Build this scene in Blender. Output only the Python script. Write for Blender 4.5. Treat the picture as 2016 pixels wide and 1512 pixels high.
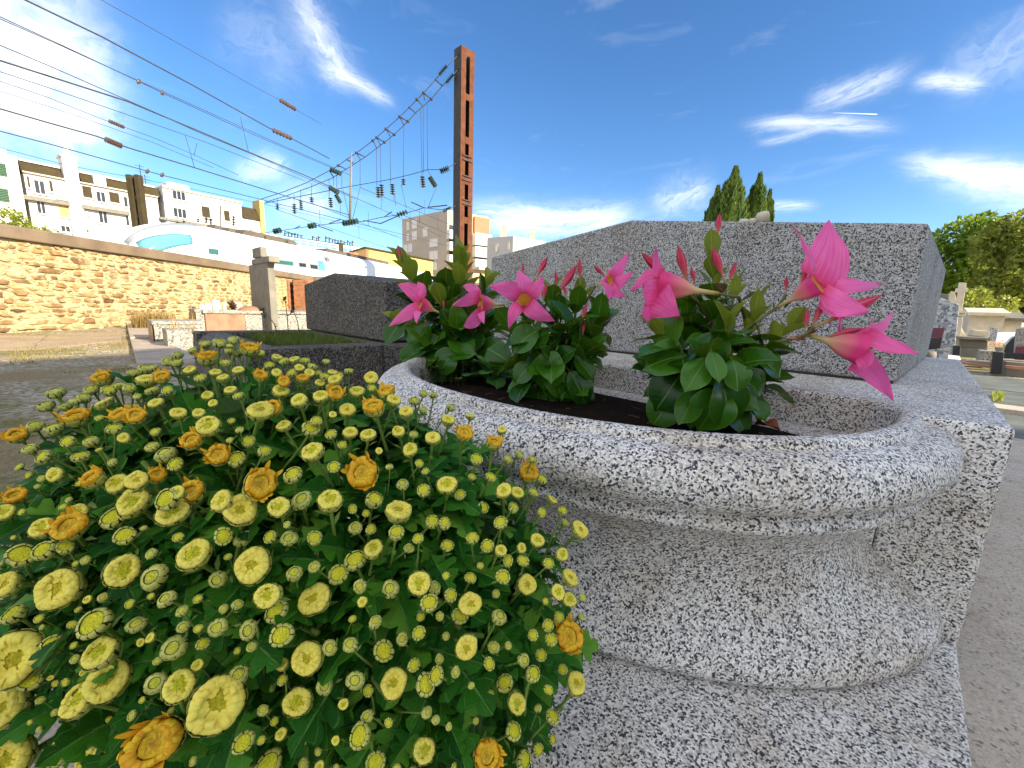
import bpy, math, random
import numpy as np
from mathutils import Vector, Matrix, Quaternion
from mathutils import noise as mnoise

for o in list(bpy.data.objects):
    bpy.data.objects.remove(o)
SC = bpy.context.scene
COL = SC.collection
R = math.radians
rng = random.Random(11)

# ---------------------------------------------------------------- camera, sky, sun, exposure
FPX = 800.0                       # focal length in pixels of the 2016 px wide photograph
CAM_H = 0.66
PITCH = math.atan(150 / FPX)
ROLL = R(2.0)
_F = Vector((0, math.cos(PITCH), -math.sin(PITCH)))
_R0 = Vector((1, 0, 0))
_U0 = _R0.cross(_F)
_R = _R0 * math.cos(ROLL) + _U0 * math.sin(ROLL)
_U = _U0 * math.cos(ROLL) - _R0 * math.sin(ROLL)
CAM = Vector((0, 0, CAM_H))
cam_data = bpy.data.cameras.new('camera')
cam = bpy.data.objects.new('camera', cam_data)
COL.objects.link(cam)
cam_data.sensor_width = 36
cam_data.lens = 36 * FPX / 2016
cam_data.clip_start = 0.02
cam_data.clip_end = 4000
cam.matrix_world = Matrix(((_R.x, _U.x, -_F.x, 0), (_R.y, _U.y, -_F.y, 0), (_R.z, _U.z, -_F.z, CAM_H), (0, 0, 0, 1)))
SC.camera = cam

SUN_EL = 24.0
SUN_AZ = Vector((0.87, -0.493)).normalized()          # ground direction towards the sun
SUN_ROT = math.atan2(SUN_AZ.x, SUN_AZ.y)              # clockwise from +Y
sun_dir = Vector((SUN_AZ.x * math.cos(R(SUN_EL)), SUN_AZ.y * math.cos(R(SUN_EL)), math.sin(R(SUN_EL))))
sl = bpy.data.lights.new('sun', 'SUN')
sl.energy = 3.6
sl.angle = R(0.5)
sl.color = (1.0, 0.87, 0.66)
sun = bpy.data.objects.new('sun', sl)
COL.objects.link(sun)
sun.rotation_euler = sun_dir.to_track_quat('Z', 'Y').to_euler()
sun.location = (30, -20, 40)

SC.view_settings.view_transform = 'Standard'
SC.view_settings.look = 'None'
SC.view_settings.exposure = 1.74
SC.view_settings.gamma = 1
SC.view_settings.use_curve_mapping = False
SC.render.engine = 'CYCLES'
SC.cycles.max_bounces = 8
SC.cycles.diffuse_bounces = 4
SC.cycles.transparent_max_bounces = 8
SC.cycles.use_adaptive_sampling = True
SC.cycles.adaptive_threshold = 0.02
try:
    SC.cycles.use_denoising = True
    SC.cycles.denoiser = 'OPENIMAGEDENOISE'
except Exception:
    pass


# pixel of the photograph (2016 x 1512) -> world
def ray(px, py):
    return _F + _R * ((px - 1008) / FPX) - _U * ((py - 756) / FPX)


def at(px, py, Y):
    d = ray(px, py)
    return CAM + d * (Y / d.y)


def onz(px, py, z):
    d = ray(px, py)
    return CAM + d * ((z - CAM_H) / d.z)


def onplane(px, py, P0, n):
    d = ray(px, py)
    return CAM + d * ((P0 - CAM).dot(n) / d.dot(n))


def proj(P):
    v = Vector(P) - CAM
    k = v.dot(_F)
    return 1008 + FPX * v.dot(_R) / k, 756 - FPX * v.dot(_U) / k


# ---------------------------------------------------------------- node helpers
def nn(nt, typ, **kw):
    n = nt.nodes.new(typ)
    for k, v in kw.items():
        if k.startswith('i_'):
            key = k[2:].replace('_', ' ')
            n.inputs[int(key) if key.isdigit() else key].default_value = v
        else:
            setattr(n, k, v)
    return n


def ramp(nt, fac, stops, interp='LINEAR'):
    n = nt.nodes.new('ShaderNodeValToRGB')
    n.color_ramp.interpolation = interp
    els = n.color_ramp.elements
    while len(els) < len(stops):
        els.new(0.5)
    for e, (p, c) in zip(els, stops):
        e.position = p
        e.color = (c, c, c, 1) if isinstance(c, (int, float)) else (*c, 1)
    if fac is not None:
        nt.links.new(fac, n.inputs[0])
    return n.outputs[0]


def math_n(nt, op, a, b=None, c=None, clamp=False):
    n = nt.nodes.new('ShaderNodeMath')
    n.operation = op
    n.use_clamp = clamp
    for i, x in enumerate((a, b, c)):
        if x is None:
            continue
        if isinstance(x, (int, float)):
            n.inputs[i].default_value = x
        else:
            nt.links.new(x, n.inputs[i])
    return n.outputs[0]


def mixc(nt, fac, a, b, mode='MIX'):
    n = nt.nodes.new('ShaderNodeMix')
    n.data_type = 'RGBA'
    n.blend_type = mode
    for sock, x in ((n.inputs['Factor'], fac), (n.inputs['A'], a), (n.inputs['B'], b)):
        pass
    ins = {'f': n.inputs[0], 'a': n.inputs[6], 'b': n.inputs[7]}
    for k, x in (('f', fac), ('a', a), ('b', b)):
        if isinstance(x, (int, float)):
            ins[k].default_value = x if k == 'f' else (x, x, x, 1)
        elif isinstance(x, tuple):
            ins[k].default_value = (*x, 1) if len(x) == 3 else x
        else:
            nt.links.new(x, ins[k])
    return n.outputs[2]


def new_mat(name, rough=0.6, spec=0.3):
    m = bpy.data.materials.new(name)
    m.use_nodes = True
    nt = m.node_tree
    b = nt.nodes['Principled BSDF']
    b.inputs['Roughness'].default_value = rough
    b.inputs['Specular IOR Level'].default_value = spec
    return m, nt, b


def coords(nt, kind='Object'):
    return nt.nodes.new('ShaderNodeTexCoord').outputs[kind]


def noise_n(nt, co, scale, detail=3, rough=0.55, dist=0.0):
    n = nn(nt, 'ShaderNodeTexNoise', i_Scale=scale, i_Detail=detail, i_Roughness=rough, i_Distortion=dist)
    if co is not None:
        nt.links.new(co, n.inputs['Vector'])
    return n


def bump(nt, b, height, strength=0.5, dist=0.01):
    n = nn(nt, 'ShaderNodeBump', i_Strength=strength, i_Distance=dist)
    nt.links.new(height, n.inputs['Height'])
    nt.links.new(n.outputs[0], b.inputs['Normal'])


def flat_mat(name, col, rough=0.6, var=0.15, scale=8, spec=0.3, metal=0.0, rel=0.0, dirt=None):
    """plain painted / rendered surface with uneven tone"""
    m, nt, b = new_mat(name, rough, spec)
    co = coords(nt)
    n = noise_n(nt, co, scale, 5)
    c0 = tuple(max(0, x * (1 - var)) for x in col)
    c1 = tuple(min(1, x * (1 + var)) for x in col)
    c = ramp(nt, n.outputs[0], [(0.3, c0), (0.7, c1)])
    if dirt:
        n2 = noise_n(nt, co, scale * 0.35, 6, 0.7)
        f = ramp(nt, n2.outputs[0], [(0.5, 0.0), (0.72, 1.0)])
        c = mixc(nt, math_n(nt, 'MULTIPLY', f, dirt[1]), c, dirt[0])
    nt.links.new(c, b.inputs['Base Color'])
    b.inputs['Metallic'].default_value = metal
    if rel:
        n3 = noise_n(nt, co, scale * 6, 4)
        bump(nt, b, n3.outputs[0], rel, 0.01)
    return m


def granite(name, scale, light, mid, dark, fd=0.3, fm=0.55, rel=0.35, pit=0.0, stain=None, rough=0.6, warm=0.0, joint=1.0):
    """crystals of pale, grey and dark mineral, as large as in the stone itself"""
    m, nt, b = new_mat(name, rough, 0.35)
    co = coords(nt)
    nz = noise_n(nt, co, scale * 0.9, 2)
    sub = nn(nt, 'ShaderNodeVectorMath', operation='SUBTRACT')
    nt.links.new(nz.outputs['Color'], sub.inputs[0])
    sub.inputs[1].default_value = (0.5, 0.5, 0.5)
    mad = nn(nt, 'ShaderNodeVectorMath', operation='MULTIPLY_ADD')
    nt.links.new(sub.outputs[0], mad.inputs[0])
    mad.inputs[1].default_value = (0.8 / scale,) * 3
    nt.links.new(co, mad.inputs[2])
    v = nn(nt, 'ShaderNodeTexVoronoi', i_Scale=scale)
    nt.links.new(mad.outputs[0], v.inputs['Vector'])
    sep = nn(nt, 'ShaderNodeSeparateColor')
    nt.links.new(v.outputs['Color'], sep.inputs[0])
    big = noise_n(nt, co, scale * 0.22, 3)
    f = math_n(nt, 'ADD', sep.outputs[0], math_n(nt, 'MULTIPLY', math_n(nt, 'SUBTRACT', big.outputs[0], 0.5), 0.22))
    md = tuple((a + c) / 2 for a, c in zip(mid, light))
    c = ramp(nt, f, [(0, dark), (fd - 0.02, tuple(x * 1.6 for x in dark)), (fd + 0.02, mid), (fm - 0.03, mid), (fm + 0.03, md), (0.86, light), (1, tuple(min(1, x * 1.08) for x in light))])
    # fine grain inside the crystals
    fine = noise_n(nt, co, scale * 5, 2)
    c = mixc(nt, 0.5, c, ramp(nt, fine.outputs[0], [(0.3, 0.25), (0.7, 0.75)]), 'OVERLAY')
    if warm:
        wv = noise_n(nt, co, 5.5, 5, 0.65)
        wf = math_n(nt, 'MULTIPLY', ramp(nt, wv.outputs[0], [(0.46, 0.0), (0.68, 1.0)]), warm)
        c = mixc(nt, wf, c, (0.62, 0.47, 0.30), 'MULTIPLY')
    if stain:
        sv = noise_n(nt, co, 3.2, 6, 0.7)
        sf = math_n(nt, 'MULTIPLY', ramp(nt, sv.outputs[0], [(0.5, 0.0), (0.7, 1.0)]), stain[1])
        c = mixc(nt, sf, c, stain[0], 'MULTIPLY')
    nt.links.new(c, b.inputs['Base Color'])
    h = math_n(nt, 'ADD', math_n(nt, 'MULTIPLY', f, 0.6), math_n(nt, 'MULTIPLY', fine.outputs[0], 0.4))
    if pit:
        pn = noise_n(nt, co, scale * 0.45, 3, 0.6)
        h = math_n(nt, 'ADD', h, math_n(nt, 'MULTIPLY', pn.outputs[0], pit))
    bump(nt, b, h, rel, 0.004)
    return m


# ---------------------------------------------------------------- sky
world = bpy.data.worlds.new('World')
SC.world = world
world.use_nodes = True
wnt = world.node_tree
for n in list(wnt.nodes):
    wnt.nodes.remove(n)
wout = nn(wnt, 'ShaderNodeOutputWorld')
wbg = nn(wnt, 'ShaderNodeBackground', i_Strength=0.075)
wnt.links.new(wbg.outputs[0], wout.inputs[0])
sky = nn(wnt, 'ShaderNodeTexSky', sky_type='NISHITA', sun_disc=False)
sky.sun_elevation = R(SUN_EL)
sky.sun_rotation = SUN_ROT
sky.altitude = 60
sky.air_density = 0.85
sky.dust_density = 0.15
sky.ozone_density = 2.6
hs = nn(wnt, 'ShaderNodeHueSaturation', i_Saturation=1.20, i_Hue=0.503)
wnt.links.new(sky.outputs[0], hs.inputs['Color'])
wco = nn(wnt, 'ShaderNodeTexCoord').outputs['Generated']
# wind-drawn noise that frays every cloud
map1 = nn(wnt, 'ShaderNodeMapping', i_Scale=(1.6, 1.6, 5.0), i_Rotation=(0.25, -0.3, 0.5))
wnt.links.new(wco, map1.inputs[0])
wn1 = noise_n(wnt, map1.outputs[0], 3.2, 5, 0.6, 0.6)
map2 = nn(wnt, 'ShaderNodeMapping', i_Scale=(2.0, 2.0, 3.0), i_Rotation=(0.2, 0.5, -0.4))
wnt.links.new(wco, map2.inputs[0])
wn2 = noise_n(wnt, map2.outputs[0], 9.0, 4, 0.62, 0.8)


def cirrus(p0, p1, width, dens, bend=0.0, fray=1.0, edge=1.0):
    """one drawn-out cloud between two directions of the sky; width in radians"""
    a = ray(*p0).normalized()
    b = ray(*p1).normalized()
    c = ((a + b) / 2).normalized()
    t = (b - a)
    t = (t - c * t.dot(c))
    ln = t.length / 2
    t.normalize()
    s = c.cross(t)
    d1 = nn(wnt, 'ShaderNodeVectorMath', operation='DOT_PRODUCT')
    wnt.links.new(wco, d1.inputs[0])
    d1.inputs[1].default_value = t / ln
    d2 = nn(wnt, 'ShaderNodeVectorMath', operation='DOT_PRODUCT')
    wnt.links.new(wco, d2.inputs[0])
    d2.inputs[1].default_value = s / width
    x = d1.outputs['Value']
    y = d2.outputs['Value']
    x = math_n(wnt, 'ADD', x, math_n(wnt, 'MULTIPLY', math_n(wnt, 'SUBTRACT', wn1.outputs[0], 0.5), 0.8 * fray))
    wob = math_n(wnt, 'MULTIPLY', math_n(wnt, 'SUBTRACT', wn2.outputs[0], 0.5), 2.6 * fray)
    y = math_n(wnt, 'ADD', y, wob)
    if bend:
        y = math_n(wnt, 'MULTIPLY_ADD', math_n(wnt, 'MULTIPLY', x, x), bend, y)
    r2 = math_n(wnt, 'ADD', math_n(wnt, 'POWER', math_n(wnt, 'ABSOLUTE', x), 4), math_n(wnt, 'MULTIPLY', y, y))
    m = math_n(wnt, 'EXPONENT', math_n(wnt, 'MULTIPLY', r2, -edge))
    # same side of the sky only
    d3 = nn(wnt, 'ShaderNodeVectorMath', operation='DOT_PRODUCT')
    wnt.links.new(wco, d3.inputs[0])
    d3.inputs[1].default_value = c
    m = math_n(wnt, 'MULTIPLY', m, math_n(wnt, 'GREATER_THAN', d3.outputs['Value'], 0.2))
    # fibres drawn out along the cloud
    cv = nn(wnt, 'ShaderNodeCombineXYZ')
    wnt.links.new(math_n(wnt, 'MULTIPLY', x, 1.1), cv.inputs[0])
    wnt.links.new(math_n(wnt, 'MULTIPLY_ADD', y, 1.5, math_n(wnt, 'MULTIPLY', x, 0.8)), cv.inputs[1])
    cv.inputs[2].default_value = p0[0] * 0.013 + p0[1] * 0.007
    fb_ = noise_n(wnt, cv.outputs[0], 1.5, 3, 0.62, 0.4)
    tex = ramp(wnt, fb_.outputs[0], [(0.24, 0.15), (0.50, 0.72), (0.78, 1.05)])
    return math_n(wnt, 'MULTIPLY', math_n(wnt, 'MULTIPLY', m, tex), dens)


CLOUDS = [
    # p0, p1, half width (rad), density, bend, fray
    ((-260, 30), (215, 165), 0.100, 1.0, 0.0, 0.55),
    ((-150, 195), (200, 255), 0.022, 0.6, 0.0, 0.5),
    ((570, -30), (680, 165), 0.026, 0.50, 0.2, 0.7),
    ((640, 130), (765, 195), 0.012, 0.50, -0.3, 0.4),
    ((430, 40), (600, 140), 0.05, 0.14, 0.0, 0.9),
    ((1605, 203), (1780, 150), 0.015, 0.42, 0.3, 0.6),
    ((1490, 240), (1740, 245), 0.010, 0.55, -0.3, 0.5),
    ((1500, 283), (1620, 255), 0.006, 0.35, 0.2, 0.4),
    ((1810, 155), (1930, 168), 0.010, 0.55, -0.2, 0.5),
    ((1870, 150), (2100, 60), 0.035, 0.22, 0.0, 0.8),
    ((1790, 325), (2080, 355), 0.015, 0.62, 0.3, 0.45),
    ((1870, 335), (2100, 395), 0.025, 0.55, 0.0, 0.45),
    ((1290, 400), (1400, 375), 0.03, 0.42, 0.0, 0.7),
    ((930, 432), (1240, 437), 0.030, 0.85, 0.25, 0.4),
    ((470, 345), (560, 320), 0.020, 0.5, 0.0, 0.5),
    ((540, 398), (660, 405), 0.030, 0.45, 0.0, 0.5),
    ((1490, 405), (1600, 405), 0.008, 0.4, 0.0, 0.4),
]
acc = None
for cl in CLOUDS:
    mm = cirrus(*cl)
    acc = mm if acc is None else math_n(wnt, 'ADD', acc, mm)
# thin high veil over the whole sky, and bright cloud added out of view
# added unseen cloud behind the viewpoint brightens the shaded foreground, broken by blue
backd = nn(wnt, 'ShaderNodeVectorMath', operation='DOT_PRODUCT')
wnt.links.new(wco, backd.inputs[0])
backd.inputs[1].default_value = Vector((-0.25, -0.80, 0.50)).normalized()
fill_cloud = ramp(wnt, backd.outputs['Value'], [(-0.10, 0.0), (0.40, 1.0)])
fill_cloud = math_n(wnt, 'MULTIPLY', fill_cloud, ramp(wnt, wn1.outputs[0], [(0.36, 0.10), (0.58, 0.85)]))
acc = math_n(wnt, 'ADD', acc, fill_cloud)
veil = ramp(wnt, wn1.outputs[0], [(0.58, 0.0), (0.88, 0.12)])
acc = math_n(wnt, 'ADD', acc, veil)
# a vapour trail
acc = math_n(wnt, 'MINIMUM', acc, 1.0)
trail_a, trail_b = ray(1640, 222).normalized(), ray(1727, 225).normalized()
tc = ((trail_a + trail_b) / 2).normalized()
tt = trail_b - trail_a
tl = tt.length / 2
tt.normalize()
tsd = tc.cross(tt).normalized()
e1 = nn(wnt, 'ShaderNodeVectorMath', operation='DOT_PRODUCT')
wnt.links.new(wco, e1.inputs[0])
e1.inputs[1].default_value = tt / tl
e2 = nn(wnt, 'ShaderNodeVectorMath', operation='DOT_PRODUCT')
wnt.links.new(wco, e2.inputs[0])
e2.inputs[1].default_value = tsd / 0.0007
e3 = nn(wnt, 'ShaderNodeVectorMath', operation='DOT_PRODUCT')
wnt.links.new(wco, e3.inputs[0])
e3.inputs[1].default_value = tc
xx = math_n(wnt, 'ABSOLUTE', e1.outputs['Value'])
tr = math_n(wnt, 'LESS_THAN', xx, 1.0)
tr = math_n(wnt, 'MULTIPLY', tr, math_n(wnt, 'LESS_THAN', math_n(wnt, 'ABSOLUTE', e2.outputs['Value']), 1.0))
tr = math_n(wnt, 'MULTIPLY', tr, math_n(wnt, 'GREATER_THAN', e3.outputs['Value'], 0.5))
tr = math_n(wnt, 'MULTIPLY', tr, math_n(wnt, 'MULTIPLY_ADD', e1.outputs['Value'], 0.3, 0.5))
acc = math_n(wnt, 'MAXIMUM', acc, tr)
sepd = nn(wnt, 'ShaderNodeSeparateXYZ')
wnt.links.new(wco, sepd.inputs[0])
acc = math_n(wnt, 'MULTIPLY', acc, ramp(wnt, sepd.outputs[2], [(0.0, 0.6), (0.06, 1.0)]))
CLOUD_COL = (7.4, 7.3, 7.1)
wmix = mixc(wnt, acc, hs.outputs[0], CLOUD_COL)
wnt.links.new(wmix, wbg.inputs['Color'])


# ---------------------------------------------------------------- mesh helpers
WL = {}


class MB:
    def __init__(s):
        s.v, s.f, s.m, s.c, s.uv = [], [], [], [], []
        s.has_c = s.has_uv = False

    def add(s, verts, faces, mat=0, M=None, cols=None, uvs=None):
        k = len(s.v)
        for i, p in enumerate(verts):
            q = Vector(p)
            s.v.append(M @ q if M is not None else q)
            s.c.append(cols[i] if cols else (1, 1, 1))
            s.uv.append(uvs[i] if uvs else (0, 0))
        s.has_c |= bool(cols)
        s.has_uv |= bool(uvs)
        for f in faces:
            s.f.append([k + i for i in f])
            s.m.append(mat)
        return s

    def hexa(s, b, t, mat=0):
        """b, t: four bottom and four top corners in the same turning sense"""
        return s.add(list(b) + list(t), [(3, 2, 1, 0), (4, 5, 6, 7), (0, 1, 5, 4), (1, 2, 6, 5), (2, 3, 7, 6), (3, 0, 4, 7)], mat)

    def box(s, c, size, mat=0, rz=0.0, M=None):
        x, y, z = (k / 2 for k in size)
        T = Matrix.Translation(Vector(c)) @ Matrix.Rotation(rz, 4, 'Z')
        if M is not None:
            T = M @ T
        return s.add([(-x, -y, -z), (x, -y, -z), (x, y, -z), (-x, y, -z), (-x, -y, z), (x, -y, z), (x, y, z), (-x, y, z)],
                     [(3, 2, 1, 0), (4, 5, 6, 7), (0, 1, 5, 4), (1, 2, 6, 5), (2, 3, 7, 6), (3, 0, 4, 7)], mat, T)

    def prism(s, poly, axis, mat=0, n0=None):
        """poly: 3-D outline; axis: vector to the far outline"""
        n = len(poly)
        ax = Vector(axis)
        v = [Vector(p) for p in poly] + [Vector(p) + ax for p in poly]
        f = [tuple(range(n - 1, -1, -1)), tuple(range(n, 2 * n))] + [(i, (i + 1) % n, n + (i + 1) % n, n + i) for i in range(n)]
        return s.add(v, f, mat)

    def tube(s, pts, rad, n=6, mat=0, cap=True, col=None):
        pts = [Vector(p) for p in pts]
        if isinstance(rad, (int, float)):
            rad = [rad] * len(pts)
        vs, fs = [], []
        up = None
        for i, p in enumerate(pts):
            d = (pts[min(i + 1, len(pts) - 1)] - pts[max(i - 1, 0)])
            if d.length < 1e-9:
                d = Vector((0, 0, 1))
            d.normalize()
            if up is None:
                up = d.orthogonal().normalized()
            up = (up - d * up.dot(d))
            up = up.normalized() if up.length > 1e-6 else d.orthogonal().normalized()
            w = d.cross(up)
            for k in range(n):
                a = 2 * math.pi * k / n
                vs.append(p + (up * math.cos(a) + w * math.sin(a)) * rad[i])
        for i in range(len(pts) - 1):
            for k in range(n):
                k2 = (k + 1) % n
                fs.append((i * n + k, i * n + k2, (i + 1) * n + k2, (i + 1) * n + k))
        if cap:
            fs.append(tuple(range(n - 1, -1, -1)))
            L = (len(pts) - 1) * n
            fs.append(tuple(L + k for k in range(n)))
        return s.add(vs, fs, mat, None, [col] * len(vs) if col else None)

    def lathe(s, prof, n=16, mat=0, M=None, cols=None):
        vs, fs, cc = [], [], []
        for i, (r, z) in enumerate(prof):
            for k in range(n):
                a = 2 * math.pi * k / n
                vs.append((r * math.cos(a), r * math.sin(a), z))
                if cols:
                    cc.append(cols[i])
        for i in range(len(prof) - 1):
            for k in range(n):
                k2 = (k + 1) % n
                fs.append((i * n + k, i * n + k2, (i + 1) * n + k2, (i + 1) * n + k))
        return s.add(vs, fs, mat, M, cc or None)

    def mesh(s, name, mats, smooth=False, off=None):
        me = bpy.data.meshes.new(name)
        vs = [tuple(p - off) for p in s.v] if off is not None else [tuple(p) for p in s.v]
        me.from_pydata(vs, [], s.f)
        for m in (mats if isinstance(mats, (list, tuple)) else [mats]):
            me.materials.append(m)
        if len(me.materials) > 1:
            me.polygons.foreach_set('material_index', s.m)
        if smooth:
            me.polygons.foreach_set('use_smooth', [True] * len(s.f))
        if s.has_c:
            at_ = me.color_attributes.new('Col', 'FLOAT_COLOR', 'POINT')
            at_.data.foreach_set('color', [x for c in s.c for x in (*c[:3], 1.0)])
        if s.has_uv:
            uvl = me.uv_layers.new(name='UVMap')
            li = np.zeros(len(me.loops), dtype=np.int32)
            me.loops.foreach_get('vertex_index', li)
            uvl.data.foreach_set('uv', np.array(s.uv, dtype=np.float32)[li].ravel())
        me.update()
        return me

    def build(s, name, mats, parent=None, smooth=False, bevel=0.0, bseg=2, kind=None, sharp=None):
        off = WL.get(parent, Vector((0, 0, 0))) if parent else None
        me = s.mesh(name, mats, smooth, off)
        o = bpy.data.objects.new(name, me)
        COL.objects.link(o)
        if parent:
            o.parent = parent
            WL[o] = off
        else:
            WL[o] = Vector((0, 0, 0))
        if sharp is not None:
            try:
                me.set_sharp_from_angle(angle=R(sharp))
            except Exception:
                pass
        if bevel:
            b = o.modifiers.new('edge', 'BEVEL')
            b.width = bevel
            b.segments = bseg
            b.limit_method = 'ANGLE'
            b.angle_limit = R(35)
            b.harden_normals = False
        if kind:
            o['kind'] = kind
        return o


def thing(name, label, cat, loc=(0, 0, 0), group=None):
    o = bpy.data.objects.new(name, None)
    o.empty_display_size = 0.1
    COL.objects.link(o)
    o.location = loc
    WL[o] = Vector(loc)
    tag(o, label, cat, group)
    return o


def tag(o, label, cat, group=None, kind=None):
    if label:
        o['label'] = label
    if cat:
        o['category'] = cat
    if group:
        o['group'] = group
    if kind:
        o['kind'] = kind
    return o


def place(name, mesh, parent, M, label=None):
    """one part that shares its mesh; M is in the parent's own space"""
    o = bpy.data.objects.new(name, mesh)
    COL.objects.link(o)
    o.parent = parent
    o.matrix_local = M
    if label:
        o['label'] = label
    return o


def frame(z, x=None):
    """rotation matrix whose Z axis is z and whose X axis leans to x"""
    z = Vector(z).normalized()
    if x is None:
        x = z.orthogonal()
    x = Vector(x)
    x = x - z * x.dot(z)
    if x.length < 1e-6:
        x = z.orthogonal()
    x.normalize()
    y = z.cross(x)
    return Matrix(((x.x, y.x, z.x, 0), (x.y, y.y, z.y, 0), (x.z, y.z, z.z, 0), (0, 0, 0, 1)))


def TRS(p, rot, s):
    if isinstance(s, (int, float)):
        s = (s, s, s)
    return Matrix.Translation(Vector(p)) @ rot @ Matrix.Diagonal((*s, 1))


# the row of tombs stands askew to the camera: U along the front to the left, V into the depth
TH = R(136)
UV_U = Vector((math.cos(TH), math.sin(TH), 0))
UV_V = Vector((math.sin(TH), -math.cos(TH), 0))
RIM_Z = 0.50
A0 = onz(2003, 845, RIM_Z)
A0.z = 0


def uvz(u, v, z):
    p = A0 + UV_U * u + UV_V * v
    p.z = z
    return p


def to_uv(P):
    d = Vector(P) - A0
    return d.dot(UV_U), d.dot(UV_V)


def rect_uv(u0, u1, v0, v1, z):
    return [uvz(u0, v0, z), uvz(u0, v1, z), uvz(u1, v1, z), uvz(u1, v0, z)]


def box_uv(mb, u0, u1, v0, v1, z0, z1, mat=0):
    return mb.hexa(rect_uv(u0, u1, v0, v1, z0), rect_uv(u0, u1, v0, v1, z1), mat)

# ================================================================ materials of the setting
M_GRAN = granite('pale_granite', 390, (0.88, 0.85, 0.80), (0.42, 0.40, 0.38), (0.034, 0.035, 0.044), 0.22, 0.44, 0.45, 0.3, ((0.62, 0.54, 0.43), 0.40), 0.55, 0.45)
M_GRAN_ROUGH = granite('hammered_granite', 390, (0.72, 0.705, 0.685), (0.36, 0.35, 0.338), (0.040, 0.040, 0.044), 0.25, 0.52, 1.0, 1.6, ((0.50, 0.43, 0.36), 0.5), 0.75, 0.4)
M_DARKGRAN = granite('weathered_dark_granite', 170, (0.20, 0.18, 0.15), (0.085, 0.077, 0.066), (0.024, 0.022, 0.02), 0.34, 0.62, 0.8, 1.2, ((0.4, 0.36, 0.31), 0.7), 0.8, 0.3)
M_LIGHTGRAN = granite('fine_grey_granite', 70, (0.36, 0.335, 0.29), (0.23, 0.212, 0.185), (0.075, 0.075, 0.07), 0.22, 0.5, 0.3, 0.2, None, 0.6)
M_BLUEGRAN = granite('blue_grey_granite', 42, (0.48, 0.49, 0.51), (0.29, 0.31, 0.33), (0.12, 0.13, 0.15), 0.3, 0.55, 0.3, 0.2, None, 0.6)
M_CONC = granite('concrete', 210, (0.56, 0.485, 0.40), (0.46, 0.395, 0.32), (0.22, 0.19, 0.155), 0.08, 0.42, 0.4, 0.5, ((0.55, 0.48, 0.40), 0.6), 0.85, 0.25)
M_SLABDARK = flat_mat('mossy_slab', (0.13, 0.14, 0.125), 0.8, 0.3, 4, 0.25, 0, 0.3, ((0.06, 0.075, 0.05), 0.7))
M_KERB = flat_mat('worn_kerb_stone', (0.36, 0.30, 0.24), 0.8, 0.2, 6, 0.2, 0, 0.3, ((0.16, 0.13, 0.10), 0.5))
M_PINKSLAB = flat_mat('buff_paving', (0.34, 0.26, 0.17), 0.85, 0.2, 3, 0.2, 0, 0.3, ((0.25, 0.19, 0.13), 0.5))
M_COPING = flat_mat('coping_concrete', (0.185, 0.138, 0.095), 0.85, 0.25, 2.2, 0.2, 0, 0.3, ((0.12, 0.08, 0.05), 0.6))
def mortar_mat():
    m, nt, b = new_mat('lime_mortar', 0.95, 0.1)
    co = coords(nt)
    mp = nn(nt, 'ShaderNodeMapping', i_Scale=(1.0, 4.2, 10.0))
    nt.links.new(co, mp.inputs[0])
    n1 = noise_n(nt, mp.outputs[0], 1.9, 6, 0.68, 0.8)
    n2 = noise_n(nt, co, 9, 5, 0.6)
    c = ramp(nt, n2.outputs[0], [(0.3, (0.58, 0.465, 0.25)), (0.7, (0.76, 0.65, 0.40))])
    f = ramp(nt, n1.outputs[0], [(0.34, 1.0), (0.43, 0.0)])
    c = mixc(nt, f, c, (0.13, 0.07, 0.03))
    f2 = ramp(nt, n1.outputs[0], [(0.58, 0.0), (0.70, 0.7)])
    c = mixc(nt, f2, c, (0.33, 0.19, 0.08))
    nt.links.new(c, b.inputs['Base Color'])
    bump(nt, b, math_n(nt, 'ADD', math_n(nt, 'MULTIPLY', n1.outputs[0], 2.0), n2.outputs[0]), 1.0, 0.05)
    return m


M_MORTAR = mortar_mat()
M_WHITE = flat_mat('white_render', (0.60, 0.595, 0.58), 0.8, 0.04, 0.6, 0.2, 0, 0.05, ((0.42, 0.40, 0.37), 0.4))
M_CREAM = flat_mat('cream_stone', (0.62, 0.55, 0.42), 0.8, 0.12, 4, 0.2, 0, 0.2, ((0.36, 0.31, 0.24), 0.5))
M_GREYSTONE = flat_mat('grey_limestone', (0.20, 0.185, 0.155), 0.85, 0.2, 4, 0.2, 0, 0.3, ((0.14, 0.14, 0.11), 0.6))
M_BROWNMARBLE = flat_mat('brown_marble', (0.26, 0.15, 0.09), 0.35, 0.3, 5, 0.4)
M_BLACKMARBLE = flat_mat('black_polished_stone', (0.02, 0.021, 0.026), 0.15, 0.2, 6, 0.5)
M_MAROON = flat_mat('maroon_stone', (0.14, 0.03, 0.05), 0.3, 0.2, 6, 0.5)
M_TRAINWHITE = flat_mat('train_white', (0.78, 0.79, 0.80), 0.35, 0.03, 1, 0.5)
M_TRAINGREY = flat_mat('train_grey', (0.27, 0.29, 0.32), 0.35, 0.05, 1, 0.5)
M_TRAINROOF = flat_mat('train_roof', (0.10, 0.085, 0.07), 0.7, 0.2, 1, 0.3)
M_GLASSTEAL = flat_mat('tinted_train_glass', (0.03, 0.12, 0.115), 0.12, 0.1, 2, 0.6)
M_GLASSCYAN = flat_mat('windscreen_glass', (0.10, 0.28, 0.35), 0.08, 0.1, 1, 0.8)
M_GLASSDARK = flat_mat('window_glass', (0.018, 0.02, 0.026), 0.15, 0.3, 3, 0.6)
M_GLASSBLUE = flat_mat('blue_window_glass', (0.10, 0.30, 0.60), 0.15, 0.4, 1.2, 0.6)
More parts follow.
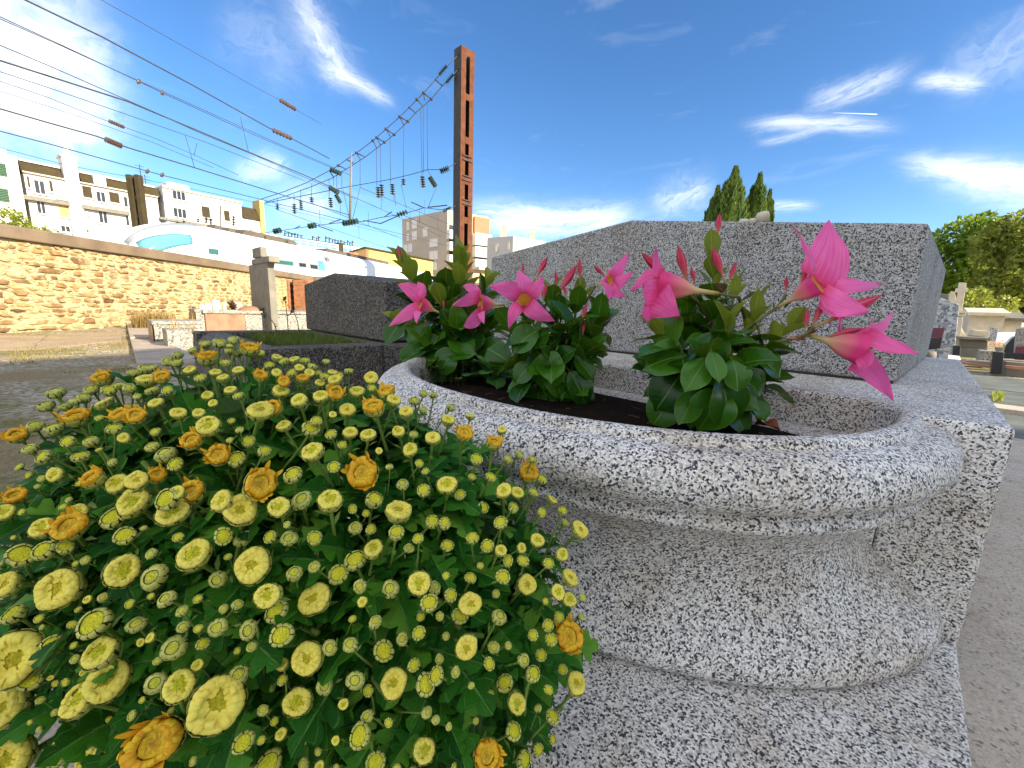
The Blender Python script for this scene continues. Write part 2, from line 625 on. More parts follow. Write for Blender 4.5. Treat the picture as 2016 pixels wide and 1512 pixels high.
M_ROOFBROWN = flat_mat('brown_slate_roof', (0.05, 0.038, 0.018), 0.8, 0.2, 1.5, 0.2)
M_BROWNBLIND = flat_mat('brown_blind', (0.05, 0.038, 0.018), 0.8, 0.15, 2, 0.2)
M_GREENSHUT = flat_mat('green_shutter', (0.055, 0.12, 0.07), 0.6, 0.1, 2, 0.3)
M_YELLOWR = flat_mat('ochre_render', (0.62, 0.42, 0.14), 0.85, 0.1, 0.7, 0.2, 0, 0.1, ((0.45, 0.27, 0.10), 0.4))
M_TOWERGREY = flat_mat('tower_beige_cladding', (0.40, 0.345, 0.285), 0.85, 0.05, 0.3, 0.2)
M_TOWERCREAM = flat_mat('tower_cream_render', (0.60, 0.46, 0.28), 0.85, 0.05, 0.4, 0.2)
M_ORANGE = flat_mat('orange_cladding', (0.46, 0.19, 0.11), 0.8, 0.06, 0.5, 0.2)
M_SHUTWHITE = flat_mat('pale_shutter', (0.66, 0.65, 0.63), 0.7, 0.04, 2, 0.2)
M_RUST = flat_mat('rusty_steel', (0.115, 0.042, 0.021), 0.85, 0.3, 3.0, 0.2, 0, 0.2, ((0.08, 0.03, 0.018), 0.6))
M_DARKSTEEL = flat_mat('dark_steel', (0.045, 0.04, 0.04), 0.7, 0.25, 4, 0.3)
M_WIRE = flat_mat('weathered_cable', (0.05, 0.055, 0.065), 0.6, 0.15, 3, 0.3)
M_INSGLASS = flat_mat('green_glass_insulator', (0.022, 0.045, 0.032), 0.12, 0.3, 6, 0.8)
M_INSBROWN = flat_mat('brown_ceramic_insulator', (0.10, 0.06, 0.048), 0.25, 0.25, 6, 0.6)
M_BRICK = flat_mat('old_red_brick', (0.30, 0.14, 0.075), 0.85, 0.3, 9, 0.2, 0, 0.3)


def masonry_mat(name):
    m, nt, b = new_mat(name, 0.9, 0.15)
    oi = nt.nodes.new('ShaderNodeObjectInfo')
    co = coords(nt)
    n = noise_n(nt, co, 9, 6, 0.65)
    n2 = noise_n(nt, co, 3.0, 3)
    base = ramp(nt, oi.outputs['Random'], [(0.0, (0.22, 0.13, 0.055)), (0.3, (0.38, 0.25, 0.11)), (0.55, (0.14, 0.08, 0.04)), (0.75, (0.30, 0.18, 0.085)), (1.0, (0.44, 0.31, 0.15))])
    c = mixc(nt, 0.6, base, ramp(nt, n.outputs[0], [(0.3, 0.22), (0.7, 0.78)]), 'OVERLAY')
    c = mixc(nt, math_n(nt, 'MULTIPLY', ramp(nt, n2.outputs[0], [(0.50, 0.0), (0.66, 1.0)]), 0.7), c, (0.62, 0.50, 0.28))
    nt.links.new(c, b.inputs['Base Color'])
    bump(nt, b, n.outputs[0], 0.8, 0.02)
    return m


M_RUBBLE = masonry_mat('rubble_stone')


def ground_mat():
    m, nt, b = new_mat('earth_gravel_grass', 0.95, 0.1)
    co = coords(nt)
    a = noise_n(nt, co, 1.1, 5, 0.6)
    fine = noise_n(nt, co, 55, 4, 0.7)
    v = nn(nt, 'ShaderNodeTexVoronoi', i_Scale=42.0)
    nt.links.new(co, v.inputs['Vector'])
    sep = nn(nt, 'ShaderNodeSeparateColor')
    nt.links.new(v.outputs['Color'], sep.inputs[0])
    gravel = ramp(nt, sep.outputs[0], [(0, (0.13, 0.11, 0.09)), (0.35, (0.40, 0.35, 0.275)), (0.7, (0.62, 0.55, 0.45)), (1, (0.85, 0.80, 0.70))])
    earth = ramp(nt, fine.outputs[0], [(0.3, (0.22, 0.165, 0.09)), (0.7, (0.46, 0.36, 0.21))])
    grass = ramp(nt, fine.outputs[0], [(0.3, (0.09, 0.11, 0.02)), (0.7, (0.28, 0.26, 0.075))])
    c = mixc(nt, ramp(nt, a.outputs[0], [(0.38, 0.0), (0.62, 1.0)]), gravel, earth)
    g = noise_n(nt, co, 0.8, 6, 0.7, 0.5)
    c = mixc(nt, ramp(nt, g.outputs[0], [(0.50, 0.0), (0.64, 0.85)]), c, grass)
    nt.links.new(c, b.inputs['Base Color'])
    bump(nt, b, math_n(nt, 'ADD', fine.outputs[0], sep.outputs[1]), 1.0, 0.03)
    return m


M_GROUND = ground_mat()
M_SOIL = flat_mat('potting_soil', (0.014, 0.009, 0.006), 0.95, 0.5, 40, 0.1, 0, 1.0)

# ================================================================ ground and paving
gb = MB()
GN = 40
xs = [-400, -120, -60, -30] + [x * 1.5 for x in range(-14, 15)] + [30, 60, 120, 400]
ys = [-300, -60, -20, -8] + [y * 1.5 for y in range(-4, 18)] + [30, 45, 70, 120, 900]
gv = [(x, y, 0) for y in ys for x in xs]
nx = len(xs)
gb.add(gv, [(j * nx + i, j * nx + i + 1, (j + 1) * nx + i + 1, (j + 1) * nx + i) for j in range(len(ys) - 1) for i in range(nx - 1)])
tag(gb.build('ground', M_GROUND), None, None, None, 'structure')

path_far = to_uv(onz(2008, 866, 0))[1]
pb = MB()
box_uv(pb, -4.5, 1.5, -3.2, path_far, 0.0, 0.006)
tag(pb.build('concrete_path', M_CONC), None, None, None, 'structure')


def px_slab(name, pxs, h, mat, z0=0.0, bevel=0.01):
    mb = MB()
    q = [onz(*p, z0) for p in pxs]
    mb.hexa(q, [p + Vector((0, 0, h)) for p in q])
    o = mb.build(name, mat, None, False, bevel)
    o['kind'] = 'structure'
    return o


# slabs of the cross path beyond the monument
v1 = to_uv(onz(2000, 800, 0))[1]
for k, (va, vb, mt, h) in enumerate(((path_far + 0.02, path_far + 0.95, M_SLABDARK, 0.008), (path_far + 0.97, path_far + 1.22, M_CONC, 0.045), (path_far + 1.24, path_far + 2.6, M_SLABDARK, 0.008), (path_far + 2.62, path_far + 4.2, M_SLABDARK, 0.012))):
    for j, (ua, ub) in enumerate(((-1.55, -0.45), (-2.7, -1.57), (-3.9, -2.72))):
        mb = MB()
        box_uv(mb, ua + 0.3, ub + 0.28, va, vb, 0.0, h + 0.004 * j)
        o = mb.build('path_slab', mt, None, False, 0.006)
        o['kind'] = 'structure'
# buff paving stones in front of the wall
for q in (((-60, 662), (92, 661), (60, 690), (-130, 693)), ((96, 661), (238, 653), (240, 672), (66, 690))):
    px_slab('paving_slab', q, 0.012, M_PINKSLAB)


# ================================================================ the granite monument with its planter
T = thing('granite_monument', 'pale speckled granite monument with gabled headstone block and half round planter', 'grave monument', uvz(0.7, 0.4, 0))
CU, AA, BB, NEXP = 0.71, 0.575, 0.515, 2.2      # the planter's inner edge, half of a superellipse
CAV_V = 0.095


def bowl_pt(ang, d, foot=0.0):
    """ang 0 (right end) .. pi (left end); d outward"""
    ca, sa = math.cos(ang), math.sin(ang)
    ne = NEXP - 0.32 * foot
    x = (AA + d + 0.045 * foot) * (abs(ca) ** (2 / ne)) * (1 if ca >= 0 else -1)
    y = (BB + d - 0.035 * foot) * (abs(sa) ** (2 / ne))
    return CU - x, -y


PROF = [(-0.012, 0.36), (-0.004, 0.46), (0.0, 0.488), (0.005, 0.497), (0.012, 0.500), (0.024, 0.4995), (0.030, 0.496), (0.032, 0.488), (0.036, 0.486),
        (0.046, 0.487), (0.060, 0.483), (0.073, 0.473), (0.082, 0.459), (0.086, 0.444), (0.084, 0.429), (0.076, 0.416), (0.064, 0.408), (0.054, 0.405), (0.050, 0.402),
        (0.0505, 0.397), (0.056, 0.393), (0.060, 0.385), (0.057, 0.377), (0.048, 0.372), (0.036, 0.370),
        (0.030, 0.366), (0.012, 0.348), (-0.006, 0.325), (-0.018, 0.300), (-0.024, 0.272), (-0.022, 0.244), (-0.012, 0.218), (0.006, 0.196), (0.028, 0.178), (0.050, 0.164),
        (0.062, 0.153), (0.066, 0.143), (0.066, 0.126), (0.060, 0.117), (0.052, 0.113), (0.03, 0.108)]
bm_ = MB()
NA = 72
angs = [math.pi * k / NA for k in range(NA + 1)]
rows = []
for (d, z) in PROF:
    row = []
    for k, a in enumerate(angs):
        ft_ = min(1.0, max(0.0, (0.30 - z) / 0.15))
        u, v = bowl_pt(a, d, ft_ * ft_ * (3 - 2 * ft_))
        row.append(uvz(u, v, z))
    # run the ends a little way into the slab
    for end, pt in ((0, row[0]), (1, row[-1])):
        pass
    row = [row[0] + UV_V * 0.03] + row + [row[-1] + UV_V * 0.03]
    rows.append(row)
n = len(rows[0])
bm_.add([p for r_ in rows for p in r_], [(i * n + k, i * n + k + 1, (i + 1) * n + k + 1, (i + 1) * n + k) for i in range(len(rows) - 1) for k in range(n - 1)])
bm_.build('planter_bowl', M_GRAN, T, True, sharp=50)

# slab: one thick plate with the planter's cavity cut into its front edge
cav = []
ur, ul = CU - AA - 0.002, CU + AA + 0.002
rc = 0.085
for k in range(7):
    a = (math.pi / 2) * k / 6
    cav.append((ur + rc - rc * math.cos(a), CAV_V - rc + rc * math.sin(a)))
for k in range(7):
    a = (math.pi / 2) * (1 - k / 6)
    cav.append((ul - rc + rc * math.cos(a), CAV_V - rc + rc * math.sin(a)))
outl = [(0, 0), (ur, 0)] + cav + [(ul, 0), (1.43, 0), (1.43, 0.30), (1.86, 0.30), (1.86, 1.72), (-0.035, 1.72)]
sb = MB()
sb.prism([uvz(u, v, 0.10) for u, v in outl], (0, 0, 0.40))
sb.build('slab', M_GRAN, T, False, 0.009, 3)
fb = MB()
box_uv(fb, ur + 0.001, ul - 0.001, 0.002, CAV_V - 0.001, 0.101, 0.425)
fb.build('slab_core', M_GRAN, T)
pl = MB()
pl.prism([uvz(u, v, -0.02) for u, v in ((0.002, -0.66), (1.44, -0.66), (1.44, 0.05), (0.002, 0.05))], (0, 0, 0.132))
pl.build('plinth', M_GRAN, T, False, 0.008, 3)
# headstone block
hs_pts = [(0.150, 0.506), (0.150, 0.893), (0.945, 0.992), (1.695, 0.905), (1.695, 0.506)]
hb = MB()
hb.prism([uvz(u, 0.428, z) for u, z in hs_pts], UV_V * 1.22 - UV_U * 0.075)
hb.build('headstone', M_GRAN_ROUGH, T, False, 0.010, 3)
jb = MB()
box_uv(jb, 0.156, 1.690, 0.434, 1.64, 0.498, 0.508)
jb.build('mortar_joint', flat_mat('dark_joint', (0.05, 0.045, 0.04), 0.9), T)

# soil of the planter
so = MB()
ring = [bowl_pt(a, -0.004) for a in angs]
ring = ring + [(ul, CAV_V), (ur, CAV_V)]
cx, cy = CU, -0.18
vs, fs = [uvz(cx, cy, 0.436)], []
for fct in (0.33, 0.66, 1.0):
    for (u, v) in ring:
        uu, vv = cx + (u - cx) * fct, cy + (v - cy) * fct
        vs.append(uvz(uu, vv, 0.434 + 0.012 * mnoise.noise((uu * 9, vv * 9, 0)) - 0.02 * fct ** 2))
m_ = len(ring)
for k in range(m_):
    k2 = (k + 1) % m_
    fs.append((0, 1 + k, 1 + k2))
    for j in range(2):
        fs.append((1 + j * m_ + k, 1 + (j + 1) * m_ + k, 1 + (j + 1) * m_ + k2, 1 + j * m_ + k2))
so.add(vs, fs)
tag(so.build('soil', M_SOIL, None, True), 'dark potting soil filling the granite planter', 'soil', None, 'stuff')

# ================================================================ the dark weathered tomb beside it
KZ = 0.45
ku, kv = to_uv(onz(485, 690, KZ))
bu, bv = to_uv(onz(762, 676, KZ))
su, sv = to_uv(onz(598, 649, KZ))
bfront = uvz(bu, bv, 0)
zr_ = onplane(762, 554, bfront, UV_V).z
zp_ = onplane(655, 537, bfront, UV_V).z
up_ = to_uv(onplane(655, 537, bfront, UV_V))[0]
zl_ = onplane(600, 560, bfront, UV_V).z
ul_ = to_uv(onplane(600, 600, bfront, UV_V))[0]
T2 = thing('dark_granite_tomb', 'weathered dark granite tomb with gabled block behind a kerbed grass bed', 'tomb', uvz(ku + 0.5, kv + 0.6, 0))
tb = MB()
tb.prism([uvz(u, bv, z) for u, z in ((bu + 0.004, KZ + 0.006), (bu + 0.004, zr_), (up_, zp_), (ul_, (zr_ + zl_) / 2), (ul_, KZ + 0.006))], UV_V * 1.7)
tb.build('tomb_block', M_DARKGRAN, T2, False, 0.012, 2)
kb = MB()
kW = 0.15
ku1 = max(ul_ + 0.05, ku + 1.1)
# kerb frame: right side, far side and rounded front; the block stands on the solid rear part
box_uv(kb, ku, ku + kW, kv + 0.002, bv - 0.05, 0.0, KZ)
box_uv(kb, ku1 - kW, ku1, kv + 0.002, bv - 0.05, 0.0, KZ)
box_uv(kb, ku, ku1, bv - 0.048, bv + 1.9, 0.0, KZ - 0.001)
kb.build('kerb', M_DARKGRAN, T2, False, 0.012, 2)
kf = MB()
npf = 9
ang_pr = [(kv - 0.10 + 0.10 - 0.10 * math.cos(math.pi * k / (npf - 1)) + 0.12, KZ - 0.10 + 0.10 * math.sin(math.pi * k / (npf - 1))) for k in range(npf)]
poly = [uvz(ku + 0.003, kv - 0.001, 0.0)] + [uvz(ku + 0.003, kv - 0.001 + 0.11 * (1 - math.cos(math.pi * k / (npf - 1))), KZ - 0.07 + 0.07 * math.sin(math.pi * k / (npf - 1))) for k in range(npf)] + [uvz(ku + 0.003, kv + 0.219, 0.0)]
kf.prism(poly, UV_U * (ku1 - ku - 0.006))
kf.build('rounded_kerb', M_DARKGRAN, T2, True, sharp=40)
eb = MB()
box_uv(eb, ku + kW + 0.002, ku1 - kW - 0.002, kv + 0.15, bv - 0.05, 0.0, KZ - 0.045)
eb.build('bed_soil', M_SOIL, T2)


def grass_patch(name, label, spots, h0, h1, w, n, mat, lean=0.5):
    mb = MB()
    for _ in range(n):
        p = spots()
        a = rng.uniform(0, 6.283)
        h = rng.uniform(h0, h1)
        side = Vector((math.cos(a), math.sin(a), 0)) * w
        bend = Vector((math.cos(a + 1.57), math.sin(a + 1.57), 0)) * h * rng.uniform(0.1, lean)
        mid = p + Vector((0, 0, h * 0.6)) + bend * 0.35
        tip = p + Vector((0, 0, h)) + bend
        mb.add([p - side, p + side, mid + side * 0.7, mid - side * 0.7, tip], [(0, 1, 2, 3), (3, 2, 4)])
    return tag(mb.build(name, mat), label, 'grass', None, 'stuff')


def leafy(name, c0, c1, rough=0.5, trans=0.35, spec=0.3, var=0.5):
    """leaf material: tone differs leaf by leaf and across the leaf, light passes through"""
    m, nt, b = new_mat(name, rough, spec)
    co = coords(nt)
    n = noise_n(nt, co, 6, 3)
    geo = nt.nodes.new('ShaderNodeNewGeometry')
    f = math_n(nt, 'ADD', math_n(nt, 'MULTIPLY', n.outputs[0], 0.6), math_n(nt, 'MULTIPLY', geo.outputs['Random Per Island'], var))
    c = ramp(nt, f, [(0.2, c0), (0.85, c1)])
    nt.links.new(c, b.inputs['Base Color'])
    if trans:
        tr_ = nn(nt, 'ShaderNodeBsdfTranslucent')
        nt.links.new(mixc(nt, 0.5, c, (0.45, 0.5, 0.05), 'SCREEN'), tr_.inputs[0])
        mx = nn(nt, 'ShaderNodeMixShader', i_0=trans)
        nt.links.new(b.outputs[0], mx.inputs[1])
        nt.links.new(tr_.outputs[0], mx.inputs[2])
        nt.links.new(mx.outputs[0], nt.nodes['Material Output'].inputs[0])
    return m


M_GRASS = leafy('grass_blades', (0.035, 0.065, 0.012), (0.13, 0.17, 0.03), 0.6, 0.3)
M_DRYSTALK = flat_mat('dry_stalk', (0.16, 0.10, 0.05), 0.8, 0.3, 20)
M_WEED = leafy('weed_leaf', (0.03, 0.06, 0.015), (0.09, 0.12, 0.03), 0.6, 0.3)


def bed_spot():
    return uvz(rng.uniform(ku + kW, ku1 - kW - 0.1), rng.uniform(kv + 0.22, bv - 0.06), KZ - 0.05)


grass_patch('bed_grass', 'short green grass growing inside the dark tomb kerb', bed_spot, 0.025, 0.085, 0.0028, 2600, M_GRASS)


def weed(px, py, tipdx, h, label):
    base = onz(px, py, KZ - 0.03)
    w = thing('weed', label, 'weed', base, 'tall dry weeds in the grass bed')
    st = MB()
    tip = base + Vector((tipdx, 0.02, h))
    st.tube([base, base.lerp(tip, 0.5) + Vector((-tipdx * 0.25, 0, 0)), tip], [0.004, 0.003, 0.0018], 5)
    st.build('stem', M_DRYSTALK, w)
    lf = MB()
    for k in range(7):
        t = 0.12 + 0.13 * k
        p = base.lerp(tip, t) + Vector((-tipdx * 0.25 * (1 - abs(2 * t - 1)), 0, 0))
        a = rng.uniform(0, 6.28)
        d = Vector((math.cos(a), math.sin(a) * 0.6, rng.uniform(-0.3, 0.5))) * h * 0.26 * (1.1 - t)
        s_ = Vector((-math.sin(a), math.cos(a), 0)) * 0.010
        lf.add([p, p + d * 0.5 + s_, p + d, p + d * 0.5 - s_], [(0, 1, 2, 3)])
    for k in range(10):
        p = tip + Vector((rng.uniform(-0.01, 0.01), 0, rng.uniform(-0.05, 0.01)))
        lf.box(p, (0.007, 0.007, 0.011), 0, rng.uniform(0, 3))
    lf.build('leaf_cluster', M_WEED, w, kind='stuff')


weed(548, 664, -0.10, 0.17, 'weed with a dark seed head leaning away from the tomb block')
weed(568, 662, -0.02, 0.26, 'tallest dry weed in the grass bed')
weed(590, 664, -0.05, 0.20, 'weed nearest the dark tomb block')

# ================================================================ rubble stone wall
W0 = onz(0, 657, 0)
W1 = onz(245, 643.5, 0)
WD = Vector((-0.045, 1, 0)).normalized()
WN = Vector((WD.y, -WD.x, 0))                       # towards the cemetery
W_top = onplane(0, 437, W0, WN).z
W_cop = onplane(0, 468, W0, WN).z
W_len = 11.0


def wxy(s, t, out=0.0):
    p = W0 + WD * s + WN * out
    p.z = t
    return p


TW = thing('stone_wall', 'long ochre rubble stone wall under a brown concrete coping', 'wall', W0)
wb = MB()
s0, s1 = -4.0, W_len
wb.hexa([wxy(s0, -0.1), wxy(s1, -0.1), wxy(s1, -0.1, -0.35), wxy(s0, -0.1, -0.35)], [wxy(s0, W_cop), wxy(s1, W_cop), wxy(s1, W_cop, -0.35), wxy(s0, W_cop, -0.35)])
# the wall turns behind the tombs
e0 = wxy(s1, 0)
wb.hexa([e0 + Vector((0, 0, -0.1)), e0 + Vector((9, 0.6, -0.1)), e0 + Vector((9, 0.95, -0.1)), e0 + Vector((0, 0.35, -0.1))],
        [e0 + Vector((0, 0, W_cop)), e0 + Vector((9, 0.6, W_cop)), e0 + Vector((9, 0.95, W_cop)), e0 + Vector((0, 0.35, W_cop))])
wb.build('mortar', M_MORTAR, TW)
cb = MB()
cb.hexa([wxy(s0, W_cop + 0.002, 0.09), wxy(s1 + 0.09, W_cop + 0.002, 0.09), wxy(s1 + 0.09, W_cop + 0.002, -0.42), wxy(s0, W_cop + 0.002, -0.42)],
        [wxy(s0, W_top - 0.03, 0.09), wxy(s1 + 0.09, W_top - 0.03, 0.09), wxy(s1 + 0.09, W_top + 0.03, -0.42), wxy(s0, W_top + 0.03, -0.42)])
cb.hexa([e0 + Vector((0.1, -0.09, W_cop + 0.002)), e0 + Vector((9, 0.5, W_cop + 0.002)), e0 + Vector((9, 1.05, W_cop + 0.002)), e0 + Vector((0.1, 0.42, W_cop + 0.002))],
        [e0 + Vector((0.1, -0.09, W_top - 0.03)), e0 + Vector((9, 0.5, W_top - 0.03)), e0 + Vector((9, 1.05, W_top)), e0 + Vector((0.1, 0.42, W_top))])
cb.build('coping', M_COPING, TW, False, 0.02, 2)

stones = []
t = 0.0
while t < W_cop - 0.03:
    rh = rng.uniform(0.055, 0.135)
    s = -0.8 + rng.uniform(0, 0.2)
    while s < s1:
        w = rh * rng.uniform(1.3, 3.6) * (1.25 if rng.random() < 0.2 else 1)
        if rng.random() < 0.93:
            stones.append((s + w / 2, t + rh / 2 + rng.uniform(-0.02, 0.02), w * rng.uniform(0.7, 1.0), rh * rng.uniform(0.55, 1.08)))
        s += w
    t += rh * 0.97


def stone_geo(mb, sc_, tc_, w, h, out):
    n = rng.randint(6, 9)
    ph = rng.uniform(0, 6.28)
    o_, i_ = [], []
    for k in range(n):
        a = 2 * math.pi * k / n + rng.uniform(-0.32, 0.32)
        rr = rng.uniform(0.66, 1.2)
        x = w / 2 * rr * abs(math.cos(a)) ** 0.6 * (1 if math.cos(a) > 0 else -1)
        y = h / 2 * rr * abs(math.sin(a)) ** 0.6 * (1 if math.sin(a) > 0 else -1)
        o_.append(wxy(sc_ + x, tc_ + y, -0.01))
        i_.append(wxy(sc_ + x * 0.82, tc_ + y * 0.78, out * rng.uniform(0.7, 1.2)))
    c_ = wxy(sc_ + rng.uniform(-0.1, 0.1) * w, tc_, out * rng.uniform(0.9, 1.5))
    vs = o_ + i_ + [c_]
    mb.add(vs, [(k, (k + 1) % n, n + (k + 1) % n, n + k) for k in range(n)] + [(n + k, n + (k + 1) % n, 2 * n) for k in range(n)])


def seen_size(st):
    d = (wxy(st[0], st[1]) - CAM).length
    return st[2] * st[3] / d ** 3 if -0.3 < st[0] else 0


stones.sort(key=seen_size, reverse=True)
for st in stones[:300]:
    mb = MB()
    stone_geo(mb, *st, rng.uniform(0.012, 0.040))
    mb.build('stone', M_RUBBLE, TW)
mb = MB()
for st in stones[300:]:
    stone_geo(mb, *st, rng.uniform(0.008, 0.024))
mb.build('small_stones', M_RUBBLE, TW, kind='stuff')

# ================================================================ low tombs near the wall
ZL = 0.0


def tomb_box(parent, name, mat, p_corner, lenv, lenu, z0, z1, bevel=0.01):
    """p_corner: near corner on the ground; runs lenv along V and lenu along U"""
    mb = MB()
    u, v = to_uv(p_corner)
    box_uv(mb, u, u + lenu, v, v + lenv, z0, z1)
    return mb.build(name, mat, parent, False, bevel)


def low_tomb(label, px_corner, px_top, px_end, lenu, cap=True, front=None, group='low granite tombs near the wall', body=M_LIGHTGRAN, z0=0.0):
    pc = onz(*px_corner, z0)
    u, v = to_uv(pc)
    zt = onplane(*px_top, pc, UV_U).z
    pe = onplane(*px_end, pc, UV_U)
    lv = max(0.3, (pe - pc).dot(UV_V))
    t = thing('low_tomb', label, 'tomb', pc, group)
    b = MB()
    box_uv(b, u, u + lenu, v, v + lv, z0 - 0.01, zt - (0.05 if cap else 0))
    b.build('tomb_body', body, t, False, 0.006)
    if cap:
        c = MB()
        box_uv(c, u - 0.015, u + lenu + 0.015, v - 0.015, v + lv, zt - 0.048, zt)
        c.build('cover_slab', M_LIGHTGRAN, t, False, 0.006)
    if front:
        f = MB()
        nfr = 3
        for k in range(nfr):
            a, c_ = u + lenu * k / nfr + 0.006, u + lenu * (k + 1) / nfr - 0.006
            f.hexa([uvz(a, v - 0.02, z0), uvz(c_, v - 0.02, z0), uvz(c_, v - 0.0165, z0), uvz(a, v - 0.0165, z0)], [uvz(a, v - 0.02, zt - 0.06), uvz(c_, v - 0.02, zt - 0.06), uvz(c_, v - 0.0165, zt - 0.06), uvz(a, v - 0.0165, zt - 0.06)])
        f.build('front_plate', front, t)
    return t, u, v, lv, zt


low_tomb('smallest low granite tomb nearest the kerb steps', (332, 691), (331, 649), (400, 680), 0.42, False, None, 'low granite tombs near the wall', M_LIGHTGRAN)
low_tomb('low pale granite tomb with a tiled brown front behind the smallest one', (307, 680), (306, 632), (402, 655), 0.55, True, M_BROWNMARBLE)
lt, u3, v3, l3, z3 = low_tomb('long granite tomb carrying the plaques below the wall', (389, 655), (389, 609), (470, 655), 0.6, True, M_BROWNMARBLE)
# a broad tomb behind, its side of brown marble and granite
P4 = onz(407, 655, 0)
t4 = thing('marble_sided_tomb', 'broad low tomb with brown marble panels and a pale ledge', 'tomb', P4)
z4 = onplane(407, 617, P4, UV_U).z
u4, v4 = to_uv(P4)
vm = to_uv(onplane(484, 640, P4, UV_U))[1]
ve = to_uv(onplane(604, 640, P4, UV_U))[1]
b = MB()
box_uv(b, u4, u4 + 1.2, v4, vm - 0.004, 0, z4)
b.build('marble_side', M_BROWNMARBLE, t4, False, 0.005)
b = MB()
box_uv(b, u4 + 0.01, u4 + 1.2, vm, ve + 0.6, 0, z4)
b.build('granite_side', M_LIGHTGRAN, t4, False, 0.005)
b = MB()
box_uv(b, u4 - 0.03, u4 + 1.25, v4 - 0.03, ve + 0.65, z4 + 0.002, z4 + 0.06)
b.build('ledge', M_LIGHTGRAN, t4, False, 0.006)
ledge_z = z4 + 0.06


def on_ledge(px, off=0.25):
    """point on the ledge under this pixel column"""
    n = UV_U
    p = onplane(px, 608, P4 + UV_U * off, n)
    p.z = ledge_z
    return p


def plaque(px0, px1, pytop, mat, label, lean=0.3, thick=0.03, name='plaque', off=0.25, edge=None, round_top=False):
    a = on_ledge(px0, off)
    c = on_ledge(px1, off)
    h = max(0.08, onplane((px0 + px1) / 2, pytop, P4 + UV_U * off, UV_U).z - ledge_z)
    d = (c - a)
    back = UV_U
    t = thing(name, label, 'plaque', (a + c) / 2, 'memorial plaques on the broad tomb')
    mb = MB()
    pts = [(0, 0), (1, 0), (1, 1), (0, 1)] if not round_top else [(0, 0), (1, 0), (1, 0.6), (0.9, 0.85), (0.7, 0.98), (0.5, 1.0), (0.3, 0.98), (0.1, 0.85), (0, 0.6)]
    mb.prism([a + d * x + Vector((0, 0, h * y)) + back * (lean * h * y) for x, y in pts], back * thick)
    mb.build('plate', mat, t, False, 0.004)
    if edge:
        fb = MB()
        fb.prism([a + d * (0.12 + 0.76 * x) + Vector((0, 0, h * (0.12 + 0.76 * y))) + back * (lean * h * (0.12 + 0.76 * y)) - back * 0.004 for x, y in ((0, 0), (1, 0), (1, 1), (0, 1))], back * 0.003)
        fb.build('photo_plate', edge, t)
    return t


M_BLUEPIC = flat_mat('turquoise_enamel', (0.05, 0.32, 0.42), 0.25, 0.1, 8, 0.5)
M_GREYPLAQ = flat_mat('grey_plaque_stone', (0.26, 0.25, 0.23), 0.5, 0.1, 8)
plaque(393, 405, 597, M_BROWNMARBLE, 'dark rounded plaque beside the turquoise one', 0.3, 0.03, round_top=True)
plaque(405, 418, 596, M_GREYPLAQ, 'plaque with a turquoise face on the tomb ledge', 0.25, 0.03, edge=M_BLUEPIC)
plaque(419, 436, 590, M_GREYPLAQ, 'tall plain grey plaque leaning beside the turquoise one', 0.3, 0.04)
plaque(440, 447, 594, M_BROWNMARBLE, 'narrow brown upright plaque between grey plaque and dried flowers', 0.3, 0.03)
plaque(463, 482, 592, M_BROWNMARBLE, 'white edged plaque leaning beside the dried flowers', 0.55, 0.03, edge=M_GREYPLAQ)
plaque(520, 545, 595, M_GREYPLAQ, 'round topped pale stone plaque past the tall stele', 0.1, 0.05, round_top=True)
pf = on_ledge(458)
ft = thing('dried_flowers', 'dark bunch of dried flowers standing among the plaques', 'flowers', pf)
fb = MB()
for k in range(60):
    d = Vector((rng.gauss(0, 0.05), rng.gauss(0, 0.05), abs(rng.gauss(0.1, 0.06))))
    fb.add([pf + d * 0.2, pf + d + Vector((0.015, 0, 0)), pf + d * 1.15, pf + d + Vector((-0.015, 0, 0.01))], [(0, 1, 2, 3)])
fb.build('bunch', flat_mat('dried_petals', (0.07, 0.04, 0.03), 0.9, 0.5, 30), ft)
mb = MB()
c_ = on_ledge(493)
for k in range(1):
    mb.lathe([(0.22, 0), (0.2, 0.04), (0.14, 0.075), (0.05, 0.09), (0.0, 0.092)], 14, 0, Matrix.Translation(c_))
tag(mb.build('stone_mound', M_BROWNMARBLE, None, True), 'low reddish rounded stone on the ledge before the stele', 'stone')

# tall stele seen from behind
SY = 9.2
sp = onz(512, 650, 0)
SY = sp.y
st_ = thing('stele', 'tall grey stone stele with a square cap standing before the wall', 'stele', sp)


def stele_box(name, x0, x1, y0, y1, dep, dz=0.0):
    P_ = sp + UV_V * dz
    a = onplane(x0, y1, P_, UV_V)
    c = onplane(x1, y0, P_, UV_V)
    mb = MB()
    q = [a, c, c + UV_V * dep, a + UV_V * dep]
    z0_, z1_ = onplane((x0 + x1) / 2, y1, P_, UV_V).z, onplane((x0 + x1) / 2, y0, P_, UV_V).z
    mb.hexa([Vector((p.x, p.y, z0_)) for p in q], [Vector((p.x, p.y, z1_)) for p in q])
    return mb.build(name, M_GREYSTONE, st_, False, 0.012)


stele_box('shaft', 500, 526, 518, 652, 0.13)
stele_box('cap_band', 495, 529, 507, 518.3, 0.19, -0.03)
stele_box('cap_block', 497, 512, 487, 507.3, 0.12)
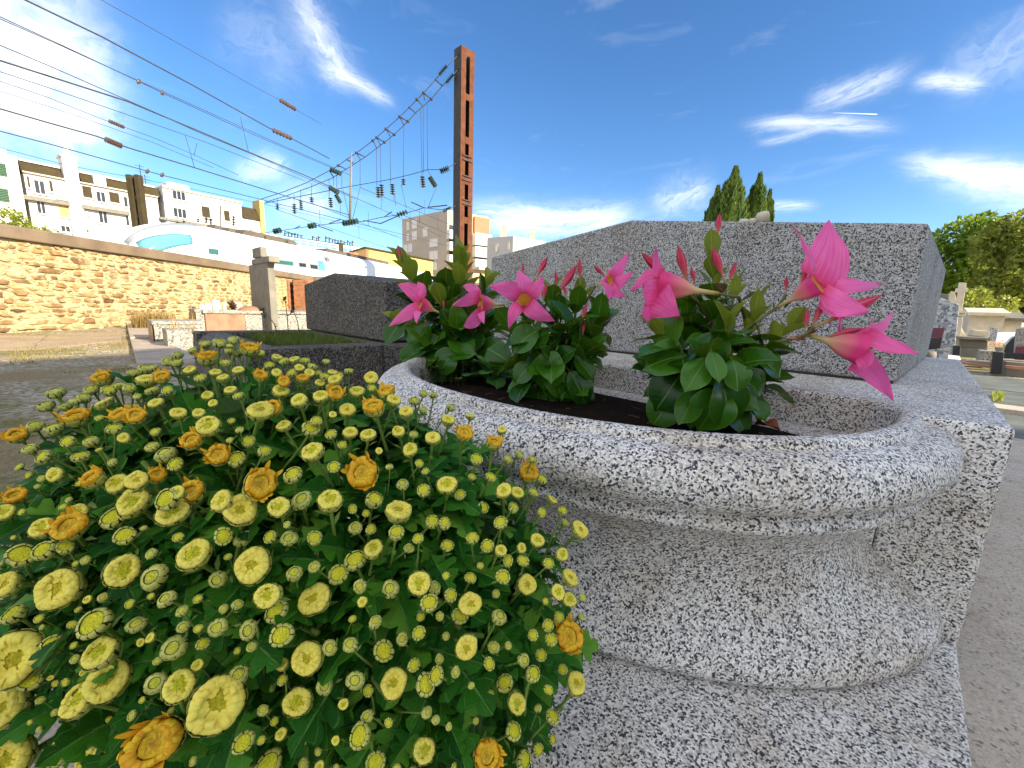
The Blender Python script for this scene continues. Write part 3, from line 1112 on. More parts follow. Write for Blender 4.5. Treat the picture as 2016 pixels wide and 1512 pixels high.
# brick piers with an iron door between them
for (x0, x1, y0, lab) in ((564, 573, 551, 'narrow brick pier on the near side of the dark door slit'), (582, 612, 551, 'broader brick pier on the far side of the dark door slit')):
    YP = wxy(W_len * 0.82, 0).y
    a, c = at(x0, y0, YP), at(x1, y0, YP)
    pt = thing('brick_pier', lab, 'brick pier', (a.x, YP, 0), 'brick piers at the wall')
    mb = MB()
    hcourse = a.z / 14
    for k in range(14):
        ins = 0.012 if k % 2 else 0.0
        mb.box(((a.x + c.x) / 2, YP, hcourse * (k + 0.5)), (c.x - a.x - ins, 0.4 - ins, hcourse * 0.94))
    mb.build('brick_courses', M_BRICK, pt, False)
    mb = MB()
    mb.box(((a.x + c.x) / 2, YP, a.z / 2), (c.x - a.x - 0.03, 0.36, a.z))
    mb.build('pier_core', M_MORTAR, pt)
a, c = at(573.5, 551, YP + 0.05), at(581.5, 551, YP + 0.05)
mb = MB()
mb.box(((a.x + c.x) / 2, YP + 0.1, a.z / 2), (c.x - a.x, 0.05, a.z))
for k in range(4):
    mb.box(((a.x + c.x) / 2, YP + 0.07, a.z * (0.15 + 0.23 * k)), (c.x - a.x, 0.02, 0.03))
tag(mb.build('iron_door', M_DARKSTEEL), 'narrow dark iron door between the brick piers', 'door')

# kerb stones stepping along the grass towards the wall
kerb_px = [(250, 643, 318, 640), (252, 652, 318, 650), (254, 662, 322, 660), (257, 674, 332, 673), (261, 690, 345, 689), (266, 708, 372, 706), (272, 730, 400, 727)]
for k in range(6):
    (x0, y0, x1, y1), (x2, y2, x3, y3) = kerb_px[k], kerb_px[k + 1]
    q = [onz(x0, y0, 0.0), onz(x1, y1, 0.0), onz(x3, y3 - 1.2, 0.0), onz(x2, y2 - 1.2, 0.0)]
    mb = MB()
    hh = 0.05 + 0.008 * (k % 3)
    mb.hexa(q, [p + Vector((0, 0, hh)) for p in q])
    tag(mb.build('kerb_stone', M_KERB, None, False, 0.008), ('flat worn kerb stone at the foot of the stone wall', 'second flat kerb stone out from the stone wall', 'third flat kerb stone out from the stone wall', 'fourth flat kerb stone, beside the tiled low tomb', 'fifth flat kerb stone, beside the smallest low tomb', 'nearest flat kerb stone, behind the chrysanthemum mound')[k], 'kerb stone', 'kerb stones beside the grass')


def ground_spot():
    while True:
        p = onz(rng.uniform(20, 268), rng.uniform(652, 735), 0)
        if mnoise.noise((p.x * 1.3, p.y * 0.9, 3.3)) + rng.uniform(-0.25, 0.25) > 0.05:
            return p


grass_patch('path_grass', 'dry yellowish grass on the ground before the wall', ground_spot, 0.008, 0.03, 0.003, 3500, leafy('dry_grass', (0.12, 0.10, 0.03), (0.34, 0.27, 0.10), 0.7, 0.2))


def wall_weed_spot():
    p = onz(rng.uniform(262, 345), 648 + rng.uniform(-3, 4), 0)
    return p


grass_patch('wall_weeds', 'dry weeds and stalks along the foot of the wall', wall_weed_spot, 0.1, 0.42, 0.006, 900, leafy('dry_weed', (0.10, 0.07, 0.02), (0.30, 0.20, 0.07), 0.7, 0.2), 0.3)


def stalk_spot():
    p = onz(rng.uniform(340, 395), 690 + rng.uniform(-4, 0), 0)
    p.z = 0.22
    return p


grass_patch('dry_stalks', 'tall pale dry stalks standing on the low tombs', stalk_spot, 0.08, 0.30, 0.004, 26, leafy('pale_stalk', (0.30, 0.20, 0.10), (0.5, 0.36, 0.18), 0.7, 0.2), 0.35)

# ================================================================ railway masts, wires and insulators
TD = Vector((0.24, 1, 0)).normalized()              # along the tracks
TN = Vector((TD.y, -TD.x, 0))                       # towards the cemetery
MAST = at(906, 300, 26)
MAST.z = 0


def mast(label, base, z_top, wu, wv, mat, slots, dark):
    """two channels joined by battens; slots are real gaps with the far channel behind"""
    t = thing('catenary_mast', label, 'railway mast', base)
    e = 0.03

    def bx(name, u0, u1, v0, v1, z0, z1, m):
        mb = MB()
        mb.hexa([base + UV_U * a + UV_V * c + Vector((0, 0, z0)) for a, c in ((u0, v0), (u0, v1), (u1, v1), (u1, v0))],
                [base + UV_U * a + UV_V * c + Vector((0, 0, z1)) for a, c in ((u0, v0), (u0, v1), (u1, v1), (u1, v0))])
        return mb.build(name, m, t, False, 0.01)
    sw = wv * 0.36
    bx('channel', 0, wu, 0, e, -0.2, z_top, dark)                    # web facing the viewer's left, darkened in colour for its shaded side
    bx('channel', 0, wu, wv - e, wv, -0.2, z_top, dark)
    bx('flange', -e, 0, 0, sw, -0.2, z_top, mat)
    bx('flange', -e, 0, wv - sw, wv, -0.2, z_top, mat)
    bx('back_plate', wu, wu + e, 0, wv, -0.2, z_top, dark)
    zs = [-0.2]
    for (zb, zt) in slots:
        bx('batten', -e, 0.0, sw + 0.002, wv - sw - 0.002, zs[-1], zb, mat)
        zs.append(zt)
    bx('batten', -e, 0.0, sw + 0.002, wv - sw - 0.002, zs[-1], z_top, mat)
    return t


def mz(py):
    return at(912, py, 26).z


slots = [(mz(b_), mz(a_)) for a_, b_ in ((104, 179), (192, 265), (279, 307), (312, 346), (360, 393), (403, 425), (438, 490), (505, 545))][::-1]
M1 = mast('tall rust brown steel mast with a column of dark slots', MAST, mz(88), 0.62, 0.98, M_RUST, slots, M_DARKSTEEL)
for py in (308, 348, 396):
    mb = MB()
    for dz in (-0.12, 0.12):
        mb.hexa([MAST + UV_V * 0.15 - UV_U * 0.10 + Vector((0, 0, mz(py) + dz - 0.03)), MAST + UV_V * 0.83 - UV_U * 0.10 + Vector((0, 0, mz(py) + dz - 0.03)), MAST + UV_V * 0.83 - UV_U * 0.034 + Vector((0, 0, mz(py) + dz - 0.03)), MAST + UV_V * 0.15 - UV_U * 0.034 + Vector((0, 0, mz(py) + dz - 0.03))],
                [MAST + UV_V * 0.15 - UV_U * 0.10 + Vector((0, 0, mz(py) + dz + 0.03)), MAST + UV_V * 0.83 - UV_U * 0.10 + Vector((0, 0, mz(py) + dz + 0.03)), MAST + UV_V * 0.83 - UV_U * 0.034 + Vector((0, 0, mz(py) + dz + 0.03)), MAST + UV_V * 0.15 - UV_U * 0.034 + Vector((0, 0, mz(py) + dz + 0.03))])
    mb.build('clamp_bars', M_DARKSTEEL, M1)
fm = at(265, 470, 39)
fm.z = 0
M2 = thing('catenary_mast', 'dark lattice mast standing against the white apartment block', 'railway mast', fm)
zt_ = at(262, 343, 39).z
for (x0, x1) in ((252.5, 262), (268.5, 277.5)):
    p0, p1 = at(x0, 400, 39), at(x1, 400, 39)
    mb = MB()
    mb.box(((p0.x + p1.x) / 2, 39.3, zt_ / 2), (p1.x - p0.x, 0.5, zt_))
    mb.build('post', M_ROOFBROWN, M2, False, 0.02)
for py in (346, 388, 424, 447, 468):
    p0, p1 = at(262.2, py, 39), at(268.3, py, 39)
    mb = MB()
    mb.box(((p0.x + p1.x) / 2, 39.3, p0.z), (p1.x - p0.x, 0.3, 0.35))
    mb.build('rung', M_ROOFBROWN, M2, False, 0.02)

HSN = Vector((0.24, 1, 0)).normalized()
HS0 = MAST + UV_V * 0.1


def hsp(px, py):
    return onplane(px, py, HS0, HSN)


SPAN = thing('headspan', 'wire headspan hung from the rust brown mast with rows of glass insulators', 'overhead line', MAST)


def wire(parent, name, pts, r, mat=M_WIRE, sub=None):
    mb = MB()
    mb.tube(pts, r, 5)
    return mb.build(name, mat, parent, True)


def insulator(parent, a, b, n, r, mat, name='insulator'):
    """string of n discs between two points"""
    a, b = Vector(a), Vector(b)
    mb = MB()
    L = (b - a).length
    prof = [(0.0, 0.0), (r * 0.2, 0.0)]
    st = L / n
    for k in range(n):
        z = st * k
        prof += [(r * 0.28, z + st * 0.15), (r, z + st * 0.38), (r * 0.92, z + st * 0.55), (r * 0.35, z + st * 0.78)]
    prof += [(r * 0.2, L), (0, L)]
    mb.lathe(prof, 10, 0, Matrix.Translation(a) @ frame(b - a))
    return mb.build(name, mat, parent, True, sharp=35)


def span_pts(pxs):
    return [hsp(*p) for p in pxs]


UPPER = [(907, 103), (871, 141), (834, 183), (787, 230), (760, 254), (734, 277), (702, 301), (682, 314), (666, 326), (648, 336), (605, 359), (560, 377), (511, 393)]
LOWER = [(907, 131), (871, 169), (849, 195), (818, 222), (803, 239), (776, 265), (757, 280), (719, 309), (682, 333), (655, 350), (614, 367), (565, 385), (523, 398)]
MID = [(902, 319), (874, 334), (841, 334), (811, 343), (769, 353), (689, 367), (619, 381), (521, 400)]
BOT = [(900, 405), (868, 413), (835, 409), (812, 416), (790, 422), (750, 428), (715, 436), (665, 439), (614, 445), (580, 450), (545, 455), (500, 461)]
for pts in (UPPER, LOWER, MID, BOT):
    wire(SPAN, 'span_wire', span_pts(pts), 0.022)
# spacer brackets between the two upper wires
for (a, b_) in (((857, 157), (871, 169)), ((834, 183), (849, 195)), ((834, 183), (836, 197)), ((821, 196), (833, 209)), ((804, 211), (820, 223)), ((787, 230), (803, 239)), ((787, 230), (795, 246)), ((760, 254), (776, 265)), ((760, 254), (768, 268)), ((742, 271), (757, 280)), ((742, 271), (749, 286)), ((734, 277), (741, 291)), ((702, 301), (719, 309)), ((702, 301), (710, 315)), ((682, 314), (696, 321)), ((666, 326), (682, 333)), ((648, 336), (657, 349))):
    wire(SPAN, 'bracket', [hsp(*a), hsp(*b_)], 0.035)
for (x, y) in ((834, 183), (821, 196), (787, 230), (760, 254), (742, 271), (734, 277), (702, 301), (666, 326), (849, 195), (803, 239), (776, 265), (757, 280)):
    mb = MB()
    mb.lathe([(0, -0.09), (0.09, -0.05), (0.1, 0.05), (0, 0.09)], 8, 0, Matrix.Translation(hsp(x, y)))
    mb.build('clamp', M_DARKSTEEL, SPAN, True)
# droppers from the upper pair to the middle wire
for (x0, y0, x1, y1) in ((828, 212, 831, 347), (833, 208, 834, 340), (841, 205, 842, 336), (795, 248, 794, 351), (768, 270, 769, 360), (741, 291, 742, 366), (749, 288, 750, 362), (709, 315, 709, 369), (673, 335, 673, 372), (657, 350, 657, 365), (663, 345, 663, 370), (648, 352, 648, 390), (614, 360, 613, 388), (592, 373, 592, 394), (579, 383, 579, 402), (546, 392, 546, 404),
                         (675, 372, 688, 432), (709, 369, 694, 432), (842, 336, 853, 352), (831, 347, 831, 350), (777, 383, 779, 404), (790, 364, 800, 410), (751, 388, 753, 395), (859, 369, 843, 408)):
    wire(SPAN, 'dropper', [hsp(x0, y0), hsp(x1, y1)], 0.016)
wire(SPAN, 'hanging_post', [hsp(692, 302), hsp(689, 434)], 0.07, flat_mat('galvanised_post', (0.17, 0.165, 0.155), 0.5, 0.1, 3, 0.4))
for (a, b_, n_, r_) in (((880, 129), (863, 149), 7, 0.20), ((893, 146), (877, 165), 7, 0.20), ((884, 331), (866, 338), 5, 0.22), ((888, 408), (872, 417), 6, 0.13),
                        ((831, 347), (833, 370), 5, 0.20), ((846, 349), (858, 368), 6, 0.20), ((794, 352), (794, 365), 3, 0.18), ((772, 362), (773, 384), 5, 0.20), ((751, 363), (752, 386), 5, 0.20), ((744, 368), (745, 390), 5, 0.20),
                        ((671, 342), (650, 333), 5, 0.20), ((666, 380), (648, 368), 5, 0.20), ((661, 383), (671, 400), 5, 0.17), ((650, 389), (652, 409), 5, 0.18), ((613, 388), (614, 399), 3, 0.18), ((592, 394), (593, 414), 5, 0.18), ((579, 401), (580, 421), 5, 0.18), ((546, 402), (546, 413), 3, 0.18),
                        ((802, 417), (781, 424), 4, 0.20), ((705, 435), (689, 438), 3, 0.24), ((689, 438), (674, 440), 3, 0.24), ((622, 443), (606, 446), 3, 0.24), ((553, 453), (538, 456), 3, 0.24)):
    insulator(SPAN, hsp(*a), hsp(*b_), n_, r_ * 0.82, M_INSGLASS)
# registration arms that hold the contact wires, running out along the tracks
for (a, b_, dy) in (((757, 427), (771, 417), 2.5), ((648, 440), (671, 432), 2.5), ((580, 450), (591, 445), 2.0), ((627, 445), (655, 455), 2.0), ((790, 422), (750, 440), 2.0), ((835, 409), (810, 398), 2.0), ((843, 408), (880, 404), -1.5), ((716, 434), (750, 440), 2.0), ((560, 455), (582, 462), 2.0)):
    p = hsp(*a)
    q = onplane(b_[0], b_[1], HS0 + HSN * dy, HSN)
    wire(SPAN, 'steady_arm', [p, q], 0.035, M_DARKSTEEL)


# the wires along the tracks: each hangs in its own vertical plane parallel to the tracks
def track_wire(label, pf, others, r=0.02, far=None, ins=(), drops=(), mat_i=M_INSBROWN, group='overhead wires along the railway'):
    P = hsp(*pf)
    pts = [onplane(x, y, P, TN) for x, y in others]
    t = thing('overhead_wire', label, 'overhead wire', pts[-1] if pts else P, group)
    chain = pts[::-1] + [P]
    if far:
        chain.append(onplane(far[0], far[1], P, TN))
    wire(t, 'cable', chain, r)
    for (a, b_, n_, rr) in ins:
        insulator(t, onplane(*a, P, TN), onplane(*b_, P, TN), n_, rr, mat_i)
    for (a, b_) in drops:
        wire(t, 'dropper', [onplane(*a, P, TN), onplane(*b_, P, TN)], 0.011)
    return t


track_wire('thickest overhead wire from the top corner into the brown ribbed insulator', (648, 312), [(615, 294), (575, 273), (530, 252), (380, 168), (200, 72), (100, 24), (42, -4), (-40, -46)], 0.028, None, [((537, 256), (575, 273), 6, 0.13)])
track_wire('overhead wire with two small clamps crossing the white cloud', (690, 345), [(650, 329), (500, 265), (320, 183), (273, 160), (120, 88), (0, 33), (-80, -2)], 0.014, None, [((270, 159), (277, 163), 1, 0.10), ((317, 181), (324, 185), 1, 0.10)])
track_wire('thin overhead wire just below the one with two clamps', (660, 331), [(560, 288), (320, 180), (100, 81), (0, 37), (-80, 2)], 0.014)
track_wire('overhead wire rising clear over the thick one with the long dropper', (700, 392), [(600, 349), (500, 305), (390, 260), (298, 218), (100, 131), (0, 89), (-80, 56)], 0.014)
track_wire('thick overhead wire carrying the long dropper above the chimney', (690, 385), [(600, 345), (489, 299), (380, 253), (250, 199), (100, 151), (0, 119), (-80, 92)], 0.026, None, (), [((473, 230), (489, 298))])
track_wire('faint overhead wire between the two thick ones', (600, 356), [(400, 278), (240, 222), (100, 174), (0, 141), (-80, 114)], 0.014)
track_wire('overhead wire ending in the upper dark ribbed insulator', (470, 345), [(383, 305), (305, 272), (197, 233), (90, 190), (0, 160), (-80, 132)], 0.015, None, [((214, 238), (245, 251), 7, 0.10)])
track_wire('thin overhead wire beside the two dark ribbed insulators', (420, 330), [(300, 280), (206, 247), (100, 211), (0, 179), (-80, 152)], 0.014)
track_wire('thick overhead wire through the lower dark ribbed insulator', (690, 424), [(560, 385), (383, 330), (253, 291), (190, 268), (90, 240), (0, 214), (-80, 190)], 0.024, None, [((207, 274), (240, 288), 7, 0.10)], [((365, 267), (383, 330)), ((388, 282), (382, 306))])
track_wire('overhead wire passing over the chimney and roof aerials', (610, 417), [(520, 394), (320, 345), (200, 312), (100, 284), (0, 258), (-80, 237)], 0.020, (900, 488), [((288, 336), (293, 339), 1, 0.12), ((317, 343), (322, 346), 1, 0.12)])
track_wire('lowest overhead wire skimming the roof of the white apartment block', (520, 402), [(330, 362), (130, 325), (0, 291), (-80, 271)], 0.012, (840, 478))
track_wire('short overhead wire ending in the pink ribbed insulator high above the others', (632, 244), [(600, 226), (578, 213), (545, 194), (493, 166), (400, 113), (200, 0), (100, -56)], 0.012, None, [((551, 197), (583, 216), 7, 0.12)])
for k, (a, b_, lab) in enumerate((((690, 385), (870, 466), 'contact wire running on from the white hanging post'), ((709, 369), (900, 448), 'catenary wire passing in front of the beige tower'), ((614, 400), (790, 470), 'contact wire over the blue windowed building'), ((790, 422), (905, 470), 'lowest contact wire in front of the beige tower'), ((546, 413), (790, 498), 'contact wire descending to the train roof'))):
    P = hsp(*a)
    q = onplane(b_[0], b_[1], P, TN)
    t = thing('contact_wire', lab, 'overhead wire', P, 'contact wires beyond the headspan')
    wire(t, 'cable', [P, q], 0.018)
    for f in (0.25, 0.55):
        p = P.lerp(q, f)
        wire(t, 'dropper', [p + Vector((0, 0, 1.1)), p], 0.014)
# second headspan, seen in front of the white apartment block
S2 = thing('headspan', 'farther headspan of dark insulators in front of the white apartment block', 'overhead line', at(385, 440, 37))


def h2(px, py):
    return onplane(px, py, Vector((0, 40, 0)), HSN)


wire(S2, 'span_wire', [h2(262, 392), h2(345, 402), h2(392, 411), h2(435, 420), h2(500, 424)], 0.03)
wire(S2, 'hanging_post', [h2(434, 405), h2(435, 452)], 0.06, M_DARKSTEEL)
for (x, y0, y1, n_) in ((349, 436, 446, 3), (362, 434, 448, 4), (373, 440, 450, 3), (390, 430, 438, 2), (406, 428, 440, 4), (415, 430, 442, 4), (460, 425, 445, 4), (328, 447, 460, 4), (287, 443, 446, 1), (294, 452, 464, 4)):
    wire(S2, 'dropper', [h2(x, y0 - 22), h2(x, y0)], 0.016)
    insulator(S2, h2(x, y0), h2(x, y1), n_, 0.20, M_DARKSTEEL)

# ================================================================ train behind the wall
TR0 = Vector((-14.06, 16.0, 0))
TRN = TN


def trp(px, py, out=0.0):
    return onplane(px, py, TR0 + TRN * out, TRN)


def tr(s, lat, z):
    p = TR0 + TD * s + TRN * lat
    p.z = z
    return p


TRZ = 3.85
TRAIN = thing('train', 'white double deck train with a rounded nose and teal windows behind the wall', 'train', TR0)


def car(s_a, s_b, nose, name):
    secs = []
    N = 26
    for k in range(N + 1):
        s = s_a + (s_b - s_a) * (k / N if not nose else (k / N) ** 1.7)
        f = 1.0
        ztop = TRZ
        if nose:
            q = min(1.0, (s - s_a) / 3.4)
            q_ = math.sqrt(max(0.0, 1 - (1 - q) ** 2))
            ztop = 1.75 + (TRZ - 1.75) * (0.15 + 0.85 * q_) if q < 1 else TRZ
            f = 0.45 + 0.55 * q_
        w = 1.42 * f
        prof = [(0, 0.5)]
        zs = 0.5
        sh = min(0.75, ztop - 1.0)
        for j in range(9):
            a = math.pi / 2 * j / 8
            prof.append((-w * (1 - math.cos(a)) * 0.95, ztop - sh + sh * math.sin(a)))
        right = [(-(1 - f) * 1.42 + x, z) for x, z in prof]
        left = [(-2.84 + (1 - f) * 1.42 - x, z) for x, z in prof[::-1]]
        secs.append([tr(s, x, z) for x, z in right + left])
    mb = MB()
    n = len(secs[0])
    mb.add([p for s_ in secs for p in s_], [(i * n + k, i * n + k + 1, (i + 1) * n + k + 1, (i + 1) * n + k) for i in range(N) for k in range(n - 1)] + [tuple(range(n)), tuple(N * n + k for k in range(n))[::-1]])
    return mb.build(name, M_TRAINWHITE, TRAIN, True, sharp=40)


sA = (trp(642, 520) - TR0).dot(TD)
car(-0.2, sA - 0.25, True, 'car_body')
car(sA + 0.35, sA + 16, False, 'car_body')
mb = MB()
for lat0, lat1 in ((-0.25, -2.6),):
    mb.hexa([tr(sA - 0.4, lat0, 0.6), tr(sA + 0.5, lat0, 0.6), tr(sA + 0.5, lat1, 0.6), tr(sA - 0.4, lat1, 0.6)], [tr(sA - 0.4, lat0, TRZ - 0.3), tr(sA + 0.5, lat0, TRZ - 0.3), tr(sA + 0.5, lat1, TRZ - 0.3), tr(sA - 0.4, lat1, TRZ - 0.3)])
mb.build('gangway', M_TRAINGREY, TRAIN)


def side_panel(name, pxs, mat, out=0.012, thick=0.02, parent=None):
    mb = MB()
    q = [trp(x, y, out) for x, y in pxs]
    mb.prism(q, -TRN * thick)
    return mb.build(name, mat, parent or TRAIN)


gp = side_panel('grey_band', [(513, 497), (638, 514), (642, 534), (515, 518)], M_TRAINGREY, 0.012)
side_panel('window', [(531.6, 510), (576.7, 515.5), (577.5, 523), (532.5, 517)], M_GLASSTEAL, 0.024)
side_panel('window', [(589, 517.5), (602, 519), (603, 526), (590, 524.5)], M_GLASSDARK, 0.024)
side_panel('window', [(611, 520.5), (625, 522.5), (626, 530), (612, 528)], M_GLASSDARK, 0.024)
side_panel('window', [(411, 488.5), (430, 491), (431, 502), (412, 499)], M_GLASSTEAL, 0.024)
side_panel('door', [(626.4, 513), (637, 515), (641, 533), (628, 532)], M_GLASSBLUE, 0.024)
for q in ([(644, 503), (653, 505), (657, 515), (649, 514)], [(653, 545), (668, 547), (668, 552), (653, 552)]):
    side_panel('hatch', q, M_TRAINGREY, 0.012)
side_panel('seam', [(648, 517.5), (706, 528.3), (706, 529), (648, 518.3)], M_TRAINROOF, 0.014)
# windscreen: follows the nose
def nose_pt(s, j, out):
    q = min(1.0, (s + 0.2) / 3.4)
    q_ = math.sqrt(max(0.0, 1 - (1 - q) ** 2))
    zt2 = 1.75 + (TRZ - 1.75) * (0.15 + 0.85 * q_) if q < 1 else TRZ
    f = 0.45 + 0.55 * q_
    sh = min(0.75, zt2 - 1.0)
    a = math.pi / 2 * j / 8
    w = 1.42 * f
    return tr(s, -(1 - f) * 1.42 - w * (1 - math.cos(a)) * 0.95 + out * math.cos(a), zt2 - sh + sh * math.sin(a) + out * math.sin(a))


for nm, mt, sa_, sb_, ja, jb in (('windscreen', M_GLASSCYAN, 0.15, 1.9, -1.2, 4.0), ('cab_edge', M_TRAINGREY, 0.0, 2.6, 4.6, 6.2), ('cab_seam', M_TRAINGREY, 2.7, 2.85, -2, 8)):
    mb = MB()
    nk, nj = 10, 5
    g = [nose_pt(sa_ + (sb_ - sa_) * k / nk, ja + (jb - ja) * (j / nj) * (1 - 0.45 * (k / nk) if nm == 'windscreen' else 1), 0.014 if nm != 'cab_edge' else 0.018) for k in range(nk + 1) for j in range(nj + 1)]
    mb.add(g, [(k * (nj + 1) + j, k * (nj + 1) + j + 1, (k + 1) * (nj + 1) + j + 1, (k + 1) * (nj + 1) + j) for k in range(nk) for j in range(nj)])
    o = mb.build(nm, mt, TRAIN, True)
    o.modifiers.new('thick', 'SOLIDIFY').thickness = 0.012
# dark roof gear
for (s_a, s_b, z_, h) in ((5.2, sA - 1.2, TRZ, 0.22), (sA + 1.2, sA + 9, TRZ, 0.18)):
    mb = MB()
    mb.hexa([tr(s_a, -0.9, z_ - 0.1), tr(s_b, -0.9, z_ - 0.1), tr(s_b, -2.0, z_ - 0.1), tr(s_a, -2.0, z_ - 0.1)], [tr(s_a + 0.2, -0.9, z_ + h), tr(s_b - 0.2, -0.9, z_ + h), tr(s_b - 0.2, -2.0, z_ + h), tr(s_a + 0.2, -2.0, z_ + h)])
    mb.build('roof_gear', M_TRAINROOF, TRAIN, False, 0.04)
for s in (3.6, 4.3, 6.5, 8.0):
    mb = MB()
    mb.hexa([tr(s, -0.75, TRZ - 0.12), tr(s + 0.35, -0.75, TRZ - 0.12), tr(s + 0.35, -1.2, TRZ - 0.05), tr(s, -1.2, TRZ - 0.05)], [tr(s, -0.75, TRZ + 0.10), tr(s + 0.35, -0.75, TRZ + 0.10), tr(s + 0.35, -1.2, TRZ + 0.12), tr(s, -1.2, TRZ + 0.12)])
    mb.build('roof_vent', M_TRAINROOF, TRAIN)


# ================================================================ buildings
class Facade:
    """vertical plane through a point; px rectangles of the photograph become panels on it"""

    def __init__(s, P0, d):
        s.P0 = Vector((P0.x, P0.y, 0))
        s.d = Vector((d[0], d[1], 0)).normalized()
        s.n = Vector((s.d.y, -s.d.x, 0))
        if s.n.dot(CAM - s.P0) < 0:
            s.n = -s.n

    def st(s, px, py):
        p = onplane(px, py, s.P0, s.n)
        return (p - s.P0).dot(s.d), p.z

    def p(s, a, z, out=0.0):
        q = s.P0 + s.d * a + s.n * out
        q.z = z
        return q

    def slab(s, mb, a0, a1, z0, z1, o0, o1, mat=0):
        return mb.hexa([s.p(a0, z0, o0), s.p(a1, z0, o0), s.p(a1, z0, o1), s.p(a0, z0, o1)], [s.p(a0, z1, o0), s.p(a1, z1, o0), s.p(a1, z1, o1), s.p(a0, z1, o1)], mat)

    def rect(s, x0, y0, x1, y1):
        a0, _ = s.st(x0, (y0 + y1) / 2)
        a1, _ = s.st(x1, (y0 + y1) / 2)
        xm = (x0 + x1) / 2
        return min(a0, a1), max(a0, a1), s.st(xm, y1)[1], s.st(xm, y0)[1]

    def window(s, parent, px, mat, frame=M_WHITE, panes=1, sill=True, proud=0.05, name='window', fw=0.07):
        a0, a1, z0, z1 = s.rect(*px)
        mb = MB()
        s.slab(mb, a0, a1, z0, z0 + fw, 0.003, proud)
        s.slab(mb, a0, a1, z1 - fw, z1, 0.003, proud)
        for k in range(panes + 1):
            c = a0 + (a1 - a0 - fw) * k / panes
            s.slab(mb, c, c + fw, z0 + fw + 0.002, z1 - fw - 0.002, 0.003, proud)
        w = mb.build(name, frame, parent)
        mb = MB()
        s.slab(mb, a0 + 0.03, a1 - 0.03, z0 + 0.03, z1 - 0.03, 0.002, proud * 0.35)
        mb.build('pane', mat, w)
        if sill:
            mb = MB()
            s.slab(mb, a0 - 0.15, a1 + 0.15, z0 - 0.12, z0 - 0.005, 0.003, 0.22)
            mb.build('sill', frame, w)
        return w


FA = Facade(at(45, 387, 48), (0.554, 0.832))
AP = thing('apartment_block', 'long white apartment block with brown mansard roof and two chimney piers', 'apartment building', FA.p(4, 0))
a0, zt = FA.st(41, 312)
a1, _ = FA.st(311, 400)
ze = FA.st(43, 337)[1]
mb = MB()
FA.slab(mb, a0, a1, -1, ze, -12, 0)
mb.build('wall', M_WHITE, AP)
for k, (x0, x1) in enumerate(((42, 129), (158, 184), (209, 310))):
    b0, b1 = FA.st(x0, 340)[0], FA.st(x1, 340)[0]
    mb = MB()
    mb.hexa([FA.p(b0, ze + 0.02, 0.05), FA.p(b1, ze + 0.02, 0.05), FA.p(b1, ze + 0.02, -11), FA.p(b0, ze + 0.02, -11)], [FA.p(b0, zt - 0.1, -0.8), FA.p(b1, zt - 0.1, -0.8), FA.p(b1, zt - 0.1, -10), FA.p(b0, zt - 0.1, -10)])
    mb.build('mansard_roof', M_ROOFBROWN, AP)
mb = MB()
FA.slab(mb, a0 - 0.1, a1, zt - 0.098, zt + 0.12, -10.2, -0.6)
mb.build('roof_edge', M_WHITE, AP)
mb = MB()
FA.slab(mb, a0 - 0.1, a1, ze - 0.1, ze + 0.018, -0.02, 0.35)
mb.build('gutter', M_CREAM, AP)
# dormer
b0, b1 = FA.st(184, 360)[0], FA.st(209, 360)[0]
mb = MB()
FA.slab(mb, b0 + 0.02, b1 - 0.02, ze + 0.025, zt - 0.15, -3, 0.12)
mb.build('dormer', M_WHITE, AP)
# chimney piers
for (x0, x1, yt) in ((130, 158, 311),):
    b0, b1 = FA.st(x0, 380)[0], FA.st(x1, 380)[0]
    zc = FA.st((x0 + x1) / 2, yt + 3)[1]
    mb = MB()
    FA.slab(mb, b0, b1, -1, zc, -1.5, 0.45)
    ch = mb.build('chimney', M_WHITE, AP)
    mb = MB()
    FA.slab(mb, b0 - 0.12, b1 + 0.12, zc + 0.002, zc + 0.22, -1.6, 0.55)
    mb.build('chimney_cap', M_CREAM, ch)
    mb = MB()
    mb.lathe([(0.3, 0), (0.26, 0.9), (0.3, 0.95), (0.0, 0.96)], 10, 0, Matrix.Translation(FA.p((b0 + b1) / 2, zc + 0.22, -0.4)))
    mb.build('chimney_pot', M_WHITE, ch, True)
for (x0, y0, x1, y1) in ((44, 384, 135, 399), (159, 403, 252, 418)):
    b0, b1 = FA.st(x0, y0)[0], FA.st(x1, y1)[0]
    zz = FA.st(x0, y0)[1]
    mb = MB()
    FA.slab(mb, b0, b1, zz - 0.45, zz, 0.004, 0.6)
    mb.build('ledge', M_GREYSTONE, AP)
for px, mt, pn in (((52, 346, 60, 370), M_BROWNBLIND, 1), ((67, 355, 89, 382), M_GLASSDARK, 2), ((96, 355, 105, 378), M_BROWNBLIND, 1), ((112, 363, 131, 392), M_SHUTWHITE, 2), ((72, 396, 90, 421), M_GLASSDARK, 2), ((115, 403, 136, 428), M_YELLOWR, 1), ((161, 366, 182, 390), M_BROWNBLIND, 1), ((189, 377, 208, 398), M_GLASSDARK, 2), ((214, 378, 236, 400), M_BROWNBLIND, 1), ((243, 387, 252, 408), M_GLASSDARK, 1), ((165, 410, 173, 423), M_SHUTWHITE, 1), ((194, 416, 212, 440), M_GLASSDARK, 2), ((247, 424, 255, 445), M_GLASSDARK, 1), ((119, 444, 139, 457), M_GLASSDARK, 2), ((169, 451, 176, 459), M_BROWNBLIND, 1), ((276, 391, 286, 408), M_BROWNBLIND, 1), ((280, 430, 290, 446), M_SHUTWHITE, 1), ((286, 464, 292, 478), M_GLASSDARK, 1)):
    FA.window(AP, px, mt, M_WHITE, pn)
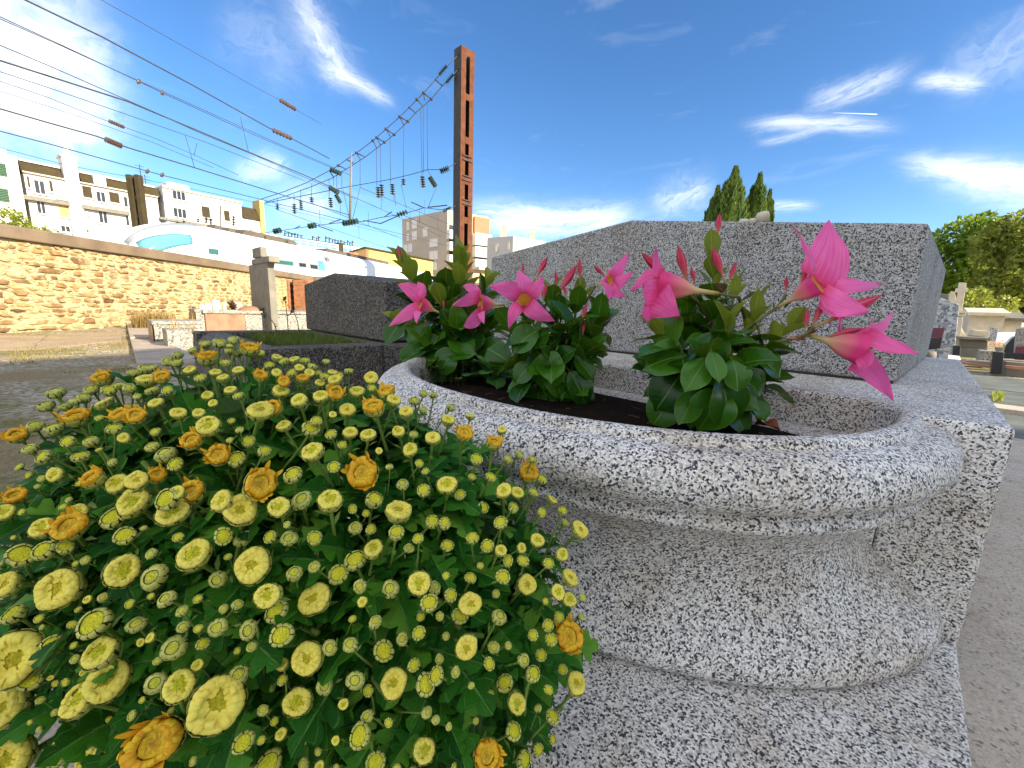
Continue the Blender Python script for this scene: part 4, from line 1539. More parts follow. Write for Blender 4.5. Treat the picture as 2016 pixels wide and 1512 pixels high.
# aerials on the roof
for (x, y0, y1) in ((295, 318, 366), (303, 338, 366)):
    P = FA.st(x, y1)
    mb = MB()
    mb.tube([FA.p(P[0], zt - 0.2, -3), FA.p(P[0], FA.st(x, y0)[1], -3)], 0.05, 5)
    for k in range(3):
        z_ = FA.st(x, y0)[1] - 0.2 - 0.35 * k
        mb.tube([FA.p(P[0] - 0.5, z_, -3), FA.p(P[0] + 0.5, z_, -3)], 0.03, 4)
    tag(mb.build('aerial', M_DARKSTEEL), 'thin ' + ('taller' if x < 300 else 'shorter') + ' television aerial on the apartment block roof', 'aerial', 'roof aerials')

# white neighbour with the gable
FB = Facade(FA.p(a1 + 0.6, 0, 0.25), (0.554, 0.832))
BP = thing('apartment_block', 'plain white apartment block with a brown gable roof at its far end', 'apartment building', FB.p(4, 0))
c0 = 0.0
zb = FB.st(312, 367)[1]
zb2 = FB.st(474, 400)[1]
c1 = FB.st(476, 420)[0]
c2 = FB.st(513, 430)[0]
mb = MB()
FB.slab(mb, c0, c1, -1, zb, -11, 0)
mb.build('wall', M_WHITE, BP)
mb = MB()
FB.slab(mb, c0 - 0.05, c1 + 0.1, zb + 0.002, zb + 0.25, -11.1, 0.25)
mb.build('roof_edge', M_CREAM, BP)
zd = FB.st(480, 430)[1]
mb = MB()
FB.slab(mb, c1 + 0.01, c2, -1, zd, -11, -0.01)
mb.build('end_wall', M_WHITE, BP)
zr2 = FB.st(500, 408)[1]
mb = MB()
mb.hexa([FB.p(c1 + 0.15, zd + 0.003, 0.2), FB.p(c2 - 0.1, zd + 0.003, 0.2), FB.p(c2 - 0.1, zd + 0.003, -11), FB.p(c1 + 0.15, zd + 0.003, -11)], [FB.p(c1 + 0.15, zr2, -1.2), FB.p(c2 - 0.1, zr2, -1.2), FB.p(c2 - 0.1, zr2, -9.5), FB.p(c1 + 0.15, zr2, -9.5)])
mb.build('gable_roof', M_ROOFBROWN, BP)
d0, d1 = FB.st(511, 430)[0], FB.st(519, 430)[0]
mb = MB()
FB.slab(mb, d0, d1, -1, FB.st(514, 395)[1], -2.0, 0.35)
mb.build('gable_pier', M_YELLOWR, BP)
r0, r1, rz0, rz1 = FB.rect(337, 358, 383, 376)
mb = MB()
FB.slab(mb, r0, r1, zb + 0.252, rz1, -6, -1.5)
mb.build('roof_house', M_WHITE, BP, False, 0.3)
b0, b1 = FB.st(313, 426)[0], FB.st(480, 457)[0]
zz = FB.st(313, 427)[1]
mb = MB()
FB.slab(mb, b0, b1, zz - 0.3, zz, 0.004, 0.3)
mb.build('ledge', M_GREYSTONE, BP)
for px, mt, pn in (((339, 376, 365, 394), M_GLASSDARK, 3), ((341, 410, 367, 429), M_GLASSDARK, 3), ((396, 406, 414, 429), M_BROWNBLIND, 1), ((440, 414, 453, 436), M_BROWNBLIND, 1), ((457, 424, 471, 446), M_SHUTWHITE, 1), ((492, 433, 504, 452), M_SHUTWHITE, 1), ((345, 441, 366, 456), M_GLASSDARK, 3), ((379, 443, 393, 452), M_BROWNBLIND, 1)):
    FB.window(BP, px, mt, M_WHITE, pn)

# white house with green shutters
FC = Facade(FA.p(a0 - 0.2, 0, 0.8), (0.554, 0.832))
CP = thing('apartment_block', 'white building with green slatted shutters at the picture edge', 'apartment building', FC.p(-4, 0))
e1 = FC.st(40, 350)[0]
e0_ = FC.st(-110, 350)[0]
zc = FC.st(30, 307)[1]
mb = MB()
FC.slab(mb, e0_, e1, -1, zc, -12, 0)
mb.build('wall', M_WHITE, CP)
mb = MB()
FC.slab(mb, e0_, FC.st(20, 300)[0], zc + 0.002, zc + 0.9, -8, -2.2)
mb.build('roof_parapet', flat_mat('pale_blue_parapet', (0.45, 0.60, 0.66), 0.7, 0.05), CP)
for px in ((-18, 320, 12, 345), (-16, 370, 17, 396)):
    x0, x1, z0_, z1_ = FC.rect(*px)
    mb = MB()
    FC.slab(mb, x0, x1, z0_, z1_, 0.003, 0.02)
    w = mb.build('window', M_GREENSHUT, CP)
    nsl = 8
    for k in range(nsl):
        zz = z0_ + (z1_ - z0_) * (k + 0.5) / nsl
        mb = MB()
        hh = (z1_ - z0_) / nsl
        mb.hexa([FC.p(x0, zz - hh * 0.42, 0.03), FC.p(x1, zz - hh * 0.42, 0.03), FC.p(x1, zz - hh * 0.42, 0.12), FC.p(x0, zz - hh * 0.42, 0.12)], [FC.p(x0, zz + hh * 0.3, 0.022), FC.p(x1, zz + hh * 0.3, 0.022), FC.p(x1, zz + hh * 0.3, 0.06), FC.p(x0, zz + hh * 0.3, 0.06)])
        mb.build('slat', M_GREENSHUT, w)

# beige tower with balconies
TWC = at(880, 470, 62)
FL = Facade(TWC, (-0.74, 0.67))        # shaded side, running left into the distance
FR = Facade(TWC, (0.82, 0.57))        # sunlit side
TP = thing('apartment_tower', 'beige apartment tower with white balconies behind the rusty mast', 'apartment building', TWC)
zT = FL.st(880, 413)[1]
LL = FL.st(792, 470)[0]
RR = FR.st(960, 470)[0]
mb = MB()
q = [FL.p(0, -1), FR.p(RR, -1), FR.p(RR, -1) + FL.d * abs(LL), FL.p(LL, -1)]
mb.hexa(q, [Vector((p.x, p.y, zT)) for p in q])
mb.build('wall', M_TOWERGREY, TP)
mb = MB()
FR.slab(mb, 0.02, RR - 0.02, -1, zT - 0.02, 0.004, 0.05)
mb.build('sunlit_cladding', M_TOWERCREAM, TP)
x0, x1, z0_, z1_ = FR.rect(932, 428, 961, 466)
mb = MB()
FR.slab(mb, x0, x1, z0_, zT - 0.3, 0.054, 0.4)
mb.build('orange_panel', M_ORANGE, TP)
for px in ((801, 437, 806, 453), (812, 432, 821, 450), (833, 448, 842, 466), (801, 460, 806, 474), (812, 455, 821, 472), (846, 470, 862, 486), (795, 482, 803, 497), (804, 480, 812, 496), (846, 494, 862, 511), (851, 516, 861, 532)):
    FL.window(TP, px, M_SHUTWHITE, M_SHUTWHITE, 2, False, 0.08)
FR.window(TP, (884, 423, 893, 442), M_SHUTWHITE, M_SHUTWHITE, 1, False, 0.1)
for (x0, y0, x1, y1) in ((879, 455, 898, 470), (879, 478, 898, 493), (879, 503, 898, 518), (929, 462, 961, 483), (929, 488, 961, 506), (929, 512, 961, 530)):
    b0, b1, z0_, z1_ = FR.rect(x0, y0, x1, y1)
    mb = MB()
    FR.slab(mb, b0, b1, z0_, z1_, 1.0, 1.12)
    FR.slab(mb, b0, b1, z0_ - 0.15, z0_ - 0.003, 0.06, 1.12)
    FR.slab(mb, b0, b0 + 0.1, z0_, z1_, 0.06, 0.997)
    FR.slab(mb, b1 - 0.1, b1, z0_, z1_, 0.06, 0.997)
    bal = mb.build('balcony', M_WHITE, TP)
    mb = MB()
    FR.slab(mb, b0 + 0.4, b1 - 0.4, z1_ - 0.1, z1_ + 0.8, 0.056, 0.09)
    mb.build('balcony_door', M_GLASSDARK, bal)
# pale grey house with two chimneys
G0 = at(1010, 480, 55)
GL = Facade(G0, (-0.86, 0.5))
GR = Facade(G0, (0.8, 0.6))
GP = thing('grey_house', 'pale grey flat roofed house with two chimneys beyond the headstone', 'house', G0)
zg = GL.st(1009, 465)[1]
gl, gr = GL.st(959, 480)[0], GR.st(1075, 480)[0]
mb = MB()
q = [GL.p(0, -1), GR.p(gr, -1), GR.p(gr, -1) + GL.d * abs(gl), GL.p(gl, -1)]
mb.hexa(q, [Vector((p.x, p.y, zg)) for p in q])
mb.build('wall', flat_mat('pale_grey_render', (0.42, 0.42, 0.415), 0.85, 0.04, 0.6), GP)
for (x0, x1, yt) in ((984, 996, 448), (1042, 1053, 462)):
    p0, p1 = at(x0, 470, 57), at(x1, 470, 57)
    zc = at((x0 + x1) / 2, yt, 57).z
    mb = MB()
    mb.box(((p0.x + p1.x) / 2, 58.2, zc / 2 + zg / 2), (p1.x - p0.x, 1.2, zc - zg + 1.0))
    mb.build('chimney', M_CONC, GP)
for px in ((974, 480, 981, 497), (998, 476, 1003, 492)):
    GL.window(GP, px, M_SHUTWHITE, M_CONC, 1, False, 0.08)

# ochre house with a lean-to roof
FO = Facade(at(720, 510, 50), (0.80, 0.60))
OP = thing('ochre_house', 'ochre rendered house end with a sloping roof edge above the train', 'house', FO.P0)
x0 = FO.st(720, 520)[0]
x1 = FO.st(852, 530)[0]
zo = FO.st(722, 489)[1]
zo2 = FO.st(850, 514)[1]
mb = MB()
mb.prism([FO.p(x0, -1), FO.p(x1, -1), FO.p(x1, zo2), FO.p(x0, zo)], -FO.n * 8)
mb.build('wall', M_YELLOWR, OP)
mb = MB()
mb.prism([FO.p(x0 - 0.1, zo + 0.01, 0.2), FO.p(x1 + 0.1, zo2 + 0.01, 0.2), FO.p(x1 + 0.1, zo2 + 0.16, 0.2), FO.p(x0 - 0.1, zo + 0.16, 0.2)], -FO.n * 8.3)
mb.build('roof', M_ROOFBROWN, OP)
pa = at(700, 504, 49)
mb = MB()
mb.prism([at(703, 520, 49.5), at(721, 520, 49.5), at(721, 490, 49.5), at(703, 501, 49.5)], Vector((0.4, 6, 0)))
mb.build('lean_to', flat_mat('brown_plank', (0.26, 0.17, 0.08), 0.8, 0.2), OP)
mb = MB()
p0 = at(694, 505, 47)
mb.box((p0.x, 47, p0.z), (0.9, 1.2, 0.8))
tag(mb.build('roof_box', M_ORANGE, None, False, 0.02), 'small orange box shaped hut on the roof line beside the ochre house', 'hut')

# low building with a band of blue windows
FS = Facade(at(520, 470, 75), (0.62, 0.78))
SP = thing('blue_windowed_building', 'long low white building with a band of blue windows above the train', 'building', FS.P0)
x0, x1 = FS.st(522, 470)[0], FS.st(667, 490)[0]
zs1 = FS.st(522, 460)[1]
mb = MB()
FS.slab(mb, x0, x1, -1, zs1, -9, 0)
mb.build('wall', M_WHITE, SP)
wz0, wz1 = FS.st(530, 473)[1], FS.st(530, 463)[1]
nwin = 9
for k in range(nwin):
    c_0 = x0 + 0.4 + (x1 - x0 - 0.6) * k / nwin
    c_1 = x0 + 0.4 + (x1 - x0 - 0.6) * (k + 0.72) / nwin
    mb = MB()
    FS.slab(mb, c_0, c_1, wz0, wz1, 0.003, 0.08)
    w = mb.build('window', M_GLASSBLUE, SP)
    mb = MB()
    FS.slab(mb, c_0, c_1, (wz0 + wz1) / 2 - 0.06, (wz0 + wz1) / 2 + 0.06, 0.082, 0.12)
    mb.build('frame', M_SHUTWHITE, w)
mb = MB()
xx_ = x0 + (x1 - x0) * 0.27
for k in range(22):
    wl = rng.uniform(0.35, 0.8)
    if k in (6, 7, 11):
        xx_ += 0.8
        continue
    hgt = rng.uniform(0.5, 1.1)
    FS.slab(mb, xx_, xx_ + wl * 0.22, zs1 + 0.3, zs1 + 0.3 + hgt, -1.0, -0.8)
    FS.slab(mb, xx_ + wl * 0.24, xx_ + wl * 0.7, zs1 + 0.3 + hgt * 0.6, zs1 + 0.3 + hgt * 0.85, -1.0, -0.8)
    xx_ += wl
FS.slab(mb, x0 + (x1 - x0) * 0.26, xx_, zs1 + 0.18, zs1 + 0.298, -1.0, -0.8)
mb.build('roof_sign', M_DARKSTEEL, SP)  # small dark strokes of an unreadable rooftop sign
x2, x3 = FS.st(676, 500)[0], FS.st(712, 500)[0]
zs2 = FS.st(680, 483)[1]
SP2 = thing('blue_annex', 'small white block with blue panes beside the ochre house', 'building', FS.p(x2, 0))
mb = MB()
FS.slab(mb, x2, x3, -1, zs2, -6, 0)
mb.build('wall', M_WHITE, SP2)
for k in range(4):
    mb = MB()
    FS.slab(mb, x2 + (x3 - x2) * (k + 0.15) / 4, x2 + (x3 - x2) * (k + 0.85) / 4, zs2 - 1.7, zs2 - 0.5, 0.003, 0.06)
    mb.build('window', M_GLASSBLUE, SP2)
b0, b1 = FS.st(667, 490)[0], FS.st(676, 490)[0]
mb = MB()
FS.slab(mb, b0 + 0.02, b1 - 0.02, -1, FS.st(670, 478)[1], -2, 0.1)
tag(mb.build('brick_chimney', M_ROOFBROWN), 'brown chimney stack between the two blue windowed buildings', 'chimney')

# unseen building added behind the viewpoint to cast shade over the front graves
def shade_building():
    sun_h = Vector((SUN_AZ.x, SUN_AZ.y, 0))
    perp = Vector((-SUN_AZ.y, SUN_AZ.x, 0))          # (0.49, 0.87): towards the far graves
    c = sun_h * 14 + perp * (3.75 - 6.5)
    w, d, h = 6.5, 3.5, SHADE_H
    t = thing('shade_building', 'unseen pale stone building added behind the viewpoint to shade the front graves', 'shade_building', c)
    M = Matrix.Translation(c) @ Matrix(((perp.x, sun_h.x, 0, 0), (perp.y, sun_h.y, 0, 0), (0, 0, 1, 0), (0, 0, 0, 1)))
    mb = MB()
    mb.box((0, 0, h / 2), (2 * w, 2 * d, h), 0, 0, M)
    mb.build('wall', M_CREAM, t)
    mb = MB()
    mb.add([M @ Vector(p) for p in ((-w - 0.1, -d - 0.3, h + 0.003), (w + 0.1, -d - 0.3, h + 0.003), (w + 0.1, d + 0.3, h + 0.003), (-w - 0.1, d + 0.3, h + 0.003), (-w - 0.1, 0, h + 1.1), (w + 0.1, 0, h + 1.1))],
           [(0, 1, 2, 3), (0, 1, 5, 4), (2, 3, 4, 5), (1, 2, 5), (3, 0, 4)])
    mb.build('roof', M_ROOFBROWN, t)
    mb = MB()
    mb.box((0, -d - 0.05, 1.2), (1.4, 0.08, 2.4), 0, 0, M)
    mb.build('door', M_DARKSTEEL, t)
    for k in (-3.2, 3.2):
        mb = MB()
        mb.box((k, -d - 0.04, 2.6), (0.9, 0.06, 2.2), 0, 0, M)
        mb.build('window', M_GLASSDARK, t)


SHADE_H = 7.2
shade_building()

# ================================================================ trees
def foliage_mesh(mb, pts_fn, n, size, droop=0.3):
    for _ in range(n):
        p, out = pts_fn()
        s = size * rng.uniform(0.6, 1.3)
        d = (out + Vector((rng.gauss(0, 0.6), rng.gauss(0, 0.6), rng.gauss(-droop, 0.5)))).normalized()
        w = d.orthogonal().normalized()
        w = (Quaternion(d, rng.uniform(0, 6.28)) @ w)
        nrm = d.cross(w)
        mb.add([p, p + d * s * 0.5 + w * s * 0.38 + nrm * s * 0.08, p + d * s, p + d * s * 0.5 - w * s * 0.38 + nrm * s * 0.08], [(0, 1, 2, 3)])


def broad_tree(name, label, base, h, rad, zc, mat, n, size, group=None, blobs=26):
    t = thing(name, label, 'tree', base, group)
    mb = MB()
    c = base + Vector((0, 0, zc))
    mb.tube([base + Vector((0, 0, -0.2)), base + Vector((0.1, 0, zc * 0.5)), c + Vector((0, 0, h * 0.1))], [h * 0.03, h * 0.024, h * 0.01], 9)
    for k in range(7):
        a = 6.28 * k / 7 + rng.uniform(-0.3, 0.3)
        q = c + Vector((math.cos(a) * rad * 0.7, math.sin(a) * rad * 0.7, rng.uniform(-0.3, 0.4) * h * 0.4))
        s_ = base + Vector((0.05, 0, zc * rng.uniform(0.45, 0.9)))
        mb.tube([s_, s_.lerp(q, 0.5) + Vector((0, 0, 0.2)), q], [h * 0.013, h * 0.009, h * 0.003], 6)
    mb.build('trunk', flat_mat('bark_' + name, (0.09, 0.065, 0.045), 0.9, 0.3, 3, 0.1, 0, 0.5), t, True)
    cl = []
    hv = h - zc
    for k in range(blobs):
        while True:
            v = Vector((rng.uniform(-1, 1), rng.uniform(-1, 1), rng.uniform(-1, 1)))
            if v.length < 1:
                break
        v = v.normalized() * (v.length ** 0.45)
        cl.append((c + Vector((v.x * rad * 0.78, v.y * rad * 0.78, v.z * hv * 0.78)), rad * rng.uniform(0.22, 0.42)))

    def pf():
        q, r = rng.choice(cl)
        v = Vector((rng.gauss(0, 1), rng.gauss(0, 1), rng.gauss(0.15, 1))).normalized()
        return q + v * r * rng.uniform(0.75, 1.05), v
    mb = MB()
    foliage_mesh(mb, pf, n, size)
    mb.build('crown', mat, t)
    return t


M_LEAFG = leafy('broadleaf_green', (0.06, 0.13, 0.010), (0.20, 0.31, 0.03), 0.5, 0.3)
M_LEAFB = leafy('broadleaf_bronze', (0.085, 0.125, 0.016), (0.27, 0.30, 0.05), 0.55, 0.3)
M_LEAFY = leafy('broadleaf_sunny', (0.12, 0.16, 0.02), (0.36, 0.38, 0.07), 0.5, 0.35)
M_CYP = leafy('cypress_spray', (0.025, 0.065, 0.010), (0.10, 0.17, 0.025), 0.6, 0.15)


def tree_at(px, py_top, Y, rad_px, py_c, *a):
    p = at(px, py_c, Y)
    ztop = at(px, py_top, Y).z
    base = Vector((p.x, p.y, 0))
    return base, ztop, rad_px * Y / FPX, p.z


b_, h_, r_, c_ = tree_at(1905, 418, 34, 74, 522, 0)
broad_tree('broadleaf_tree', 'round bright green tree beyond the headstone corner', b_, h_, r_, c_, M_LEAFG, 9000, 0.36, 'broadleaf trees among the graves', 34)
b_, h_, r_, c_ = tree_at(2028, 400, 27, 90, 520, 0)
broad_tree('broadleaf_tree', 'bronze green tree cut by the picture edge', b_, h_, r_, c_, M_LEAFB, 9000, 0.30, 'broadleaf trees among the graves', 34)
b_, h_, r_, c_ = tree_at(1932, 560, 25, 42, 612, 0)
broad_tree('young_tree', 'small sunlit yellow green tree behind the stone cross', b_, h_, r_ * 1.1, c_, M_LEAFY, 2200, 0.20, None, 16)


def cypress(px, top, Y, wpx, label):
    p = at(px, 520, Y)
    base = Vector((p.x, Y, 0))
    h = at(px, top, Y).z
    rad = wpx / 2 * Y / FPX
    t = thing('cypress_tree', label, 'cypress', base, 'cypresses behind the headstone')
    mb = MB()
    mb.tube([base, base + Vector((0, 0, h * 0.9))], [0.2, 0.03], 7)
    mb.build('trunk', M_ROOFBROWN, t)
    mb = MB()
    for k in range(5200):
        f = rng.random() ** 0.7
        z = h * f
        prof = min(1.0, (1 - f) * 2.7 + 0.04) * min(1.0, 0.25 + f * 4)
        a = rng.uniform(0, 6.28)
        lump = 0.80 + 0.42 * mnoise.noise((math.cos(a) * 2.2, math.sin(a) * 2.2 + px * 0.1, z * 0.5))
        r = rad * prof * lump * rng.uniform(0.72, 1.04)
        q = base + Vector((math.cos(a) * r, math.sin(a) * r, z))
        up = Vector((math.cos(a) * 0.28 + rng.gauss(0, 0.12), math.sin(a) * 0.28 + rng.gauss(0, 0.12), 1)).normalized()
        s = rng.uniform(0.35, 0.7) * (0.55 if f > 0.9 else 1)
        w = up.cross(Vector((math.cos(a), math.sin(a), 0))).normalized() * s * 0.2
        o_ = Vector((math.cos(a), math.sin(a), 0)) * s * 0.12
        mb.add([q, q + up * s * 0.5 + w + o_, q + up * s, q + up * s * 0.5 - w + o_], [(0, 1, 2, 3)])
    mb.build('crown', M_CYP, t)


cypress(1425, 331, 42, 82, 'tallest dark cypress rising behind the granite headstone')
cypress(1473, 343, 43, 56, 'second dark cypress with a blunt top behind the headstone')
cypress(1396, 368, 44, 50, 'low cypress shoulder at the foot of the tallest cypress')
cypress(1496, 376, 45, 34, 'small narrow cypress beside the blunt topped one')

# greenery over the wall at the picture edge
for (px, py, w_, hpx, lab) in ((12, 440, 46, 30, 'yellow green bush showing over the wall at the picture edge'), (62, 455, 60, 12, 'thin ivy trailing along the top of the stone wall')):
    c = onplane(px, py, W0 - WN * 0.7, WN)
    t = thing('bush', lab, 'bush', Vector((c.x, c.y, 0)))
    wr = w_ * c.y / FPX * 0.6
    hr = hpx * c.y / FPX

    def pf():
        v = Vector((rng.gauss(0, 1), rng.gauss(0, 1), rng.gauss(0, 1))).normalized() * rng.uniform(0.5, 1)
        return c + Vector((v.x * 0.25, v.y * wr * 1.6, v.z * hr)), v
    mb = MB()
    foliage_mesh(mb, pf, 900 if hpx > 20 else 420, 0.055)
    mb.build('foliage', M_LEAFY, t)
    mb = MB()
    for k in range(5):
        q = c + Vector((0, rng.uniform(-wr, wr), -hr * 0.3))
        mb.tube([Vector((q.x, q.y, 0)), q], [0.015, 0.006], 5)
    mb.build('stem', M_DRYSTALK, t)

# ================================================================ graves beyond, on the far side
def px_block(name, parent, mat, pts, Y, depth, bevel=0.006):
    """front outline read off the photograph, standing parallel to the rows of graves at distance Y, with real thickness"""
    xm = sum(p[0] for p in pts) / len(pts)
    P_ = at(xm, 650, Y)
    q = [onplane(x, y, P_, UV_V) for x, y in pts]
    mb = MB()
    mb.prism(q, UV_V * depth)
    return mb.build(name, mat, parent, False, bevel)


# granite headstone of the next grave
Q = at(1866, 706, 5.2)
t = thing('grey_headstone', 'blue grey granite headstone behind the monument slab corner', 'headstone', Vector((Q.x, Q.y, 0)))
px_block('headstone_block', t, M_BLUEGRAN, [(1800, 720), (1876, 720), (1889, 600), (1846, 584), (1800, 574)], 5.2, 0.30)
px_block('base', t, M_BLUEGRAN, [(1800, 760), (1872, 760), (1877, 721), (1800, 721)], 5.15, 0.6)
t = thing('maroon_plaque', 'maroon and dark blue plaque leaning on the blue grey headstone', 'plaque', Q)
px_block('upper_plate', t, M_MAROON, [(1824, 664), (1855, 665), (1861, 645), (1828, 645)], 5.02, 0.03, 0.003)
px_block('lower_plate', t, M_BLACKMARBLE, [(1818, 690), (1850, 686), (1856, 665), (1824, 665)], 5.02, 0.03, 0.003)
px_block('pale_strip', t, M_GREYPLAQ, [(1849, 690), (1851, 690), (1856, 666), (1854, 666)], 5.0, 0.02, 0.001)
t = thing('framed_plaque', 'small pale framed plaque on the monument slab end', 'plaque', at(1856, 706, 3.0))
px_block('frame', t, M_GREYPLAQ, [(1845, 710), (1865, 712), (1869, 690), (1845, 688)], 3.0, 0.04, 0.003)
px_block('picture', t, M_BLUEGRAN, [(1848, 708), (1863, 709.5), (1866, 693), (1848, 691.5)], 2.99, 0.008, 0.001)
t = thing('black_block', 'small black polished stone block beside the grey headstone', 'stone block', at(1884, 700, 4.6))
px_block('block', t, M_BLACKMARBLE, [(1874, 704), (1890, 704), (1891, 681), (1877, 680)], 4.6, 0.12)
mb = MB()
mb.prism([at(1866, 712, 3.2), at(1893, 709, 3.2), at(1890, 701, 3.2), at(1866, 700, 3.2)], Vector((0, 0.25, 0)))
tag(mb.build('white_tablet', M_WHITE, None, False, 0.004), 'low white tablet at the far end of the monument slab', 'tablet')
mb = MB()
mb.lathe([(0.0, 0), (0.035, 0.0), (0.045, 0.03), (0.04, 0.06), (0.0, 0.062)], 10, 0, Matrix.Translation(at(1826, 700, 2.9) + Vector((0, 0, -0.03))))
tag(mb.build('small_pot', M_GREYSTONE, None, True), 'small grey pot at the foot of the headstone side', 'pot')

# stone cross on a pedestal
t = thing('stone_cross', 'pale weathered stone cross on a tall moulded pedestal', 'grave cross', Vector((at(1885, 700, 8.5).x, 8.5, 0)))
CY = 8.5
px_block('shaft', t, M_CREAM, [(1882, 612), (1894, 612), (1903, 557), (1888, 556)], CY, 0.17)
px_block('cross_arm', t, M_CREAM, [(1880, 576), (1904, 574.5), (1905, 566.5), (1882, 567.5)], CY - 0.01, 0.19)
px_block('cornice', t, M_CREAM, [(1872, 617), (1904, 616), (1905, 612.5), (1872, 612.5)], CY - 0.1, 0.4)
px_block('neck', t, M_CREAM, [(1876, 623), (1899, 622), (1902, 617.5), (1875, 617.5)], CY - 0.06, 0.32)
px_block('pedestal', t, M_CREAM, [(1862, 712), (1886, 712), (1896, 624), (1876, 624)], CY, 0.26)
px_block('buttress', t, M_CREAM, [(1884, 668), (1903, 662), (1890, 640)], CY + 0.02, 0.15)
px_block('small_finial', t, M_CREAM, [(1868, 598), (1884, 598), (1882, 584), (1879, 576), (1873, 574), (1869, 580)], CY + 0.6, 0.2)
px_block('rear_roof', t, M_GREYSTONE, [(1843, 592), (1880, 600), (1870, 580), (1843, 576)], CY + 1.2, 0.4)

# mortuary houses
def mini_house(label, x_corner, x_right, y_eave, y_base, y_peak, Y, depth, arch, group='small stone mausoleums'):
    """gabled front towards the sun, plain side towards the viewer's left"""
    C = at(x_corner, y_base, Y)
    C.z = 0
    w = (onplane(x_right, y_base, C, UV_U) - C).dot(UV_V)
    ze = onplane(x_corner, y_eave, C, UV_U).z
    zp = onplane((x_corner + x_right) / 2, y_peak, C, UV_U).z

    def P(a, d, z):
        q = C + UV_V * a + UV_U * d
        q.z = z
        return q
    t = thing('mausoleum', label, 'mausoleum', C, group)
    mb = MB()
    mb.prism([P(0, 0, 0), P(w, 0, 0), P(w, 0, ze), P(w / 2, 0, zp - 0.1), P(0, 0, ze)], UV_U * depth)
    mb.build('wall', M_CREAM, t)
    o_ = w * 0.08
    mb = MB()
    mb.prism([P(-o_, -0.1, ze - 0.02), P(w / 2, -0.1, zp - 0.08), P(w + o_, -0.1, ze - 0.02), P(w + o_, -0.1, ze + 0.1), P(w / 2, -0.1, zp + 0.06), P(-o_, -0.1, ze + 0.1)], UV_U * (depth + 0.2))
    mb.build('roof', M_CREAM if not arch else M_GREYSTONE, t)
    mb = MB()
    c_ = w * 0.5
    if arch:
        mb.prism([P(c_ + 0.12 * w * math.cos(k * 0.5236), -0.015, ze * 0.78 + 0.16 * w * math.sin(k * 0.5236)) for k in range(12)], UV_U * 0.012)
        mb.build('round_window', M_GLASSDARK, t)
        mb = MB()
        mb.prism([P(w * 0.12, -0.05, ze * 0.42), P(w * 0.88, -0.05, ze * 0.42), P(w * 0.88, -0.05, ze * 0.52), P(w * 0.12, -0.05, ze * 0.52)], UV_U * 0.046)
        mb.build('lintel', M_GREYSTONE, t)
    else:
        mb.prism([P(c_ - w * 0.1, -0.015, 0), P(c_ + w * 0.1, -0.015, 0), P(c_ + w * 0.1, -0.015, ze * 0.68), P(c_, -0.015, ze * 0.76), P(c_ - w * 0.1, -0.015, ze * 0.68)], UV_U * 0.012)
        mb.build('door', M_GREYSTONE, t)


mini_house('cream stone mausoleum with a plain gable beside the sunlit tree', 1941, 1972, 624, 654, 611, 20, 0.95, False)
mini_house('smaller cream mausoleum with a round dark window', 1977, 2006, 632, 660, 618, 19, 0.8, True)
# tombs between
t = thing('stone_tomb', 'large grey stone tomb with two courses below the cross', 'tomb', Vector((at(1915, 700, 8.2).x, 8.2, 0)), 'tombs beyond the monument')
px_block('lower_course', t, M_GREYSTONE, [(1888, 706), (1943, 702), (1944, 686.5), (1889, 684)], 8.2, 1.3)
px_block('upper_course', t, M_GREYSTONE, [(1889, 683.4), (1944, 686), (1945, 671), (1890, 668)], 8.23, 1.24)
px_block('cornice', t, M_GREYSTONE, [(1884, 667.5), (1950, 670.5), (1951, 666), (1885, 662)], 8.12, 1.5)
px_block('coffin_lid', t, M_CREAM, [(1912, 661), (1947, 664), (1949, 652), (1918, 650)], 8.6, 0.8)
t = thing('grey_stele', 'small grey upright stone in front of the cream mausoleum', 'stele', Vector((at(1955, 660, 9).x, 9, 0)), 'tombs beyond the monument')
px_block('stele_block', t, M_BLUEGRAN, [(1947, 672), (1961, 672), (1966, 646), (1951, 644)], 9.2, 0.2)
t = thing('white_tomb', 'bright white sloping tomb slab in the sun before the mausoleums', 'tomb', Vector((at(1980, 670, 9.5).x, 9.5, 0)), 'tombs beyond the monument')
mb = MB()
mb.hexa([at(1960, 676, 9.2), at(2004, 676, 9.2), at(2003, 668, 10.5), at(1966, 668, 10.5)], [at(1961, 671, 9.2), at(2004, 670, 9.2), at(2001, 654, 10.5), at(1958, 654, 10.5)])
mb.build('slab', M_WHITE, t, False, 0.01)
t = thing('marble_block', 'grey veined stone block at the foot of the stone tomb', 'stone block', Vector((at(1940, 700, 7.2).x, 7.2, 0)), 'tombs beyond the monument')
px_block('block', t, M_LIGHTGRAN, [(1926, 713), (1954, 713), (1955, 692), (1930, 690)], 7.2, 0.4)
t = thing('red_flower_pot', 'pot of red and orange flowers on the tomb by the white slab', 'flower pot', at(1970, 690, 7.4))
px_block('pot', t, M_GREYSTONE, [(1962, 692), (1978, 692), (1980, 684), (1960, 684)], 7.4, 0.15)
cpt = at(1970, 681, 7.5)
mb = MB()
for k in range(90):
    v = Vector((rng.gauss(0, 0.09), rng.gauss(0, 0.05), abs(rng.gauss(0.02, 0.03))))
    mb.add([cpt + v, cpt + v + Vector((0.02, 0, 0.006)), cpt + v + Vector((0.02, 0.004, 0.022)), cpt + v + Vector((0, 0.004, 0.02))], [(0, 1, 2, 3)], k % 3 == 0)
mb.build('blossom', [flat_mat('red_blossom', (0.50, 0.05, 0.05), 0.6, 0.4, 30), M_LEAFY], t)
t = thing('dark_tombstone', 'dark blue black upright tombstone with a sloping stone behind it', 'tombstone', Vector((at(1962, 735, 5.3).x, 5.3, 0)))
